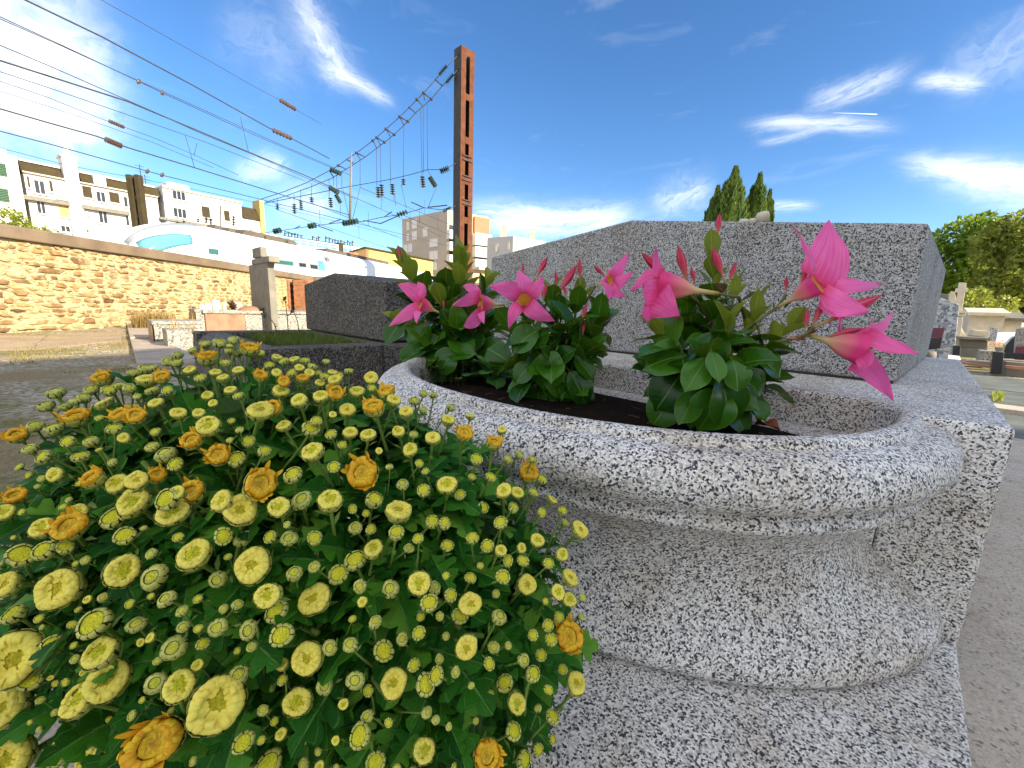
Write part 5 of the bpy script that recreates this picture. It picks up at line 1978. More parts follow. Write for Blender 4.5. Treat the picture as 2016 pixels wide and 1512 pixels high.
px_block('upright', t, M_BLACKMARBLE, [(1950, 737), (1972, 737), (1977, 694), (1954, 692)], 5.3, 0.16)
px_block('cross_beam', t, M_BLACKMARBLE, [(1976, 706), (2040, 708), (2040, 696), (1978, 694)], 5.46, 0.14)
px_block('sloping_stone', t, M_BLACKMARBLE, [(1976, 693.5), (1996, 694), (1999, 662), (1990, 668), (1980, 680)], 5.6, 0.2)
t = thing('maroon_tombstone', 'maroon framed tombstone cut by the picture edge', 'tombstone', Vector((at(2010, 720, 5.6).x, 5.6, 0)))
px_block('frame', t, M_MAROON, [(1997, 708), (2050, 712), (2050, 682), (2000, 682)], 5.75, 0.2)
px_block('inset', t, M_CREAM, [(2009, 703), (2050, 704), (2050, 690), (2010, 690)], 5.74, 0.008)
px_block('pale_stone', t, M_LIGHTGRAN, [(1999, 681.5), (2050, 682), (2050, 640), (2008, 648)], 6.1, 0.3)
t = thing('grave_border', 'reddish stone border of the grave with the dark tombstone', 'grave border', Vector((at(1960, 712, 6).x, 6, 0)))
px_block('front_border', t, M_GREYSTONE, [(1894, 716), (1952, 722), (1952, 712), (1890, 709)], 6.3, 0.25)
px_block('red_top', t, flat_mat('red_sandstone', (0.42, 0.20, 0.13), 0.8, 0.15, 5), [(1892, 717), (1950, 725), (1950, 720), (1894, 712)], 6.1, 0.1)
px_block('grey_side', t, M_GREYSTONE, [(1976, 745), (2060, 775), (2060, 718), (1980, 712)], 5.25, 0.5)
px_block('red_side', t, flat_mat('red_sandstone_b', (0.42, 0.20, 0.13), 0.8, 0.15, 5), [(1978, 725), (2060, 733), (2060, 726), (1979, 719)], 5.2, 0.04)


def moss_spot():
    return onz(rng.uniform(1953, 1975), rng.uniform(776, 790), 0.02)


grass_patch('path_moss', 'tuft of yellow green grass in the path joint', moss_spot, 0.02, 0.06, 0.004, 160, M_LEAFY)

# a beige stone lying on the headstone's top edge
hz_ = onplane(1484, 424, uvz(0.5, 0.465, 0), UV_V)
hu_ = to_uv(hz_)[0]
hz_.z = 0.893 + (0.992 - 0.893) * (hu_ - 0.15) / 0.795 + 0.016
mb = MB()
ico = []
for k in range(3):
    c = hz_ + UV_U * (0.025 - 0.025 * k) + Vector((0, 0, -0.01 + (0.012 if k == 2 else 0)))
    r0_ = (0.015, 0.013, 0.020)[k]
    vs = []
    prof = [(0.0, -r0_), (r0_ * 0.8, -r0_ * 0.6), (r0_, 0), (r0_ * 0.75, r0_ * 0.55), (0.0, r0_ * 0.75)]
    mb.lathe(prof, 9, 0, Matrix.Translation(c))
for i, p in enumerate(mb.v):
    mb.v[i] = p + Vector((mnoise.noise(p * 40), mnoise.noise(p * 40 + Vector((5, 0, 0))), mnoise.noise(p * 40 + Vector((0, 7, 0))))) * 0.005
tag(mb.build('fossil_stone', M_CREAM, None, True), 'rough beige stone ornament lying on top of the granite headstone', 'stone ornament')

# ================================================================ flowering climbers (trumpet flowers) in the planter
def mand_leaf_mat(name, base0, base1, rim, rough, trans, seed):
    m, nt, b = new_mat(name, rough, 0.36)
    uv = nn(nt, 'ShaderNodeUVMap', uv_map='UVMap')
    sp_ = nn(nt, 'ShaderNodeSeparateXYZ')
    nt.links.new(uv.outputs[0], sp_.inputs[0])
    oi = nt.nodes.new('ShaderNodeObjectInfo')
    x = math_n(nt, 'ABSOLUTE', sp_.outputs[0])                  # 0 at the midrib, 1 at the rim
    y = sp_.outputs[1]
    base = mixc(nt, oi.outputs['Random'], base0, base1)
    co = coords(nt)
    n = noise_n(nt, co, 45, 3)
    base = mixc(nt, 0.35, base, ramp(nt, n.outputs[0], [(0.3, 0.3), (0.7, 0.7)]), 'OVERLAY')
    # side veins
    vv = math_n(nt, 'SINE', math_n(nt, 'MULTIPLY', math_n(nt, 'SUBTRACT', y, math_n(nt, 'MULTIPLY', x, 0.16)), 62.0))
    vein = ramp(nt, vv, [(0.86, 0.0), (1.0, 0.10)])
    mid = ramp(nt, x, [(0.02, 0.75), (0.055, 0.0)])
    edge = ramp(nt, x, [(0.94, 0.0), (0.995, 0.8)])
    c = mixc(nt, vein, base, rim)
    c = mixc(nt, mid, c, rim)
    c = mixc(nt, math_n(nt, 'MULTIPLY', edge, 0.8), c, rim)
    nt.links.new(c, b.inputs['Base Color'])
    bump(nt, b, math_n(nt, 'ADD', math_n(nt, 'MULTIPLY', vein, -1), math_n(nt, 'MULTIPLY', mid, -1.5)), 0.35, 0.002)
    tr_ = nn(nt, 'ShaderNodeBsdfTranslucent')
    nt.links.new(mixc(nt, 0.5, c, (0.30, 0.36, 0.02), 'SCREEN'), tr_.inputs[0])
    mx = nn(nt, 'ShaderNodeMixShader', i_0=trans)
    nt.links.new(b.outputs[0], mx.inputs[1])
    nt.links.new(tr_.outputs[0], mx.inputs[2])
    nt.links.new(mx.outputs[0], nt.nodes['Material Output'].inputs[0])
    return m


M_MLEAF = mand_leaf_mat('glossy_dark_leaf', (0.009, 0.066, 0.003), (0.046, 0.165, 0.008), (0.17, 0.28, 0.03), 0.24, 0.2, 0)
M_MYOUNG = mand_leaf_mat('young_leaf', (0.15, 0.21, 0.018), (0.27, 0.32, 0.03), (0.38, 0.42, 0.10), 0.38, 0.38, 1)
M_MSTEM = flat_mat('green_brown_stem', (0.12, 0.13, 0.035), 0.6, 0.4, 30)


def leaf_mesh(name, mat, wid=0.27, fold=0.35, curl=0.25, wave=0.03, seed=0):
    """unit long leaf along +Y, upper side +Z"""
    r = random.Random(seed)
    mb = MB()
    NY, NX = 14, 6
    vs, uvs = [], []
    for j in range(NY + 1):
        y = j / NY
        w = wid * (math.sin(math.pi * min(1, y ** 1.12)) ** 0.66 if 0 < y < 1 else 0.0)
        w *= 1.0 + 0.12 * (0.5 - abs(y - 0.5))
        if y > 0.9:
            w *= 0.55
        for i in range(NX + 1):
            x = 2 * i / NX - 1
            xx = x * w
            z = fold * abs(xx) * (1 - 0.3 * abs(x)) - curl * y * y * 0.5 + wave * math.sin(y * 9 + seed + (1.5 if x > 0 else 0)) * abs(x)
            vs.append((xx, y - 0.15 * curl * y * y, z))
            uvs.append((x, y))
    fs = [(j * (NX + 1) + i, j * (NX + 1) + i + 1, (j + 1) * (NX + 1) + i + 1, (j + 1) * (NX + 1) + i) for j in range(NY) for i in range(NX)]
    mb.add(vs, fs, 0, None, None, uvs)
    # stalk
    mb.tube([(0, -0.12, 0.02), (0, 0.02, 0)], [0.014, 0.016], 5)
    return mb.mesh(name, mat, True)


LEAVES = [leaf_mesh('glossy_leaf', M_MLEAF, 0.25 + 0.03 * k, 0.25 + 0.12 * (k % 3), 0.15 + 0.2 * k, 0.02 + 0.012 * (k % 4), k) for k in range(6)]
YOUNG = [leaf_mesh('young_leaf', M_MYOUNG, 0.21 + 0.03 * k, 0.4 + 0.15 * k, 0.0 + 0.12 * k, 0.02, 20 + k) for k in range(4)]


def petal_mats():
    m, nt, b = new_mat('pink_petal', 0.5, 0.25)
    uv = nn(nt, 'ShaderNodeUVMap', uv_map='UVMap')
    sp_ = nn(nt, 'ShaderNodeSeparateXYZ')
    nt.links.new(uv.outputs[0], sp_.inputs[0])
    oi = nt.nodes.new('ShaderNodeObjectInfo')
    ve = nn(nt, 'ShaderNodeTexNoise', i_Scale=1.0, i_Detail=3.0)
    mp = nn(nt, 'ShaderNodeMapping', i_Scale=(9.0, 1.3, 1.0))
    nt.links.new(uv.outputs[0], mp.inputs[0])
    nt.links.new(mp.outputs[0], ve.inputs['Vector'])
    c = mixc(nt, oi.outputs['Random'], (0.93, 0.060, 0.34), (0.98, 0.13, 0.48))
    c = mixc(nt, ramp(nt, ve.outputs[0], [(0.35, 0.0), (0.7, 0.55)]), c, (1.0, 0.36, 0.62))
    c = mixc(nt, ramp(nt, sp_.outputs[1], [(0.0, 0.65), (0.28, 0.0)]), c, (0.74, 0.015, 0.10))
    nt.links.new(c, b.inputs['Base Color'])
    bump(nt, b, ve.outputs[0], 0.25, 0.002)
    tr_ = nn(nt, 'ShaderNodeBsdfTranslucent')
    nt.links.new(c, tr_.inputs[0])
    mx = nn(nt, 'ShaderNodeMixShader', i_0=0.35)
    nt.links.new(b.outputs[0], mx.inputs[1])
    nt.links.new(tr_.outputs[0], mx.inputs[2])
    nt.links.new(mx.outputs[0], nt.nodes['Material Output'].inputs[0])
    # funnel: cream at the stalk, pink outside, yellow inside
    m2, nt, b = new_mat('flower_funnel', 0.5, 0.25)
    uv = nn(nt, 'ShaderNodeUVMap', uv_map='UVMap')
    sp_ = nn(nt, 'ShaderNodeSeparateXYZ')
    nt.links.new(uv.outputs[0], sp_.inputs[0])
    geo = nt.nodes.new('ShaderNodeNewGeometry')
    out_ = ramp(nt, sp_.outputs[1], [(0.0, (0.30, 0.16, 0.05)), (0.10, (0.50, 0.42, 0.12)), (0.34, (0.72, 0.56, 0.28)), (0.55, (0.82, 0.30, 0.26)), (0.85, (0.80, 0.06, 0.24))])
    in_ = ramp(nt, sp_.outputs[1], [(0.3, (0.75, 0.30, 0.03)), (0.72, (0.85, 0.45, 0.06)), (0.92, (0.86, 0.48, 0.10)), (0.99, (0.80, 0.10, 0.20))])
    c = mixc(nt, geo.outputs['Backfacing'], out_, in_)
    nt.links.new(c, b.inputs['Base Color'])
    tr_ = nn(nt, 'ShaderNodeBsdfTranslucent')
    nt.links.new(c, tr_.inputs[0])
    mx = nn(nt, 'ShaderNodeMixShader', i_0=0.25)
    nt.links.new(b.outputs[0], mx.inputs[1])
    nt.links.new(tr_.outputs[0], mx.inputs[2])
    nt.links.new(mx.outputs[0], nt.nodes['Material Output'].inputs[0])
    # bud: dark crimson with paler seams
    m3, nt, b = new_mat('crimson_bud', 0.45, 0.35)
    uv = nn(nt, 'ShaderNodeUVMap', uv_map='UVMap')
    sp_ = nn(nt, 'ShaderNodeSeparateXYZ')
    nt.links.new(uv.outputs[0], sp_.inputs[0])
    tw = math_n(nt, 'FRACT', math_n(nt, 'MULTIPLY_ADD', sp_.outputs[1], 0.7, math_n(nt, 'MULTIPLY', sp_.outputs[0], 5.0)))
    c = ramp(nt, sp_.outputs[1], [(0.0, (0.20, 0.24, 0.05)), (0.16, (0.40, 0.30, 0.10)), (0.34, (0.62, 0.13, 0.12)), (0.62, (0.52, 0.018, 0.07)), (1.0, (0.30, 0.010, 0.03))])
    c = mixc(nt, ramp(nt, tw, [(0.75, 0.0), (0.95, 0.6)]), c, (0.80, 0.16, 0.26))
    nt.links.new(c, b.inputs['Base Color'])
    return m, m2, m3


M_PETAL, M_FUNNEL, M_BUD = petal_mats()
M_SEPAL = flat_mat('reddish_sepal', (0.16, 0.05, 0.03), 0.55, 0.4, 40)


def funnel_mesh():
    """unit long from the stalk (0) to the mouth (1) along +Z; hollow, seen from inside too"""
    prof = [(0.0, 0.022), (0.12, 0.024), (0.30, 0.030), (0.40, 0.044), (0.48, 0.068), (0.58, 0.100), (0.70, 0.128), (0.82, 0.142), (0.92, 0.156), (1.0, 0.172)]
    mb = MB()
    n = 20
    vs, uvs, fs = [], [], []
    for i, (z, r) in enumerate(prof):
        for k in range(n + 1):
            a = 2 * math.pi * k / n
            rr = r * (1 + (0.09 * math.cos(5 * a) if z > 0.45 else 0))
            vs.append((rr * math.cos(a), rr * math.sin(a), z))
            uvs.append((k / n, z))
    for i in range(len(prof) - 1):
        for k in range(n):
            fs.append((i * (n + 1) + k, i * (n + 1) + k + 1, (i + 1) * (n + 1) + k + 1, (i + 1) * (n + 1) + k))
    mb.add(vs, fs, 0, None, None, uvs)
    return mb.mesh('flower_funnel', M_FUNNEL, True)


FUNNEL = funnel_mesh()


def petal_mesh(seed, wid=0.30, recurve=0.35, point=1.0):
    """unit long from the mouth along +Y; asymmetric, twisted like a pinwheel, pointed to one side"""
    r = random.Random(seed)
    mb = MB()
    NY, NX = 10, 8
    vs, uvs = [], []
    for j in range(NY + 1):
        y = j / NY
        tp = max(0.0, 1 - y) ** 0.72
        wl = wid * (0.78 + 0.30 * math.sin(math.pi * min(1, y * 0.8))) * tp
        wr = wid * (0.86 + 0.85 * math.sin(math.pi * min(1, 0.02 + y * 0.72))) * tp
        for i in range(NX + 1):
            x = 2 * i / NX - 1
            xx = (x * wr if x > 0 else x * wl)
            skew = -0.22 * y * y * point
            z = -recurve * y ** 2.2 * 0.5 + 0.10 * math.sin(math.pi * y) - 0.30 * xx * xx / max(wid, 0.01) * 0.6 + 0.16 * xx * y + 0.05 * math.sin(8 * y + 3 * x + seed) * abs(x) ** 1.5 + 0.02 * math.sin(13 * y + 2 * seed) * x
            vs.append((xx + skew, y, z))
            uvs.append((x, y))
    fs = [(j * (NX + 1) + i, j * (NX + 1) + i + 1, (j + 1) * (NX + 1) + i + 1, (j + 1) * (NX + 1) + i) for j in range(NY) for i in range(NX)]
    mb.add(vs, fs, 0, None, None, uvs)
    return mb.mesh('petal', M_PETAL, True)


PETALS = [petal_mesh(k, 0.27 + 0.02 * k, 0.25 + 0.18 * k) for k in range(4)]


def bud_mesh():
    prof = [(0.0, 0.020), (0.12, 0.024), (0.25, 0.032), (0.36, 0.055), (0.48, 0.085), (0.60, 0.098), (0.72, 0.086), (0.84, 0.056), (0.94, 0.022), (1.0, 0.003)]
    mb = MB()
    n = 12
    vs, uvs, fs = [], [], []
    for i, (z, r) in enumerate(prof):
        for k in range(n + 1):
            a = 2 * math.pi * k / n + z * 1.6
            rr = r * (1 + 0.10 * math.cos(5 * (a - z * 3)))
            vs.append((rr * math.cos(a), rr * math.sin(a), z))
            uvs.append((k / n, z))
    for i in range(len(prof) - 1):
        for k in range(n):
            fs.append((i * (n + 1) + k, i * (n + 1) + k + 1, (i + 1) * (n + 1) + k + 1, (i + 1) * (n + 1) + k))
    mb.add(vs, fs, 0, None, None, uvs)
    return mb.mesh('flower_bud', M_BUD, True)


BUD = bud_mesh()


class Climber:
    def __init__(s, label, base):
        s.base = Vector(base)
        s.t = thing('trumpet_flower_plant', label, 'flowering plant', s.base, 'trumpet flower plants in the planter')
        s.stem = MB()
        s.r = random.Random(hash(label) % 1000 if False else len(label))

    def loc(s, P):
        return Vector(P) - s.base

    def leaf(s, P, d, up, L, young=False, k=None, wide=1.0):
        """leaf from P along d, upper side towards up"""
        ms = YOUNG if young else LEAVES
        d = Vector(d).normalized()
        z = Vector(up) - d * Vector(up).dot(d)
        if z.length < 1e-4:
            z = d.orthogonal()
        z.normalize()
        x = d.cross(z)
        rot = Matrix(((x.x, d.x, z.x, 0), (x.y, d.y, z.y, 0), (x.z, d.z, z.z, 0), (0, 0, 0, 1)))
        place('leaf', ms[s.r.randrange(len(ms)) if k is None else k], s.t, TRS(s.loc(P), rot, (L * wide, L, L)))

    def shoot(s, tip, L=0.085, nodes=5, young=2, start=0.42, dense=2, bow=0.02, r0=0.0055, spread=1.0, upright=0.2, top=True):
        L *= 1.0
        nodes += dense
        start *= 0.75
        b, t = s.base + Vector((s.r.uniform(-0.02, 0.02), s.r.uniform(-0.02, 0.02), 0)), Vector(tip)
        mid = b.lerp(t, 0.5) + Vector((s.r.uniform(-bow, bow), s.r.uniform(-bow, bow), 0.02))
        pts = []
        for k in range(9):
            f = k / 8
            pts.append((b * (1 - f) ** 2 + mid * 2 * f * (1 - f) + t * f * f))
        s.stem.tube(pts, [r0 * (1 - 0.55 * k / 8) for k in range(9)], 6)
        ax = (pts[-1] - pts[-3]).normalized()
        ph = s.r.uniform(0, 3.14)
        for k in range(nodes):
            f = start + (1 - start) * (k + 0.6) / nodes
            q = f * 8
            i = min(7, int(q))
            P = pts[i].lerp(pts[i + 1], q - i)
            yg = k >= nodes - young
            e1 = ax.orthogonal().normalized()
            e2 = ax.cross(e1)
            el = (0.95 - 0.75 * (k / max(1, nodes - 1)) ** 1.4) * spread      # lower leaves spread, top ones stand up
            for side in (0, math.pi):
                a = ph + side + k * 1.57 + s.r.uniform(-0.35, 0.35)
                out = e1 * math.cos(a) + e2 * math.sin(a)
                d = out * math.sin(el * 1.45) + ax * math.cos(el * 1.45) + Vector((0, 0, upright * s.r.uniform(0.2, 1)))
                ll = L * s.r.uniform(0.75, 1.12) * (0.80 if yg else 1.0)
                s.leaf(P, d, ax + Vector((0, 0, 0.5)), ll, yg)

    def branch(s, pts, r=0.0035):
        s.stem.tube(pts, [r] * (len(pts) - 1) + [r * 0.8], 6)

    def flower(s, base, mouth, spread, plen, pet=None, roll=0.0, thick=1.0, seed=0, tilt=None, plens=None):
        """funnel from base to mouth; petals open by `spread` (0 along the axis, 1.57 flat)"""
        r = random.Random(seed)
        base, mouth = Vector(base), Vector(mouth)
        ax = mouth - base
        L = ax.length
        rot = frame(ax, Vector((0, 0, 1)))
        M = TRS(s.loc(base), rot, (L * thick, L * thick, L))
        fo = place('flower', FUNNEL, s.t, M)
        R_ = 0.165
        for k in range(5):
            a = roll + 2 * math.pi * k / 5 + r.uniform(-0.12, 0.12)
            sp_ = spread + r.uniform(-0.18, 0.18) + (tilt[k] if tilt else 0)
            pl = plen / L * (plens[k] if plens else r.uniform(0.9, 1.1))
            # petal +Y leaves the rim outward, its upper side (+Z) looks into the throat
            out = Vector((math.cos(a), math.sin(a), 0))
            y = out * math.sin(sp_) + Vector((0, 0, 1)) * math.cos(sp_)
            z = -out * math.cos(sp_) + Vector((0, 0, 1)) * math.sin(sp_)
            x = y.cross(z)
            # children live in the funnel's scaled space
            Sx = thick
            m3 = Matrix(((x.x, y.x, z.x, 0), (x.y, y.y, z.y, 0), (x.z, y.z, z.z, 0), (0, 0, 0, 1)))
            S = Matrix.Diagonal((1 / Sx, 1 / Sx, 1, 1))
            o = place('petal', PETALS[r.randrange(4)], fo, Matrix.Translation((out.x * R_ * 0.9, out.y * R_ * 0.9, 0.97)) @ S @ m3 @ Matrix.Diagonal((pl, pl, pl, 1)))
        return fo

    def flower_tips(s, base, mouth, thick, tips, seed=0):
        """funnel from base to mouth; each petal reaches a given tip (point, width factor)"""
        r = random.Random(seed)
        base, mouth = Vector(base), Vector(mouth)
        ax = mouth - base
        L = ax.length
        rot = frame(ax, Vector((0, 0, 1)))
        M = TRS(s.loc(base), rot, (L * thick, L * thick, L))
        fo = place('flower', FUNNEL, s.t, M)
        Mi = M.inverted()
        axn = ax.normalized()
        R_ = 0.155 * L * thick
        for k, (tp, wf) in enumerate(tips):
            tp = Vector(tp)
            turn = 1.1 if wf > 0.65 else 0.25
            out = tp - mouth
            out = out - axn * out.dot(axn)
            if out.length < 1e-5:
                out = axn.orthogonal()
            out.normalize()
            b0 = mouth + out * R_ * 0.92 - axn * L * 0.03
            y = tp - b0
            pl = y.length
            y.normalize()
            z = axn - y * axn.dot(y)
            if z.length < 0.15:
                z = (axn - out) - y * (axn - out).dot(y)
            z.normalize()
            # the petals twist like a pinwheel, so their faces turn to one side
            vw = (CAM - mouth).normalized()
            vw = vw - y * vw.dot(y)
            if vw.length > 0.05:
                vw.normalize()
                if z.dot(vw) < 0 and out.dot(CAM - mouth) > 0:
                    z = z * 0.6 - vw * turn
                else:
                    z = z * 0.6 + vw * turn
                z = (z - y * z.dot(y)).normalized()
            x = y.cross(z)
            W = Matrix(((x.x, y.x, z.x, 0), (x.y, y.y, z.y, 0), (x.z, y.z, z.z, 0), (0, 0, 0, 1)))
            place('petal', PETALS[r.randrange(4)], fo, Mi @ Matrix.Translation(s.loc(b0)) @ W @ Matrix.Diagonal((pl * wf, pl, pl, 1)))
        return fo

    def bud(s, base, tip, thick=1.0):
        base, tip = Vector(base), Vector(tip)
        L = (tip - base).length
        place('flower_bud', BUD, s.t, TRS(s.loc(base), frame(tip - base), (L * thick, L * thick, L)))

    def sepal(s, P, d, L=0.02):
        mb = s.sep = getattr(s, 'sep', MB())
        d = Vector(d).normalized()
        for k in range(4):
            w = d.orthogonal().normalized()
            w = Quaternion(d, 1.57 * k) @ w
            mb.add([P, P + d * L * 0.5 + w * L * 0.25, P + d * L + w * L * 0.15, P + d * L * 0.5 + w * L * 0.05 + d.cross(w) * L * 0.15], [(0, 1, 2, 3)])

    def done(s):
        s.stem.build('stems', M_MSTEM, s.t, True)
        if hasattr(s, 'sep'):
            s.sep.build('sepals', M_SEPAL, s.t)


SOILZ = 0.435
# ---- the plant with the big pink trumpets, before the headstone
C3 = Climber('bushy pink trumpet flower plant before the headstone with four long buds', onz(1400, 822, SOILZ))
Y3 = C3.base.y
for (px, py, dY, kw) in (((1402), 505, 0.05, dict(L=0.080, nodes=6, young=4, start=0.62, spread=0.7)),
                         (1490, 600, 0.00, dict(L=0.075, nodes=5, young=4, start=0.5, spread=0.75)),
                         (1560, 640, -0.03, dict(L=0.07, nodes=4, young=3, start=0.5)),
                         (1300, 660, 0.00, dict(L=0.085, nodes=5, young=1, start=0.4)),
                         (1345, 600, 0.08, dict(L=0.085, nodes=5, young=1, start=0.45)),
                         (1430, 650, -0.06, dict(L=0.09, nodes=5, young=1, start=0.35)),
                         (1490, 700, -0.03, dict(L=0.09, nodes=4, young=0, start=0.35)),
                         (1385, 715, -0.10, dict(L=0.095, nodes=4, young=0, start=0.3)),
                         (1305, 725, -0.05, dict(L=0.09, nodes=4, young=0, start=0.3)),
                         (1450, 560, 0.10, dict(L=0.08, nodes=5, young=2, start=0.5)),
                         (1440, 730, -0.10, dict(L=0.09, nodes=4, young=0, start=0.3)),
                         (1370, 640, 0.10, dict(L=0.09, nodes=5, young=0, start=0.35)), (1500, 750, 0.0, dict(L=0.085, nodes=3, young=0, start=0.4)), (1330, 690, -0.08, dict(L=0.09, nodes=4, young=0, start=0.35))):
    C3.shoot(at(px, py, Y3 + dY), **kw)
# leaves hanging over the soil towards the viewer: tip, base
for (bx, by, tx, ty, L, Yd) in ((1415, 740, 1470, 855, 0.13, -0.13), (1420, 765, 1385, 850, 0.11, -0.12), (1375, 765, 1335, 840, 0.105, -0.10), (1450, 720, 1525, 775, 0.11, -0.10), (1470, 690, 1560, 735, 0.11, -0.06), (1345, 730, 1290, 805, 0.10, -0.06), (1360, 700, 1275, 700, 0.10, -0.08), (1440, 705, 1470, 770, 0.08, -0.14), (1400, 690, 1420, 755, 0.085, -0.14), (1390, 705, 1350, 770, 0.085, -0.13), (1330, 775, 1285, 835, 0.09, -0.05), (1470, 770, 1520, 830, 0.09, -0.04), (1360, 790, 1365, 845, 0.09, -0.06)):
    a, b = at(bx, by, Y3 + Yd), at(tx, ty, Y3 + Yd - 0.05)
    C3.leaf(a, b - a, Vector((0, -0.75, 0.75)), (b - a).length * 0.95, False, None, 1.05)
# flower stems and flowers
s1 = at(1410, 640, Y3)
j1 = at(1455, 585, Y3 - 0.02)
f5b = at(1415, 578, Y3 - 0.06)
C3.branch([at(1470, 640, Y3), j1, f5b])
C3.flower_tips(f5b, at(1292, 563, Y3 - 0.035), 1.55, [(at(1271, 500, Y3 - 0.06), 0.7), (at(1236, 575, Y3 - 0.10), 1.0), (at(1256, 642, Y3 - 0.10), 0.75), (at(1312, 622, Y3 - 0.12), 1.35), (at(1240, 548, Y3 - 0.02), 1.0)], 5)
f6b = at(1530, 605, Y3 - 0.04)
C3.branch([at(1420, 680, Y3), at(1480, 640, Y3 - 0.02), f6b], 0.004)
C3.flower_tips(f6b, at(1612, 559, Y3 - 0.09), 1.75, [(at(1693, 442, Y3 - 0.055), 1.25), (at(1614, 462, Y3 - 0.10), 0.55), (at(1760, 536, Y3 - 0.10), 0.50), (at(1704, 620, Y3 - 0.15), 1.15), (at(1667, 654, Y3 - 0.13), 0.60)], 6)
f7b = at(1592, 660, Y3 - 0.08)
C3.branch([at(1440, 720, Y3 - 0.02), at(1520, 675, Y3 - 0.05), f7b], 0.0045)
C3.flower_tips(f7b, at(1694, 689, Y3 - 0.11), 1.9, [(at(1789, 657, Y3 - 0.10), 0.85), (at(1799, 690, Y3 - 0.14), 0.9), (at(1771, 750, Y3 - 0.14), 0.9), (at(1722, 728, Y3 - 0.17), 1.3), (at(1742, 656, Y3 - 0.07), 0.9)], 7)
for (bx, by, tx, ty, dY, th) in ((1412, 470, 1417, 418, 0.05, 1.2), (1356, 566, 1334, 482, 0.03, 1.0), (1428, 558, 1402, 486, 0.02, 1.05), (1370, 565, 1360, 525, 0.02, 1.1), (1432, 562, 1450, 514, 0.03, 1.0), (1325, 555, 1262, 497, 0.0, 1.05), (1572, 572, 1593, 518, -0.02, 1.1), (1548, 580, 1548, 543, -0.02, 1.1), (1602, 645, 1738, 580, -0.10, 0.9), (1610, 668, 1704, 646, -0.06, 0.85), (1585, 655, 1590, 606, -0.09, 1.1), (1596, 650, 1622, 592, -0.09, 1.0), (1545, 665, 1590, 668, -0.07, 0.9)):
    C3.bud(at(bx, by, Y3 + dY), at(tx, ty, Y3 + dY), th)
for (x0, y0, x1, y1, dY) in ((1412, 470, 1405, 520, 0.05), (1356, 566, 1390, 620, 0.02), (1428, 558, 1430, 600, 0.02), (1325, 555, 1380, 600, 0.0), (1572, 572, 1545, 605, -0.03), (1602, 645, 1580, 662, -0.09), (1548, 580, 1530, 605, -0.03)):
    C3.branch([at(x0, y0, Y3 + dY), at(x1, y1, Y3 + dY)], 0.003)
C3.sepal(at(1584, 660, Y3 - 0.08), Vector((0.6, 0, 0.5)), 0.03)
C3.sepal(at(1428, 575, Y3 - 0.05), Vector((-0.6, 0, 0.5)), 0.025)
C3.done()

# ---- the plant with the open flower facing the viewer
C2 = Climber('pink trumpet flower plant in the middle with an open yellow throated flower', onz(1108, 772, SOILZ))
Y2 = C2.base.y
for (px, py, dY, kw) in ((1085, 590, 0.02, dict(L=0.09, nodes=5, young=1, start=0.5)), (1140, 580, 0.03, dict(L=0.085, nodes=5, young=2, start=0.5)), (1175, 640, 0.0, dict(L=0.09, nodes=5, young=0, start=0.4)), (1120, 650, -0.08, dict(L=0.09, nodes=4, young=0, start=0.35)), (1060, 680, -0.08, dict(L=0.095, nodes=4, young=0, start=0.35)), (1150, 700, -0.08, dict(L=0.09, nodes=4, young=0, start=0.3)), (1010, 650, 0.05, dict(L=0.09, nodes=5, young=0, start=0.4)), (1180, 610, 0.06, dict(L=0.085, nodes=4, young=1, start=0.5)), (1100, 620, -0.02, dict(L=0.09, nodes=4, young=0, start=0.4)), (1040, 620, 0.06, dict(L=0.09, nodes=5, young=0, start=0.4)), (1085, 720, -0.12, dict(L=0.09, nodes=3, young=0, start=0.2)), (1000, 715, -0.02, dict(L=0.095, nodes=4, young=0, start=0.3)), (1125, 765, -0.10, dict(L=0.09, nodes=3, young=0, start=0.3)), (1040, 755, -0.08, dict(L=0.09, nodes=3, young=0, start=0.3))):
    C2.shoot(at(px, py, Y2 + dY), **kw)
for (bx, by, tx, ty, Yd) in ((1075, 700, 1110, 790, -0.10), (1050, 715, 1010, 745, -0.10), (1130, 700, 1175, 745, -0.10), (1095, 690, 1060, 770, -0.12), (1120, 730, 1165, 800, -0.12), (1030, 690, 1070, 640, -0.10), (1060, 650, 1000, 675, -0.12), (1100, 740, 1100, 815, -0.06), (1060, 740, 1045, 800, -0.06), (1125, 760, 1150, 825, -0.03)):
    a, b = at(bx, by, Y2 + Yd), at(tx, ty, Y2 + Yd - 0.04)
    C2.leaf(a, b - a, Vector((0, -0.75, 0.75)), (b - a).length * 1.0, False, None, 1.0)
m3_ = at(1031, 589, Y2 - 0.16)
C2.flower_tips(at(1050, 612, Y2 - 0.05), m3_, 0.82, [(at(971, 551, Y2 - 0.16), 1.1), (at(1033, 531, Y2 - 0.15), 1.45), (at(1076, 551, Y2 - 0.16), 1.15), (at(1081, 638, Y2 - 0.18), 0.95), (at(993, 640, Y2 - 0.18), 0.95)], 3)
C2.branch([at(1085, 640, Y2), at(1052, 612, Y2 - 0.05)])
for (bx, by, tx, ty, dY, th) in ((1052, 552, 1079, 504, -0.02, 1.15), (1142, 560, 1141, 506, 0.02, 0.9), (1092, 588, 1137, 520, 0.0, 1.0), (1196, 548, 1168, 522, 0.02, 1.1), (1068, 598, 1076, 556, -0.05, 1.1), (1143, 640, 1156, 598, -0.08, 1.0), (1030, 545, 1029, 518, -0.02, 1.1), (1098, 570, 1093, 532, 0.0, 1.0), (1116, 590, 1110, 560, -0.02, 1.0), (1147, 660, 1150, 635, -0.1, 1.2)):
    C2.bud(at(bx, by, Y2 + dY), at(tx, ty, Y2 + dY), th)
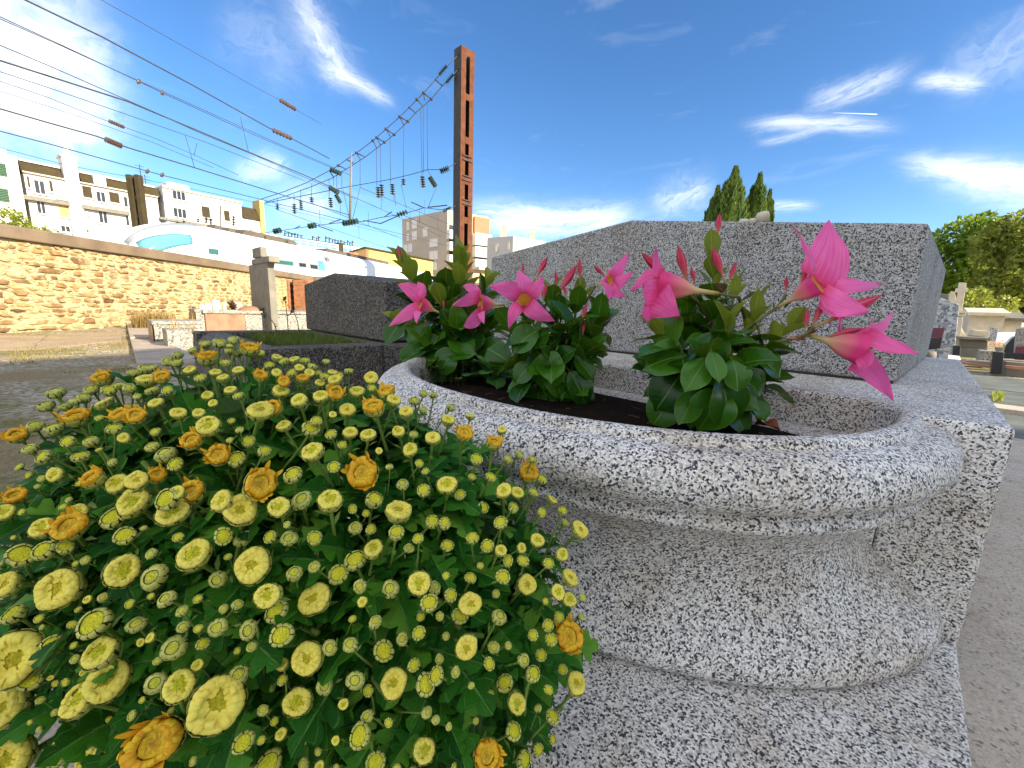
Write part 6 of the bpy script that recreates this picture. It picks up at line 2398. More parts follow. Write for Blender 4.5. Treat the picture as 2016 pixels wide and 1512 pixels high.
for (x0, y0, x1, y1, dY) in ((1052, 552, 1045, 600, -0.03), (1142, 560, 1140, 610, 0.02), (1092, 588, 1090, 620, 0.0), (1143, 640, 1140, 690, -0.08)):
    C2.branch([at(x0, y0, Y2 + dY), at(x1, y1, Y2 + dY)], 0.003)
# the half opened deep pink flower between the two plants
f4b = at(1172, 563, Y2 - 0.02)
C2.branch([at(1150, 600, Y2), f4b])
C2.flower_tips(f4b, at(1203, 552, Y2 - 0.05), 2.2, [(at(1240, 516, Y2 - 0.05), 1.1), (at(1245, 546, Y2 - 0.08), 1.1), (at(1222, 578, Y2 - 0.08), 1.2), (at(1200, 576, Y2 - 0.09), 1.2), (at(1205, 522, Y2 - 0.02), 1.1)], 4)
C2.done()

# ---- the plant at the far end of the planter
C1 = Climber('pink trumpet flower plant at the narrow end beside the dark tomb', onz(905, 732, SOILZ))
Y1 = C1.base.y
for (px, py, dY, kw) in ((795, 520, 0.02, dict(L=0.115, nodes=4, young=4, start=0.72, spread=0.7)), (908, 520, 0.04, dict(L=0.13, nodes=5, young=5, start=0.68, spread=0.85)), (870, 600, -0.05, dict(L=0.11, nodes=5, young=1, start=0.45)), (800, 640, -0.05, dict(L=0.11, nodes=5, young=2, start=0.5)), (930, 620, -0.08, dict(L=0.11, nodes=4, young=0, start=0.4)), (850, 680, -0.1, dict(L=0.11, nodes=4, young=0, start=0.4)), (965, 640, 0.03, dict(L=0.10, nodes=5, young=0, start=0.4)), (900, 650, -0.12, dict(L=0.11, nodes=4, young=0, start=0.4)), (960, 560, 0.1, dict(L=0.10, nodes=4, young=1, start=0.5)), (880, 570, 0.06, dict(L=0.11, nodes=4, young=0, start=0.5)), (870, 715, -0.06, dict(L=0.11, nodes=3, young=0, start=0.3)), (940, 700, -0.06, dict(L=0.11, nodes=4, young=0, start=0.3)), (835, 600, 0.0, dict(L=0.11, nodes=4, young=0, start=0.45))):
    C1.shoot(at(px, py, Y1 + dY), **kw)
for (bx, by, tx, ty, Yd) in ((825, 680, 795, 715, -0.1), (880, 680, 810, 690, -0.1), (900, 690, 860, 720, -0.15), (800, 620, 762, 668, -0.06), (835, 630, 800, 665, -0.08), (880, 700, 925, 690, -0.15)):
    a, b = at(bx, by, Y1 + Yd), at(tx, ty, Y1 + Yd - 0.04)
    C1.leaf(a, b - a, Vector((0, -0.75, 0.75)), (b - a).length * 1.2, False, None, 1.1)
f1b = at(868, 617, Y1 - 0.1)
C1.branch([at(895, 640, Y1 - 0.06), f1b])
C1.flower_tips(f1b, at(827, 599, Y1 - 0.13), 2.0, [(at(822, 550, Y1 - 0.11), 0.8), (at(784, 557, Y1 - 0.12), 1.15), (at(773, 611, Y1 - 0.16), 1.1), (at(804, 632, Y1 - 0.17), 1.1), (at(838, 582, Y1 - 0.08), 1.0)], 1)
f2b = at(992, 600, Y1 - 0.12)
C1.branch([at(1010, 640, Y1 - 0.04), f2b])
C1.flower_tips(f2b, at(945, 598, Y1 - 0.15), 2.1, [(at(912, 563, Y1 - 0.13), 1.1), (at(892, 587, Y1 - 0.17), 1.1), (at(905, 634, Y1 - 0.19), 1.1), (at(938, 634, Y1 - 0.18), 1.1), (at(956, 574, Y1 - 0.10), 1.2)], 2)
C1.bud(at(788, 515, Y1), at(785, 483, Y1), 1.2)
C1.bud(at(874, 610, Y1 - 0.1), at(873, 590, Y1 - 0.1), 1.2)
C1.done()

# ---- small companions in the planter
M_ROSETTE = mand_leaf_mat('matt_green_leaf', (0.06, 0.20, 0.04), (0.10, 0.26, 0.05), (0.16, 0.34, 0.10), 0.6, 0.25, 3)
RL = [leaf_mesh('rosette_leaf', M_ROSETTE, 0.24, 0.3, 0.3 + 0.2 * k, 0.05, 40 + k) for k in range(3)]
rb = onz(975, 752, SOILZ)
rt = thing('rosette_weed', 'bright matt green leaf rosette growing between two trumpet plants', 'weed', rb)
for k in range(22):
    a = k * 2.4
    el = 0.15 + 1.1 * (k / 22)
    d = Vector((math.cos(a) * math.cos(el), math.sin(a) * math.cos(el), math.sin(el)))
    x = Vector((-math.sin(a), math.cos(a), 0))
    z = x.cross(d) * -1
    L = 0.11 * (1.05 - 0.4 * k / 22)
    rot = Matrix(((d.cross(z).x, d.x, z.x, 0), (d.cross(z).y, d.y, z.y, 0), (d.cross(z).z, d.z, z.z, 0), (0, 0, 0, 1)))
    place('leaf', RL[k % 3], rt, TRS(Vector((0, 0, 0.005 + 0.0016 * k)), rot, L))
cl = onz(862, 745, SOILZ)
ct = thing('clover_weed', 'small pale green clover weed at the narrow end of the planter', 'weed', cl)
M_CLOVER = leafy('clover_leaf', (0.10, 0.16, 0.02), (0.22, 0.28, 0.05), 0.6, 0.3)
cm, sm = MB(), MB()
for k in range(46):
    p = cl + Vector((rng.uniform(-0.11, 0.09), rng.uniform(-0.06, 0.06), rng.uniform(0.01, 0.07)))
    sm.tube([Vector((p.x, p.y, 0.42)), p], 0.0008, 4)
    for j in range(3):
        a = rng.uniform(0, 6.28) if j == 0 else a + 2.09
        d = Vector((math.cos(a), math.sin(a), 0.15)) * 0.014
        w = Vector((-math.sin(a), math.cos(a), 0)) * 0.008
        cm.add([p, p + d * 0.8 - w, p + d * 0.85, p + d * 0.8 + w], [(0, 1, 2), (0, 2, 3)])
cm.build('leaves', M_CLOVER, ct, kind='stuff')
sm.build('stems', M_WEED, ct, kind='stuff')
dl = onz(1545, 852, SOILZ + 0.012)
M_DEAD = flat_mat('dead_leaf', (0.16, 0.045, 0.02), 0.6, 0.4, 60)
dm = leaf_mesh('dead_leaf', M_DEAD, 0.30, 0.9, 0.6, 0.06, 77)
for (px, py, L, a, lab) in ((1535, 848, 0.055, 0.4, 'curled reddish dead leaf on the soil by the planter rim'), (1330, 815, 0.035, 2.0, 'small dead leaf in the dark soil below the hanging leaves')):
    p = onz(px, py, SOILZ + 0.012)
    o = bpy.data.objects.new('dead_leaf', dm)
    COL.objects.link(o)
    o.matrix_world = TRS(p, Matrix.Rotation(a, 4, 'Z') @ Matrix.Rotation(0.25, 4, 'X'), L)
    tag(o, lab, 'dead leaf')
tw = MB()
for k in range(60):
    uu, vv = rng.uniform(0.25, 1.2), rng.uniform(-0.38, 0.05)
    p = uvz(uu, vv, 0.437)
    a = rng.uniform(0, 6.28)
    L = rng.uniform(0.006, 0.03)
    tw.tube([p, p + Vector((math.cos(a), math.sin(a), rng.uniform(0, 0.3))) * L * 0.5 + Vector((rng.gauss(0, 0.003), rng.gauss(0, 0.003), 0)), p + Vector((math.cos(a), math.sin(a), rng.uniform(0, 0.3))) * L], 0.0006, 4)
tag(tw.build('soil_litter', M_DRYSTALK), 'dry twig litter on the planter soil', 'litter', None, 'stuff')

# ================================================================ chrysanthemum mound in front
EC = Vector((-0.293, 0.471, 0.317))
EA = Vector((0.397, 0.202, 0.276))
EROT = -0.248
_ca, _sa = math.cos(EROT), math.sin(EROT)


def ell(d, k=1.0):
    """point of the mound for a unit direction"""
    x, y, z = d.x * EA.x * k, d.y * EA.y * k, d.z * EA.z * k
    return EC + Vector((x * _ca - y * _sa, x * _sa + y * _ca, z))


def ell_n(d):
    x, y, z = d.x / EA.x, d.y / EA.y, d.z / EA.z
    return Vector((x * _ca - y * _sa, x * _sa + y * _ca, z)).normalized()


def to_e(P):
    v = P - EC
    x, y = v.x * _ca + v.y * _sa, -v.x * _sa + v.y * _ca
    return Vector((x / EA.x, y / EA.y, v.z / EA.z))


def ray_ell(px, py):
    """nearest hit of the pixel's ray with the mound (or the closest approach pulled onto it)"""
    d = ray(px, py)
    o = to_e(CAM)
    e = to_e(CAM + d) - o
    A_, B_, C_ = e.dot(e), 2 * o.dot(e), o.dot(o) - 1
    D_ = B_ * B_ - 4 * A_ * C_
    if D_ >= 0:
        t_ = (-B_ - math.sqrt(D_)) / (2 * A_)
    else:
        t_ = -B_ / (2 * A_)
    P = CAM + d * t_
    return P, to_e(P).normalized()


def in_bowl(P, m=0.05):
    u, v = to_uv(P)
    if v < 0:
        zf = 1.0
        a_, b_ = AA + 0.09 + m, BB + 0.09 + m
        ins = (abs((u - CU) / a_)) ** NEXP + (abs(v) / b_) ** NEXP < 1
        return ins and P.z < 0.52
    return 0 < u < 1.45 and P.z < 0.52


M_HEAD, _nt, _b = new_mat('chrysanthemum_head', 0.6, 0.2)
_at = nn(_nt, 'ShaderNodeVertexColor', layer_name='Col')
_n = noise_n(_nt, coords(_nt), 9, 3)
_c = mixc(_nt, 0.30, _at.outputs[0], ramp(_nt, _n.outputs[0], [(0.3, 0.38), (0.7, 0.78)]), 'OVERLAY')
_nt.links.new(_c, _b.inputs['Base Color'])
_tr = nn(_nt, 'ShaderNodeBsdfTranslucent')
_nt.links.new(_c, _tr.inputs[0])
_mx = nn(_nt, 'ShaderNodeMixShader', i_0=0.2)
_nt.links.new(_b.outputs[0], _mx.inputs[1])
_nt.links.new(_tr.outputs[0], _mx.inputs[2])
_nt.links.new(_mx.outputs[0], _nt.nodes['Material Output'].inputs[0])
_n2 = noise_n(_nt, coords(_nt), 60, 2)
bump(_nt, _b, _n2.outputs[0], 0.25, 0.02)

GREEN_PALE = (0.66, 0.68, 0.16)
BRACT_EDGE = (0.045, 0.030, 0.010)
DISC_GREEN = (0.70, 0.68, 0.03)
YEL_PALE = (1.0, 0.90, 0.16)
YEL = (0.98, 0.70, 0.04)
ORANGE = (0.93, 0.36, 0.025)
RUST = (0.55, 0.10, 0.02)


def lerp3(a, b, t):
    return tuple(x + (y - x) * t for x, y in zip(a, b))


def strip(mb, prof, wfun, a0, twist, colf, nx=4, cup=0.0, rnd=None):
    """ribbon along a (r, z) profile at angle a0; wfun = half width; colf(s, x)"""
    vs, cs = [], []
    n = len(prof)
    for j, (r_, z_) in enumerate(prof):
        s = j / (n - 1)
        hw = wfun(s)
        for i in range(nx + 1):
            x = 2 * i / nx - 1
            a = a0 + twist * s + (hw * x) / max(0.25, abs(r_))
            rr = r_ + cup * (1 - x * x) * math.sin(3.1 * min(1.0, s + 0.15))
            vs.append((rr * math.cos(a), rr * math.sin(a), z_))
            cs.append(colf(s, x))
    mb.add(vs, [(j * (nx + 1) + i, j * (nx + 1) + i + 1, (j + 1) * (nx + 1) + i + 1, (j + 1) * (nx + 1) + i) for j in range(n - 1) for i in range(nx)], 0, None, cs)


def head_mesh(kind, seed):
    """flower head of radius 1, facing +Z. kinds: 0 tight bud, 1 bud with disc, 2 pale ring, 3 yellow ring, 4 opening orange"""
    r = random.Random(seed)
    mb = MB()
    open_ = (0.0, 0.25, 0.6, 0.8, 1.0)[kind]
    # green cup below
    mb.lathe([(0.12, -0.72), (0.45, -0.66), (0.80, -0.42), (0.93, -0.1), (0.90, 0.1)], 16, 0, None, [(0.20, 0.27, 0.07)] * 5)
    # disc
    rd = (0.56, 0.78, 0.60, 0.56, 0.56)[kind]
    zc = (0.62, 0.52, 0.46, 0.42, 0.40)[kind]
    ze = (0.52, 0.42, 0.38, 0.38, 0.42)[kind]
    dcol = (lerp3(DISC_GREEN, GREEN_PALE, 0.4), DISC_GREEN, lerp3(DISC_GREEN, (0.55, 0.50, 0.02), 0.5), lerp3(DISC_GREEN, (0.62, 0.48, 0.02), 0.6), lerp3(YEL, ORANGE, 0.25))[kind]
    ccol = (DISC_GREEN, lerp3(DISC_GREEN, YEL, 0.2), lerp3(DISC_GREEN, (0.45, 0.40, 0.02), 0.6), lerp3(DISC_GREEN, (0.42, 0.30, 0.02), 0.75), (0.50, 0.27, 0.03))[kind]
    prof, cols = [], []
    for k in range(9):
        f = k / 8
        prof.append((rd * f + 0.001, zc + (ze - zc) * f ** 1.5))
        cols.append(lerp3(ccol, dcol, min(1, f * 1.2)))
    vs0 = len(mb.v)
    mb.lathe(prof, 26, 0, None, cols)
    for i in range(vs0, len(mb.v)):
        p = mb.v[i]
        mb.v[i] = p + Vector((0, 0, 0.09 * mnoise.noise(p * 9 + Vector((seed, 0, 0)))))
        k = 1 + 0.75 * mnoise.noise(p * 12)
        mb.c[i] = tuple(min(1, x * k) for x in mb.c[i])
    # florets
    npt = (9, 11, 20, 24, 26)[kind]
    for ring in range((0, 0, 1, 2, 2)[kind]):
        for k in range(npt):
            a = 6.283 * (k + 0.5 * ring) / npt + r.uniform(-0.06, 0.06)
            j_ = r.uniform(-0.06, 0.06) * (1.6 if kind in (2, 3) else 1)
            if kind <= 1:
                prof = [(0.86, 0.02), (0.93, 0.22), (0.88, 0.40), (0.76, 0.47 + j_), (0.62, 0.44)]
            elif kind == 2:
                prof = [(0.86, 0.0), (0.98, 0.22), (0.95, 0.42), (0.82, 0.53 + j_), (0.64, 0.50 + j_), (0.50 + 2 * j_, 0.43)]
            elif kind == 3:
                prof = [(0.84, 0.0), (1.0, 0.2), (1.02 - 0.1 * ring, 0.46), (0.88 - 0.1 * ring, 0.60 + j_), (0.66 - 0.08 * ring, 0.56 + j_), (0.46 + 2 * j_, 0.46)]
            else:
                if r.random() < 0.45 and ring == 0:
                    prof = [(0.80, 0.0), (0.98, 0.25), (1.10, 0.52), (1.20 + 2 * j_, 0.74 + j_), (1.22 + 4 * j_, 0.95 + 3 * j_)]
                else:
                    prof = [(0.80, 0.0), (0.98, 0.25), (1.04 - 0.12 * ring, 0.55), (0.92 - 0.12 * ring, 0.75 + j_), (0.70 - 0.1 * ring, 0.68 + j_), (0.56, 0.52 + j_)]
            wd = 6.283 / npt * 0.62
            base = (lerp3(GREEN_PALE, YEL_PALE, 0.5), lerp3(GREEN_PALE, YEL_PALE, 0.75), YEL_PALE, YEL_PALE, YEL)[kind]
            mid = (lerp3(GREEN_PALE, YEL_PALE, 0.7), YEL_PALE, YEL_PALE, lerp3(YEL_PALE, ORANGE, 0.16 * r.random() ** 2), lerp3(YEL, ORANGE, r.uniform(0.0, 0.85)))[kind]
            tip = (YEL_PALE, YEL_PALE, lerp3(YEL_PALE, YEL, 0.25), lerp3(YEL_PALE, YEL, 0.6 * r.random()), lerp3(YEL, ORANGE, r.uniform(0.3, 0.9)))[kind]

            def colf(s, x, base=base, mid=mid, tip=tip):
                c = lerp3(base, mid, min(1, s * 2)) if s < 0.5 else lerp3(mid, tip, (s - 0.5) * 2)
                if abs(x) > 0.9:
                    c = lerp3(c, (0.55, 0.34, 0.02), (0.0, 0.0, 0.55, 0.45, 0.85)[kind] * (1.2 - 0.6 * s))
                return c
            strip(mb, prof, lambda s, w=wd: w * (0.75 + 0.5 * math.sin(3.1 * min(1, s + 0.1))) * (0.55 if s > 0.95 else 1), a, r.uniform(-0.05, 0.05), colf, 4, (0.11, 0.10, 0.08, 0.05, 0.05)[kind])
    # bracts: pale scales with a dark papery rim
    for ring, (nb, prof) in enumerate(((9, [(0.55, -0.62), (0.82, -0.45), (0.99, -0.18), (1.03, 0.02), (1.00, 0.14)]), (11, [(0.80, -0.40), (0.99, -0.12), (1.07, 0.12), (1.10, 0.26), (1.08, 0.37)]))):
        if kind == 0 and ring:
            prof = [(0.84, -0.36), (1.0, -0.05), (1.0, 0.28), (0.80, 0.55), (0.50, 0.64)]
        elif kind == 0:
            prof = [(0.58, -0.62), (0.86, -0.42), (1.03, -0.08), (1.05, 0.18), (0.94, 0.36)]
        elif kind == 1 and ring:
            prof = [(0.84, -0.36), (1.0, -0.05), (1.05, 0.24), (0.96, 0.46), (0.74, 0.54)]
        for k in range(nb):
            a = 6.283 * (k + 0.5 * ring) / nb + r.uniform(-0.08, 0.08)
            wd = 6.283 / nb * 0.60
            g = r.uniform(0.8, 1.15)

            def colb(s, x, g=g):
                if abs(x) > 0.95 or s > 0.97:
                    return BRACT_EDGE
                return tuple(y * g for y in lerp3((0.32, 0.38, 0.06), (0.88, 0.84, 0.24), s))
            # the papery rim: an extra narrow column at each side
            vs, cs = [], []
            n = len(prof)
            xe = 0.70 if kind < 2 else 0.80
            xs_ = (-1, -xe - 0.02, -xe, 0, xe, xe + 0.02, 1)
            prof2 = prof[:-1] + [tuple(p * 0.18 + q * 0.82 for p, q in zip(prof[-2], prof[-1])), tuple(p * 0.14 + q * 0.86 for p, q in zip(prof[-2], prof[-1])), prof[-1]]
            n = len(prof2)
            for j, (r_, z_) in enumerate(prof2):
                s = j / (n - 1)
                tt_ = min(1.0, j / 3.0)
                hw = wd * (0.7 + 0.3 * tt_) if j < n - 4 else wd * (1.0, 0.80, 0.74, 0.58)[j - (n - 4)]
                for x in xs_:
                    ang = a + hw * x / max(0.4, r_)
                    rr = r_ + 0.055 * (1 - x * x) + 0.012 * ring
                    vs.append((rr * math.cos(ang), rr * math.sin(ang), z_))
                    cs.append(BRACT_EDGE if abs(x) > xe + 0.01 or j >= n - 2 else tuple(y * g for y in lerp3((0.32, 0.38, 0.06), (0.88, 0.84, 0.24), s)))
            m = len(xs_)
            mb.add(vs, [(j * m + i, j * m + i + 1, (j + 1) * m + i + 1, (j + 1) * m + i) for j in range(n - 1) for i in range(m - 1)], 0, None, cs)
    for i, p in enumerate(mb.v):
        q = p * 1.1 + Vector((seed * 3.7, kind, 0))
        mb.v[i] = p + Vector((mnoise.noise(q), mnoise.noise(q + Vector((9, 0, 0))), 0.8 * mnoise.noise(q + Vector((0, 9, 0))))) * 0.13
    return mb.mesh('flower_head', M_HEAD, True)


HEADS = {k: [head_mesh(k, 10 * k + j) for j in range(4)] for k in range(5)}
M_STALK = flat_mat('chrysanthemum_stalk', (0.19, 0.29, 0.05), 0.6, 0.25, 30)
STALKS = []
for k in range(5):
    mb = MB()
    bx, by = math.cos(k * 1.3) * (0.6 + 0.5 * k), math.sin(k * 1.3) * (0.6 + 0.5 * k)
    mb.tube([(0, 0, -0.62), (0.02 * bx, 0.02 * by, -1.6), (0.22 * bx, 0.22 * by, -4.0), (0.55 * bx, 0.55 * by, -7.0), (bx, by, -10.5)], [0.26, 0.18, 0.17, 0.19, 0.22], 7)
    # two little bracts on the stalk
    for z_ in (-2.2, -4.2):
        a = k + z_
        mb.add([(0.1 * bx, 0.1 * by, z_), (0.1 * bx + math.cos(a) * 0.8 - 0.2 * math.sin(a), 0.1 * by + math.sin(a) * 0.8 + 0.2 * math.cos(a), z_ + 0.7), (0.1 * bx + math.cos(a) * 1.5, 0.1 * by + math.sin(a) * 1.5, z_ + 0.9), (0.1 * bx + math.cos(a) * 0.8 + 0.2 * math.sin(a), 0.1 * by + math.sin(a) * 0.8 - 0.2 * math.cos(a), z_ + 0.7)], [(0, 1, 2, 3)])
    STALKS.append(mb.mesh('stalk', M_STALK, True))

PB = Vector((EC.x, EC.y, 0))
MUM = thing('chrysanthemum_plant', 'large mound of yellow chrysanthemum buds, a few opening orange, before the granite planter', 'flowering plant', PB)

# heads read off the photograph: x, y, width in pixels, stage
HPX = [
    (38, 1294, 100, 3), (124, 1158, 80, 3), (20, 1395, 75, 3), (25, 1492, 80, 3), (200, 1288, 62, 2), (219, 1338, 76, 3), (160, 1380, 66, 2), (352, 1354, 60, 2), (428, 1385, 100, 3), (310, 1458, 92, 4), (105, 1270, 40, 1), (344, 1275, 48, 0), (307, 1345, 40, 0), (188, 1228, 58, 1), (240, 1125, 62, 2), (306, 1136, 50, 0), (385, 1094, 62, 2), (502, 1114, 70, 3), (530, 1174, 52, 2), (546, 1206, 46, 1), (555, 1250, 46, 1), (621, 1182, 62, 3), (610, 1296, 62, 3), (588, 1382, 56, 2), (710, 1448, 44, 1), (724, 1410, 26, 0), (776, 1346, 54, 3), (837, 1348, 42, 1), (834, 1477, 46, 2), (957, 1484, 56, 4), (1030, 1497, 34, 1), (756, 1281, 42, 1), (918, 1273, 46, 3), (826, 1148, 48, 2), (845, 1188, 36, 1), (855, 1158, 28, 0), (769, 1160, 36, 0), (700, 1104, 42, 1), (735, 1083, 40, 2), (666, 1131, 40, 1), (780, 1050, 32, 1), (784, 1010, 50, 3), (650, 987, 50, 2), (716, 932, 64, 4), (736, 985, 36, 1), (880, 956, 42, 2), (938, 970, 0, 0), (851, 1028, 28, 1), (875, 1031, 26, 1), (925, 1190, 46, 3), (905, 1213, 34, 1), (990, 1136, 30, 1), (1036, 1152, 40, 3), (982, 1216, 32, 0), (1120, 1255, 58, 4), (1133, 1348, 42, 3), (1108, 1318, 20, 1), (1049, 1328, 32, 1), (1016, 1382, 40, 2), (1087, 1412, 28, 1), (1140, 1045, 36, 3), (1112, 1030, 18, 0), (1120, 1140, 36, 3), (1098, 1166, 30, 2), (1120, 1180, 30, 2), (1057, 1065, 30, 2), (1068, 1145, 0, 0), (1105, 1092, 28, 2), (986, 1030, 30, 1), (1058, 1475, 24, 1), (994, 1345, 34, 1), (1010, 1440, 34, 1),
    (616, 891, 46, 2), (510, 954, 62, 4), (474, 1008, 64, 3), (550, 999, 44, 2), (594, 986, 40, 0), (577, 936, 36, 1), (440, 988, 46, 2), (342, 1012, 56, 2), (266, 990, 60, 2), (332, 985, 44, 1), (380, 972, 50, 4), (232, 954, 40, 2), (272, 948, 40, 3), (310, 938, 34, 4), (186, 945, 40, 4), (152, 825, 44, 4), (140, 1040, 58, 4), (86, 1042, 44, 2), (50, 1130, 0, 0), (42, 1095, 46, 1), (90, 1085, 40, 1), (130, 1078, 30, 1), (156, 1010, 36, 2), (225, 1022, 44, 1), (247, 1056, 38, 1), (20, 1150, 50, 3), (30, 1210, 40, 1), (10, 1010, 34, 2), (34, 978, 34, 4), (110, 935, 30, 2), (88, 900, 30, 1), (36, 860, 34, 4), (60, 885, 26, 0), (108, 845, 34, 1), (92, 800, 28, 0), (70, 840, 28, 0), (432, 898, 44, 4), (412, 840, 44, 2), (328, 896, 38, 0), (380, 870, 40, 4), (346, 915, 30, 1), (512, 812, 50, 3), (540, 806, 38, 4), (492, 690, 36, 4), (246, 863, 24, 2), (225, 845, 28, 1), (240, 820, 36, 4), (207, 795, 34, 2), (205, 748, 34, 4), (175, 725, 0, 0), (110, 775, 30, 0), (320, 745, 32, 4), (290, 750, 34, 2), (308, 795, 26, 2), (352, 815, 28, 3), (392, 815, 24, 2), (270, 820, 36, 4), (410, 708, 36, 4), (513, 742, 26, 4), (560, 753, 24, 4), (596, 747, 22, 4), (553, 772, 32, 2), (590, 790, 34, 2), (632, 782, 32, 2), (659, 777, 34, 4), (703, 773, 30, 2), (660, 750, 28, 3), (684, 810, 32, 3), (737, 806, 42, 4), (762, 775, 38, 4), (775, 790, 28, 3), (731, 745, 28, 3), (732, 765, 20, 1), (800, 813, 28, 3), (785, 851, 28, 2), (808, 887, 32, 2), (852, 864, 30, 3), (853, 778, 18, 0), (834, 776, 18, 0), (816, 790, 24, 0), (887, 803, 20, 0), (882, 828, 28, 2), (913, 856, 36, 4), (952, 812, 0, 0), (972, 875, 34, 4), (988, 848, 20, 3), (938, 905, 26, 1), (966, 940, 22, 1), (992, 967, 34, 2), (1018, 970, 26, 2), (1040, 935, 40, 4), (1066, 945, 24, 1), (1086, 985, 24, 2), (906, 975, 26, 1), (834, 966, 28, 1), (760, 930, 0, 0), (658, 920, 26, 1), (690, 853, 30, 2), (652, 856, 24, 1), (725, 858, 30, 2), (612, 845, 36, 1), (560, 840, 30, 2), (623, 830, 24, 1), (490, 870, 26, 1), (466, 905, 34, 1), (520, 890, 26, 1), (350, 970, 30, 2), (300, 880, 24, 0), (180, 870, 26, 0), (160, 900, 30, 1), (135, 870, 26, 1),
    (404, 678, 22, 0), (432, 676, 26, 0), (460, 670, 24, 0), (455, 682, 18, 2), (468, 695, 22, 1), (452, 692, 20, 1), (380, 690, 22, 0), (350, 700, 22, 0), (348, 715, 22, 0), (330, 712, 22, 0), (510, 697, 22, 2), (545, 705, 22, 2), (560, 712, 20, 1), (580, 710, 22, 2), (600, 712, 22, 1), (590, 725, 20, 2), (615, 722, 20, 1), (610, 735, 20, 2), (575, 735, 20, 1), (545, 735, 20, 2), (530, 720, 20, 1), (625, 735, 18, 1), (640, 742, 20, 1), (655, 735, 20, 2), (668, 740, 18, 1), (630, 755, 20, 2), (650, 762, 18, 1), (445, 715, 22, 1), (425, 735, 24, 2), (440, 745, 24, 2), (470, 730, 22, 2), (395, 745, 24, 1), (375, 730, 24, 2), (455, 770, 24, 2), (470, 780, 22, 1), (410, 780, 22, 2), (420, 795, 18, 2), (300, 725, 22, 0), (285, 728, 26, 0), (265, 735, 26, 0), (255, 765, 24, 0), (215, 770, 28, 1), (180, 768, 26, 0), (165, 785, 26, 0), (150, 790, 22, 0), (130, 800, 24, 0), (235, 760, 22, 1), (330, 770, 22, 1), (300, 770, 24, 1), (1000, 905, 22, 0), (1022, 895, 20, 0), (1048, 905, 20, 1), (1050, 970, 22, 1), (1066, 1010, 22, 1), (1010, 1000, 24, 1), (950, 1000, 26, 1), (960, 1075, 28, 1), (930, 1060, 26, 1), (985, 1085, 26, 2), (1000, 1105, 24, 1), (1030, 1105, 24, 1), (1080, 1110, 24, 1), (1100, 1215, 22, 1), (1085, 1260, 26, 1), (1065, 1290, 24, 1), (1030, 1300, 26, 0), (880, 1075, 26, 1), (650, 1275, 30, 0), (640, 1350, 34, 0), (490, 1240, 36, 0), (470, 1330, 40, 0), (700, 1340, 36, 0), (860, 1330, 34, 1), (690, 1270, 30, 0), (480, 1460, 40, 1), (530, 1505, 50, 1), (180, 1508, 60, 2), (450, 1505, 60, 1), (740, 1500, 40, 1), (120, 1480, 50, 1), (60, 1340, 40, 1), (270, 1230, 34, 0), (430, 1235, 36, 0), (330, 1180, 34, 0), (430, 1140, 34, 0), (580, 1130, 32, 0), (570, 1060, 32, 0), (620, 1060, 30, 1), (480, 1060, 36, 0), (440, 1055, 36, 1), (700, 1040, 28, 0),
]
HR = random.Random(4)
heads = [h for h in HPX if h[2] > 0]
# the mound's own density carries on where the photograph is too crowded to read
tries = 0
while len(heads) < 430 and tries < 20000:
    tries += 1
    x, y = HR.uniform(-60, 1150), HR.uniform(690, 1540)
    P, d = ray_ell(x, y)
    if abs(to_e(P).length - 1) > 0.02:
        continue
    dist = (P - CAM).length
    w = HR.uniform(0.007, 0.0135) / dist * FPX
    if all((x - a) ** 2 + (y - b) ** 2 > (0.56 * (w + c)) ** 2 for a, b, c, _ in heads):
        heads.append((x, y, w, HR.choice((0, 0, 0, 1, 1, 1, 2))))
placed = []
for (x, y, w, k) in heads:
    P, d = ray_ell(x, y)
    off = to_e(P).length
    # keep out of the stone
    rd = (P - CAM)
    n_ = 0
    while in_bowl(P) and n_ < 60:
        P = CAM + (P - CAM) * 0.97
        n_ += 1
    P = P + (CAM - P).normalized() * HR.uniform(-0.015, 0.02)
    dist = (P - CAM).dot(_F)
    placed.append((P, d, w / FPX * dist / 2.3, k))
placed.sort(key=lambda h: -h[2] / (h[0] - CAM).length)
rest = MB()
for i, (P, d, rad, k) in enumerate(placed):
    nrm = ell_n(d)
    view = (CAM - P).normalized()
    ax = (nrm * 0.55 + Vector((0, 0, 0.55)) + view * (0.50 if P.y < 0.5 else 0.22) + Vector((HR.gauss(0, 0.22), HR.gauss(0, 0.22), HR.gauss(0, 0.18))))
    ax.normalize()
    rot = frame(ax, Vector((HR.gauss(0, 1), HR.gauss(0, 1), 0.1)))
    me = HR.choice(HEADS[k])
    sq = HR.uniform(0.9, 1.1)
    M = TRS(P - PB, rot, (rad * sq, rad / sq, rad * HR.uniform(0.9, 1.15)))
    # turn each stalk so that it runs back into the mound
    if i < 300:
        h = place('flower_head', me, MUM, M, 'orange opening flower head' if k == 4 else None)
        place('stalk', STALKS[HR.randrange(5)], h, Matrix.Diagonal((1, 1, 1, 1)))
    else:
        vv = [M @ v.co for v in me.vertices]
        ca = me.color_attributes['Col'].data
        rest.add([v + PB for v in vv], [tuple(p.vertices) for p in me.polygons], 0, None, [tuple(c.color[:3]) for c in ca])
        sk = STALKS[HR.randrange(5)]
        rest.add([M @ v.co + PB for v in sk.vertices], [tuple(p.vertices) for p in sk.polygons], 0, None, [(0.19, 0.29, 0.05)] * len(sk.vertices))
rest.build('small_flower_heads', M_HEAD, MUM, True, kind='stuff')


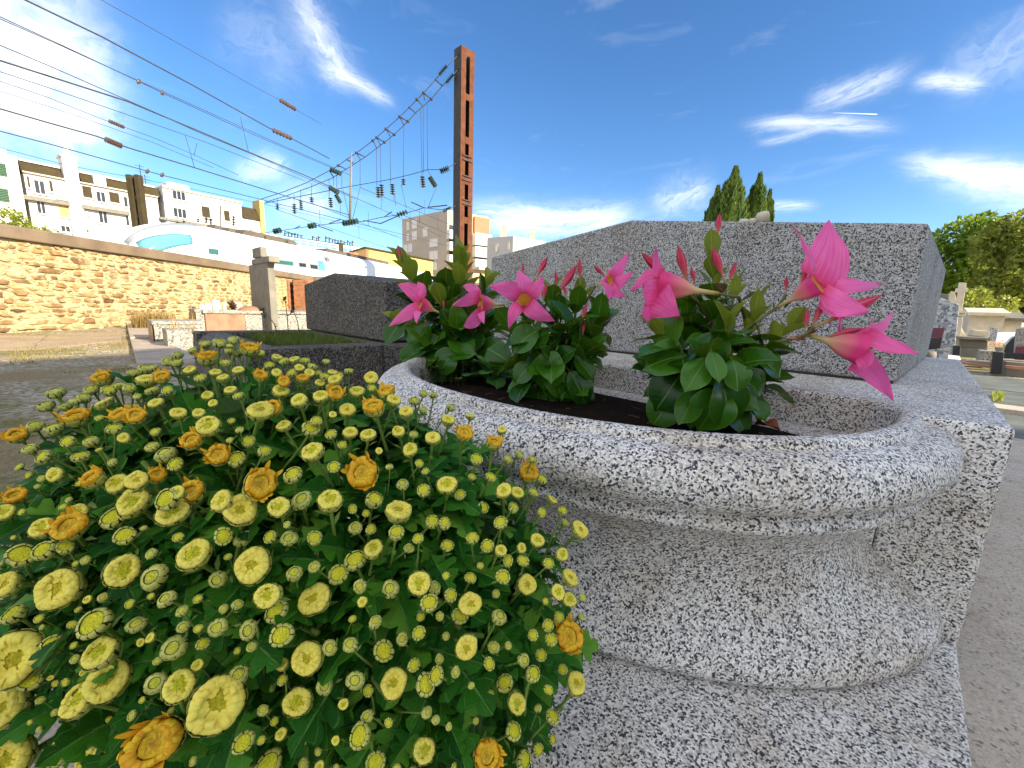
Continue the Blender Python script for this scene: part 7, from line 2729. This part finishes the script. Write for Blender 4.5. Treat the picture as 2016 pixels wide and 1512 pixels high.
# ---- lobed leaves
def mum_leaf_mat():
    m, nt, b = new_mat('chrysanthemum_leaf', 0.5, 0.10)
    uv = nn(nt, 'ShaderNodeUVMap', uv_map='UVMap')
    sp_ = nn(nt, 'ShaderNodeSeparateXYZ')
    nt.links.new(uv.outputs[0], sp_.inputs[0])
    oi = nt.nodes.new('ShaderNodeObjectInfo')
    geo = nt.nodes.new('ShaderNodeNewGeometry')
    rnd = math_n(nt, 'FRACT', math_n(nt, 'ADD', oi.outputs['Random'], geo.outputs['Random Per Island']))
    base = ramp(nt, rnd, [(0.0, (0.007, 0.065, 0.004)), (0.45, (0.016, 0.110, 0.006)), (0.8, (0.040, 0.175, 0.010)), (1.0, (0.12, 0.28, 0.025))])
    n = noise_n(nt, coords(nt), 30, 4)
    base = mixc(nt, 0.4, base, ramp(nt, n.outputs[0], [(0.3, 0.3), (0.7, 0.7)]), 'OVERLAY')
    x = math_n(nt, 'ABSOLUTE', sp_.outputs[0])
    mid = ramp(nt, x, [(0.02, 0.8), (0.07, 0.0)])
    vv = math_n(nt, 'SINE', math_n(nt, 'MULTIPLY', math_n(nt, 'SUBTRACT', sp_.outputs[1], math_n(nt, 'MULTIPLY', x, 0.45)), 20.0))
    vein = ramp(nt, vv, [(0.93, 0.0), (1.0, 0.35)])
    c = mixc(nt, math_n(nt, 'MAXIMUM', mid, vein), base, (0.13, 0.26, 0.06))
    c = mixc(nt, math_n(nt, 'MULTIPLY', geo.outputs['Backfacing'], 0.6), c, (0.16, 0.24, 0.12))
    nt.links.new(c, b.inputs['Base Color'])
    bump(nt, b, math_n(nt, 'ADD', math_n(nt, 'MULTIPLY', math_n(nt, 'MAXIMUM', mid, vein), -1), math_n(nt, 'MULTIPLY', n.outputs[0], 0.6)), 0.4, 0.003)
    tr_ = nn(nt, 'ShaderNodeBsdfTranslucent')
    nt.links.new(mixc(nt, 0.5, c, (0.16, 0.30, 0.01), 'SCREEN'), tr_.inputs[0])
    mx = nn(nt, 'ShaderNodeMixShader', i_0=0.15)
    nt.links.new(b.outputs[0], mx.inputs[1])
    nt.links.new(tr_.outputs[0], mx.inputs[2])
    nt.links.new(mx.outputs[0], nt.nodes['Material Output'].inputs[0])
    return m


M_MUML = mum_leaf_mat()


def lobed(seed, fold=0.25, curl=0.3):
    """unit long lobed leaf along +Y"""
    r = random.Random(seed)
    # half outline: (y along, half width) with sinuses between the lobes
    half = [(-0.10, 0.012), (0.08, 0.03), (0.16, 0.14), (0.19, 0.22), (0.26, 0.25), (0.30, 0.13), (0.34, 0.22), (0.38, 0.36), (0.45, 0.42), (0.53, 0.39), (0.53, 0.26), (0.54, 0.13), (0.60, 0.23), (0.68, 0.34), (0.76, 0.31), (0.785, 0.20), (0.80, 0.10), (0.88, 0.17), (0.94, 0.10), (1.0, 0.0)]
    half = [(y + r.uniform(-0.015, 0.015), w * r.uniform(0.88, 1.1)) for y, w in half]
    half[-1] = (1.0, 0.0)
    mb = MB()
    vs, uvs, fs = [], [], []
    for sgn in (-1, 1):
        k0 = len(vs)
        for (y, w) in half:
            ym = max(0.0, y - w * 0.25) if y < 1 else 1.0
            for q in (0.0, 0.55, 1.0):
                yy = ym + (y - ym) * q
                x = sgn * w * q
                z = fold * abs(x) - curl * yy * yy * 0.5 + 0.03 * math.sin(9 * yy + seed) * q - 0.12 * abs(x) * q
                vs.append((x, yy, z))
                uvs.append((sgn * q * (1 if w > 0.05 else 0.3), yy))
        for j in range(len(half) - 1):
            for q in range(2):
                a, b_, c_, d_ = k0 + j * 3 + q, k0 + j * 3 + q + 1, k0 + (j + 1) * 3 + q + 1, k0 + (j + 1) * 3 + q
                fs.append((a, b_, c_, d_) if sgn > 0 else (d_, c_, b_, a))
    mb.add(vs, fs, 0, None, None, uvs)
    return mb.mesh('lobed_leaf', M_MUML, True)


ML = [lobed(k, 0.15 + 0.12 * (k % 3), 0.15 + 0.13 * k) for k in range(6)]
lr = random.Random(9)
cand = []
for _ in range(4200):
    v = Vector((lr.gauss(0, 1), lr.gauss(0, 1), lr.gauss(0.25, 1))).normalized()
    if v.z < -0.75:
        continue
    k = lr.choice((0.89, 0.86, 0.82, 0.77, 0.70, 0.60)) + lr.uniform(-0.04, 0.03) - 0.07 * max(0.0, v.z)
    P = ell(v, k)
    if in_bowl(P, 0.03):
        continue
    n_ = ell_n(v)
    out = Vector((lr.gauss(0, 0.8), lr.gauss(0, 0.8), lr.gauss(-0.10, 0.45))) + n_ * 0.42
    out.normalize()
    up = (n_ * 0.7 + Vector((0, 0, 0.7)) + Vector((lr.gauss(0, 0.3), lr.gauss(0, 0.3), 0))).normalized()
    z = up - out * up.dot(out)
    if z.length < 0.2:
        continue
    z.normalize()
    x = out.cross(z)
    rot = Matrix(((x.x, out.x, z.x, 0), (x.y, out.y, z.y, 0), (x.z, out.z, z.z, 0), (0, 0, 0, 1)))
    L = lr.uniform(0.032, 0.062)
    fac = n_.dot((CAM - P).normalized())
    score = (L / max(0.15, (P - CAM).length)) * (1.0 if fac > 0 else 0.05) * (k ** 3)
    cand.append((score, P, rot, L))
cand.sort(key=lambda c: -c[0])
rest = MB()
for i, (sc_, P, rot, L) in enumerate(cand):
    me = ML[lr.randrange(6)]
    M = TRS(P - PB, rot, L)
    if i < 300:
        place('leaf', me, MUM, M)
    else:
        uvd = me.uv_layers[0].data
        vuv = [None] * len(me.vertices)
        for lp in me.loops:
            vuv[lp.vertex_index] = tuple(uvd[lp.index].uv)
        rest.add([M @ v.co + PB for v in me.vertices], [tuple(p.vertices) for p in me.polygons], 0, None, None, vuv)
rest.build('foliage', M_MUML, MUM, True, kind='stuff')
# woody stems fanning out from the pot
st = MB()
for k in range(70):
    v = Vector((lr.gauss(0, 1), lr.gauss(0, 1), abs(lr.gauss(0.4, 0.8)))).normalized()
    e = ell(v, 0.88)
    if in_bowl(e, 0.02):
        continue
    b0_ = PB + Vector((lr.uniform(-0.06, 0.06), lr.uniform(-0.05, 0.05), 0.26))
    st.tube([b0_, b0_.lerp(e, 0.5) + Vector((0, 0, 0.02)), e], [0.004, 0.003, 0.0022], 5)
st.build('stems', M_STALK, MUM, True)
# the pot it stands in
pt = thing('flower_pot', 'dark brown plastic pot under the chrysanthemum mound', 'flower pot', PB)
mb = MB()
mb.lathe([(0.0, 0.0), (0.10, 0.0), (0.125, 0.22), (0.135, 0.22), (0.137, 0.255), (0.125, 0.257), (0.12, 0.23), (0.0, 0.23)], 28, 0, Matrix.Translation(PB))
mb.build('pot_body', flat_mat('brown_plastic', (0.05, 0.022, 0.015), 0.45, 0.2, 10, 0.4), pt, True, sharp=40)
mb = MB()
mb.lathe([(0.0, 0.242), (0.06, 0.246), (0.119, 0.238)], 20, 0, Matrix.Translation(PB))
mb.build('pot_soil', M_SOIL, pt, True)
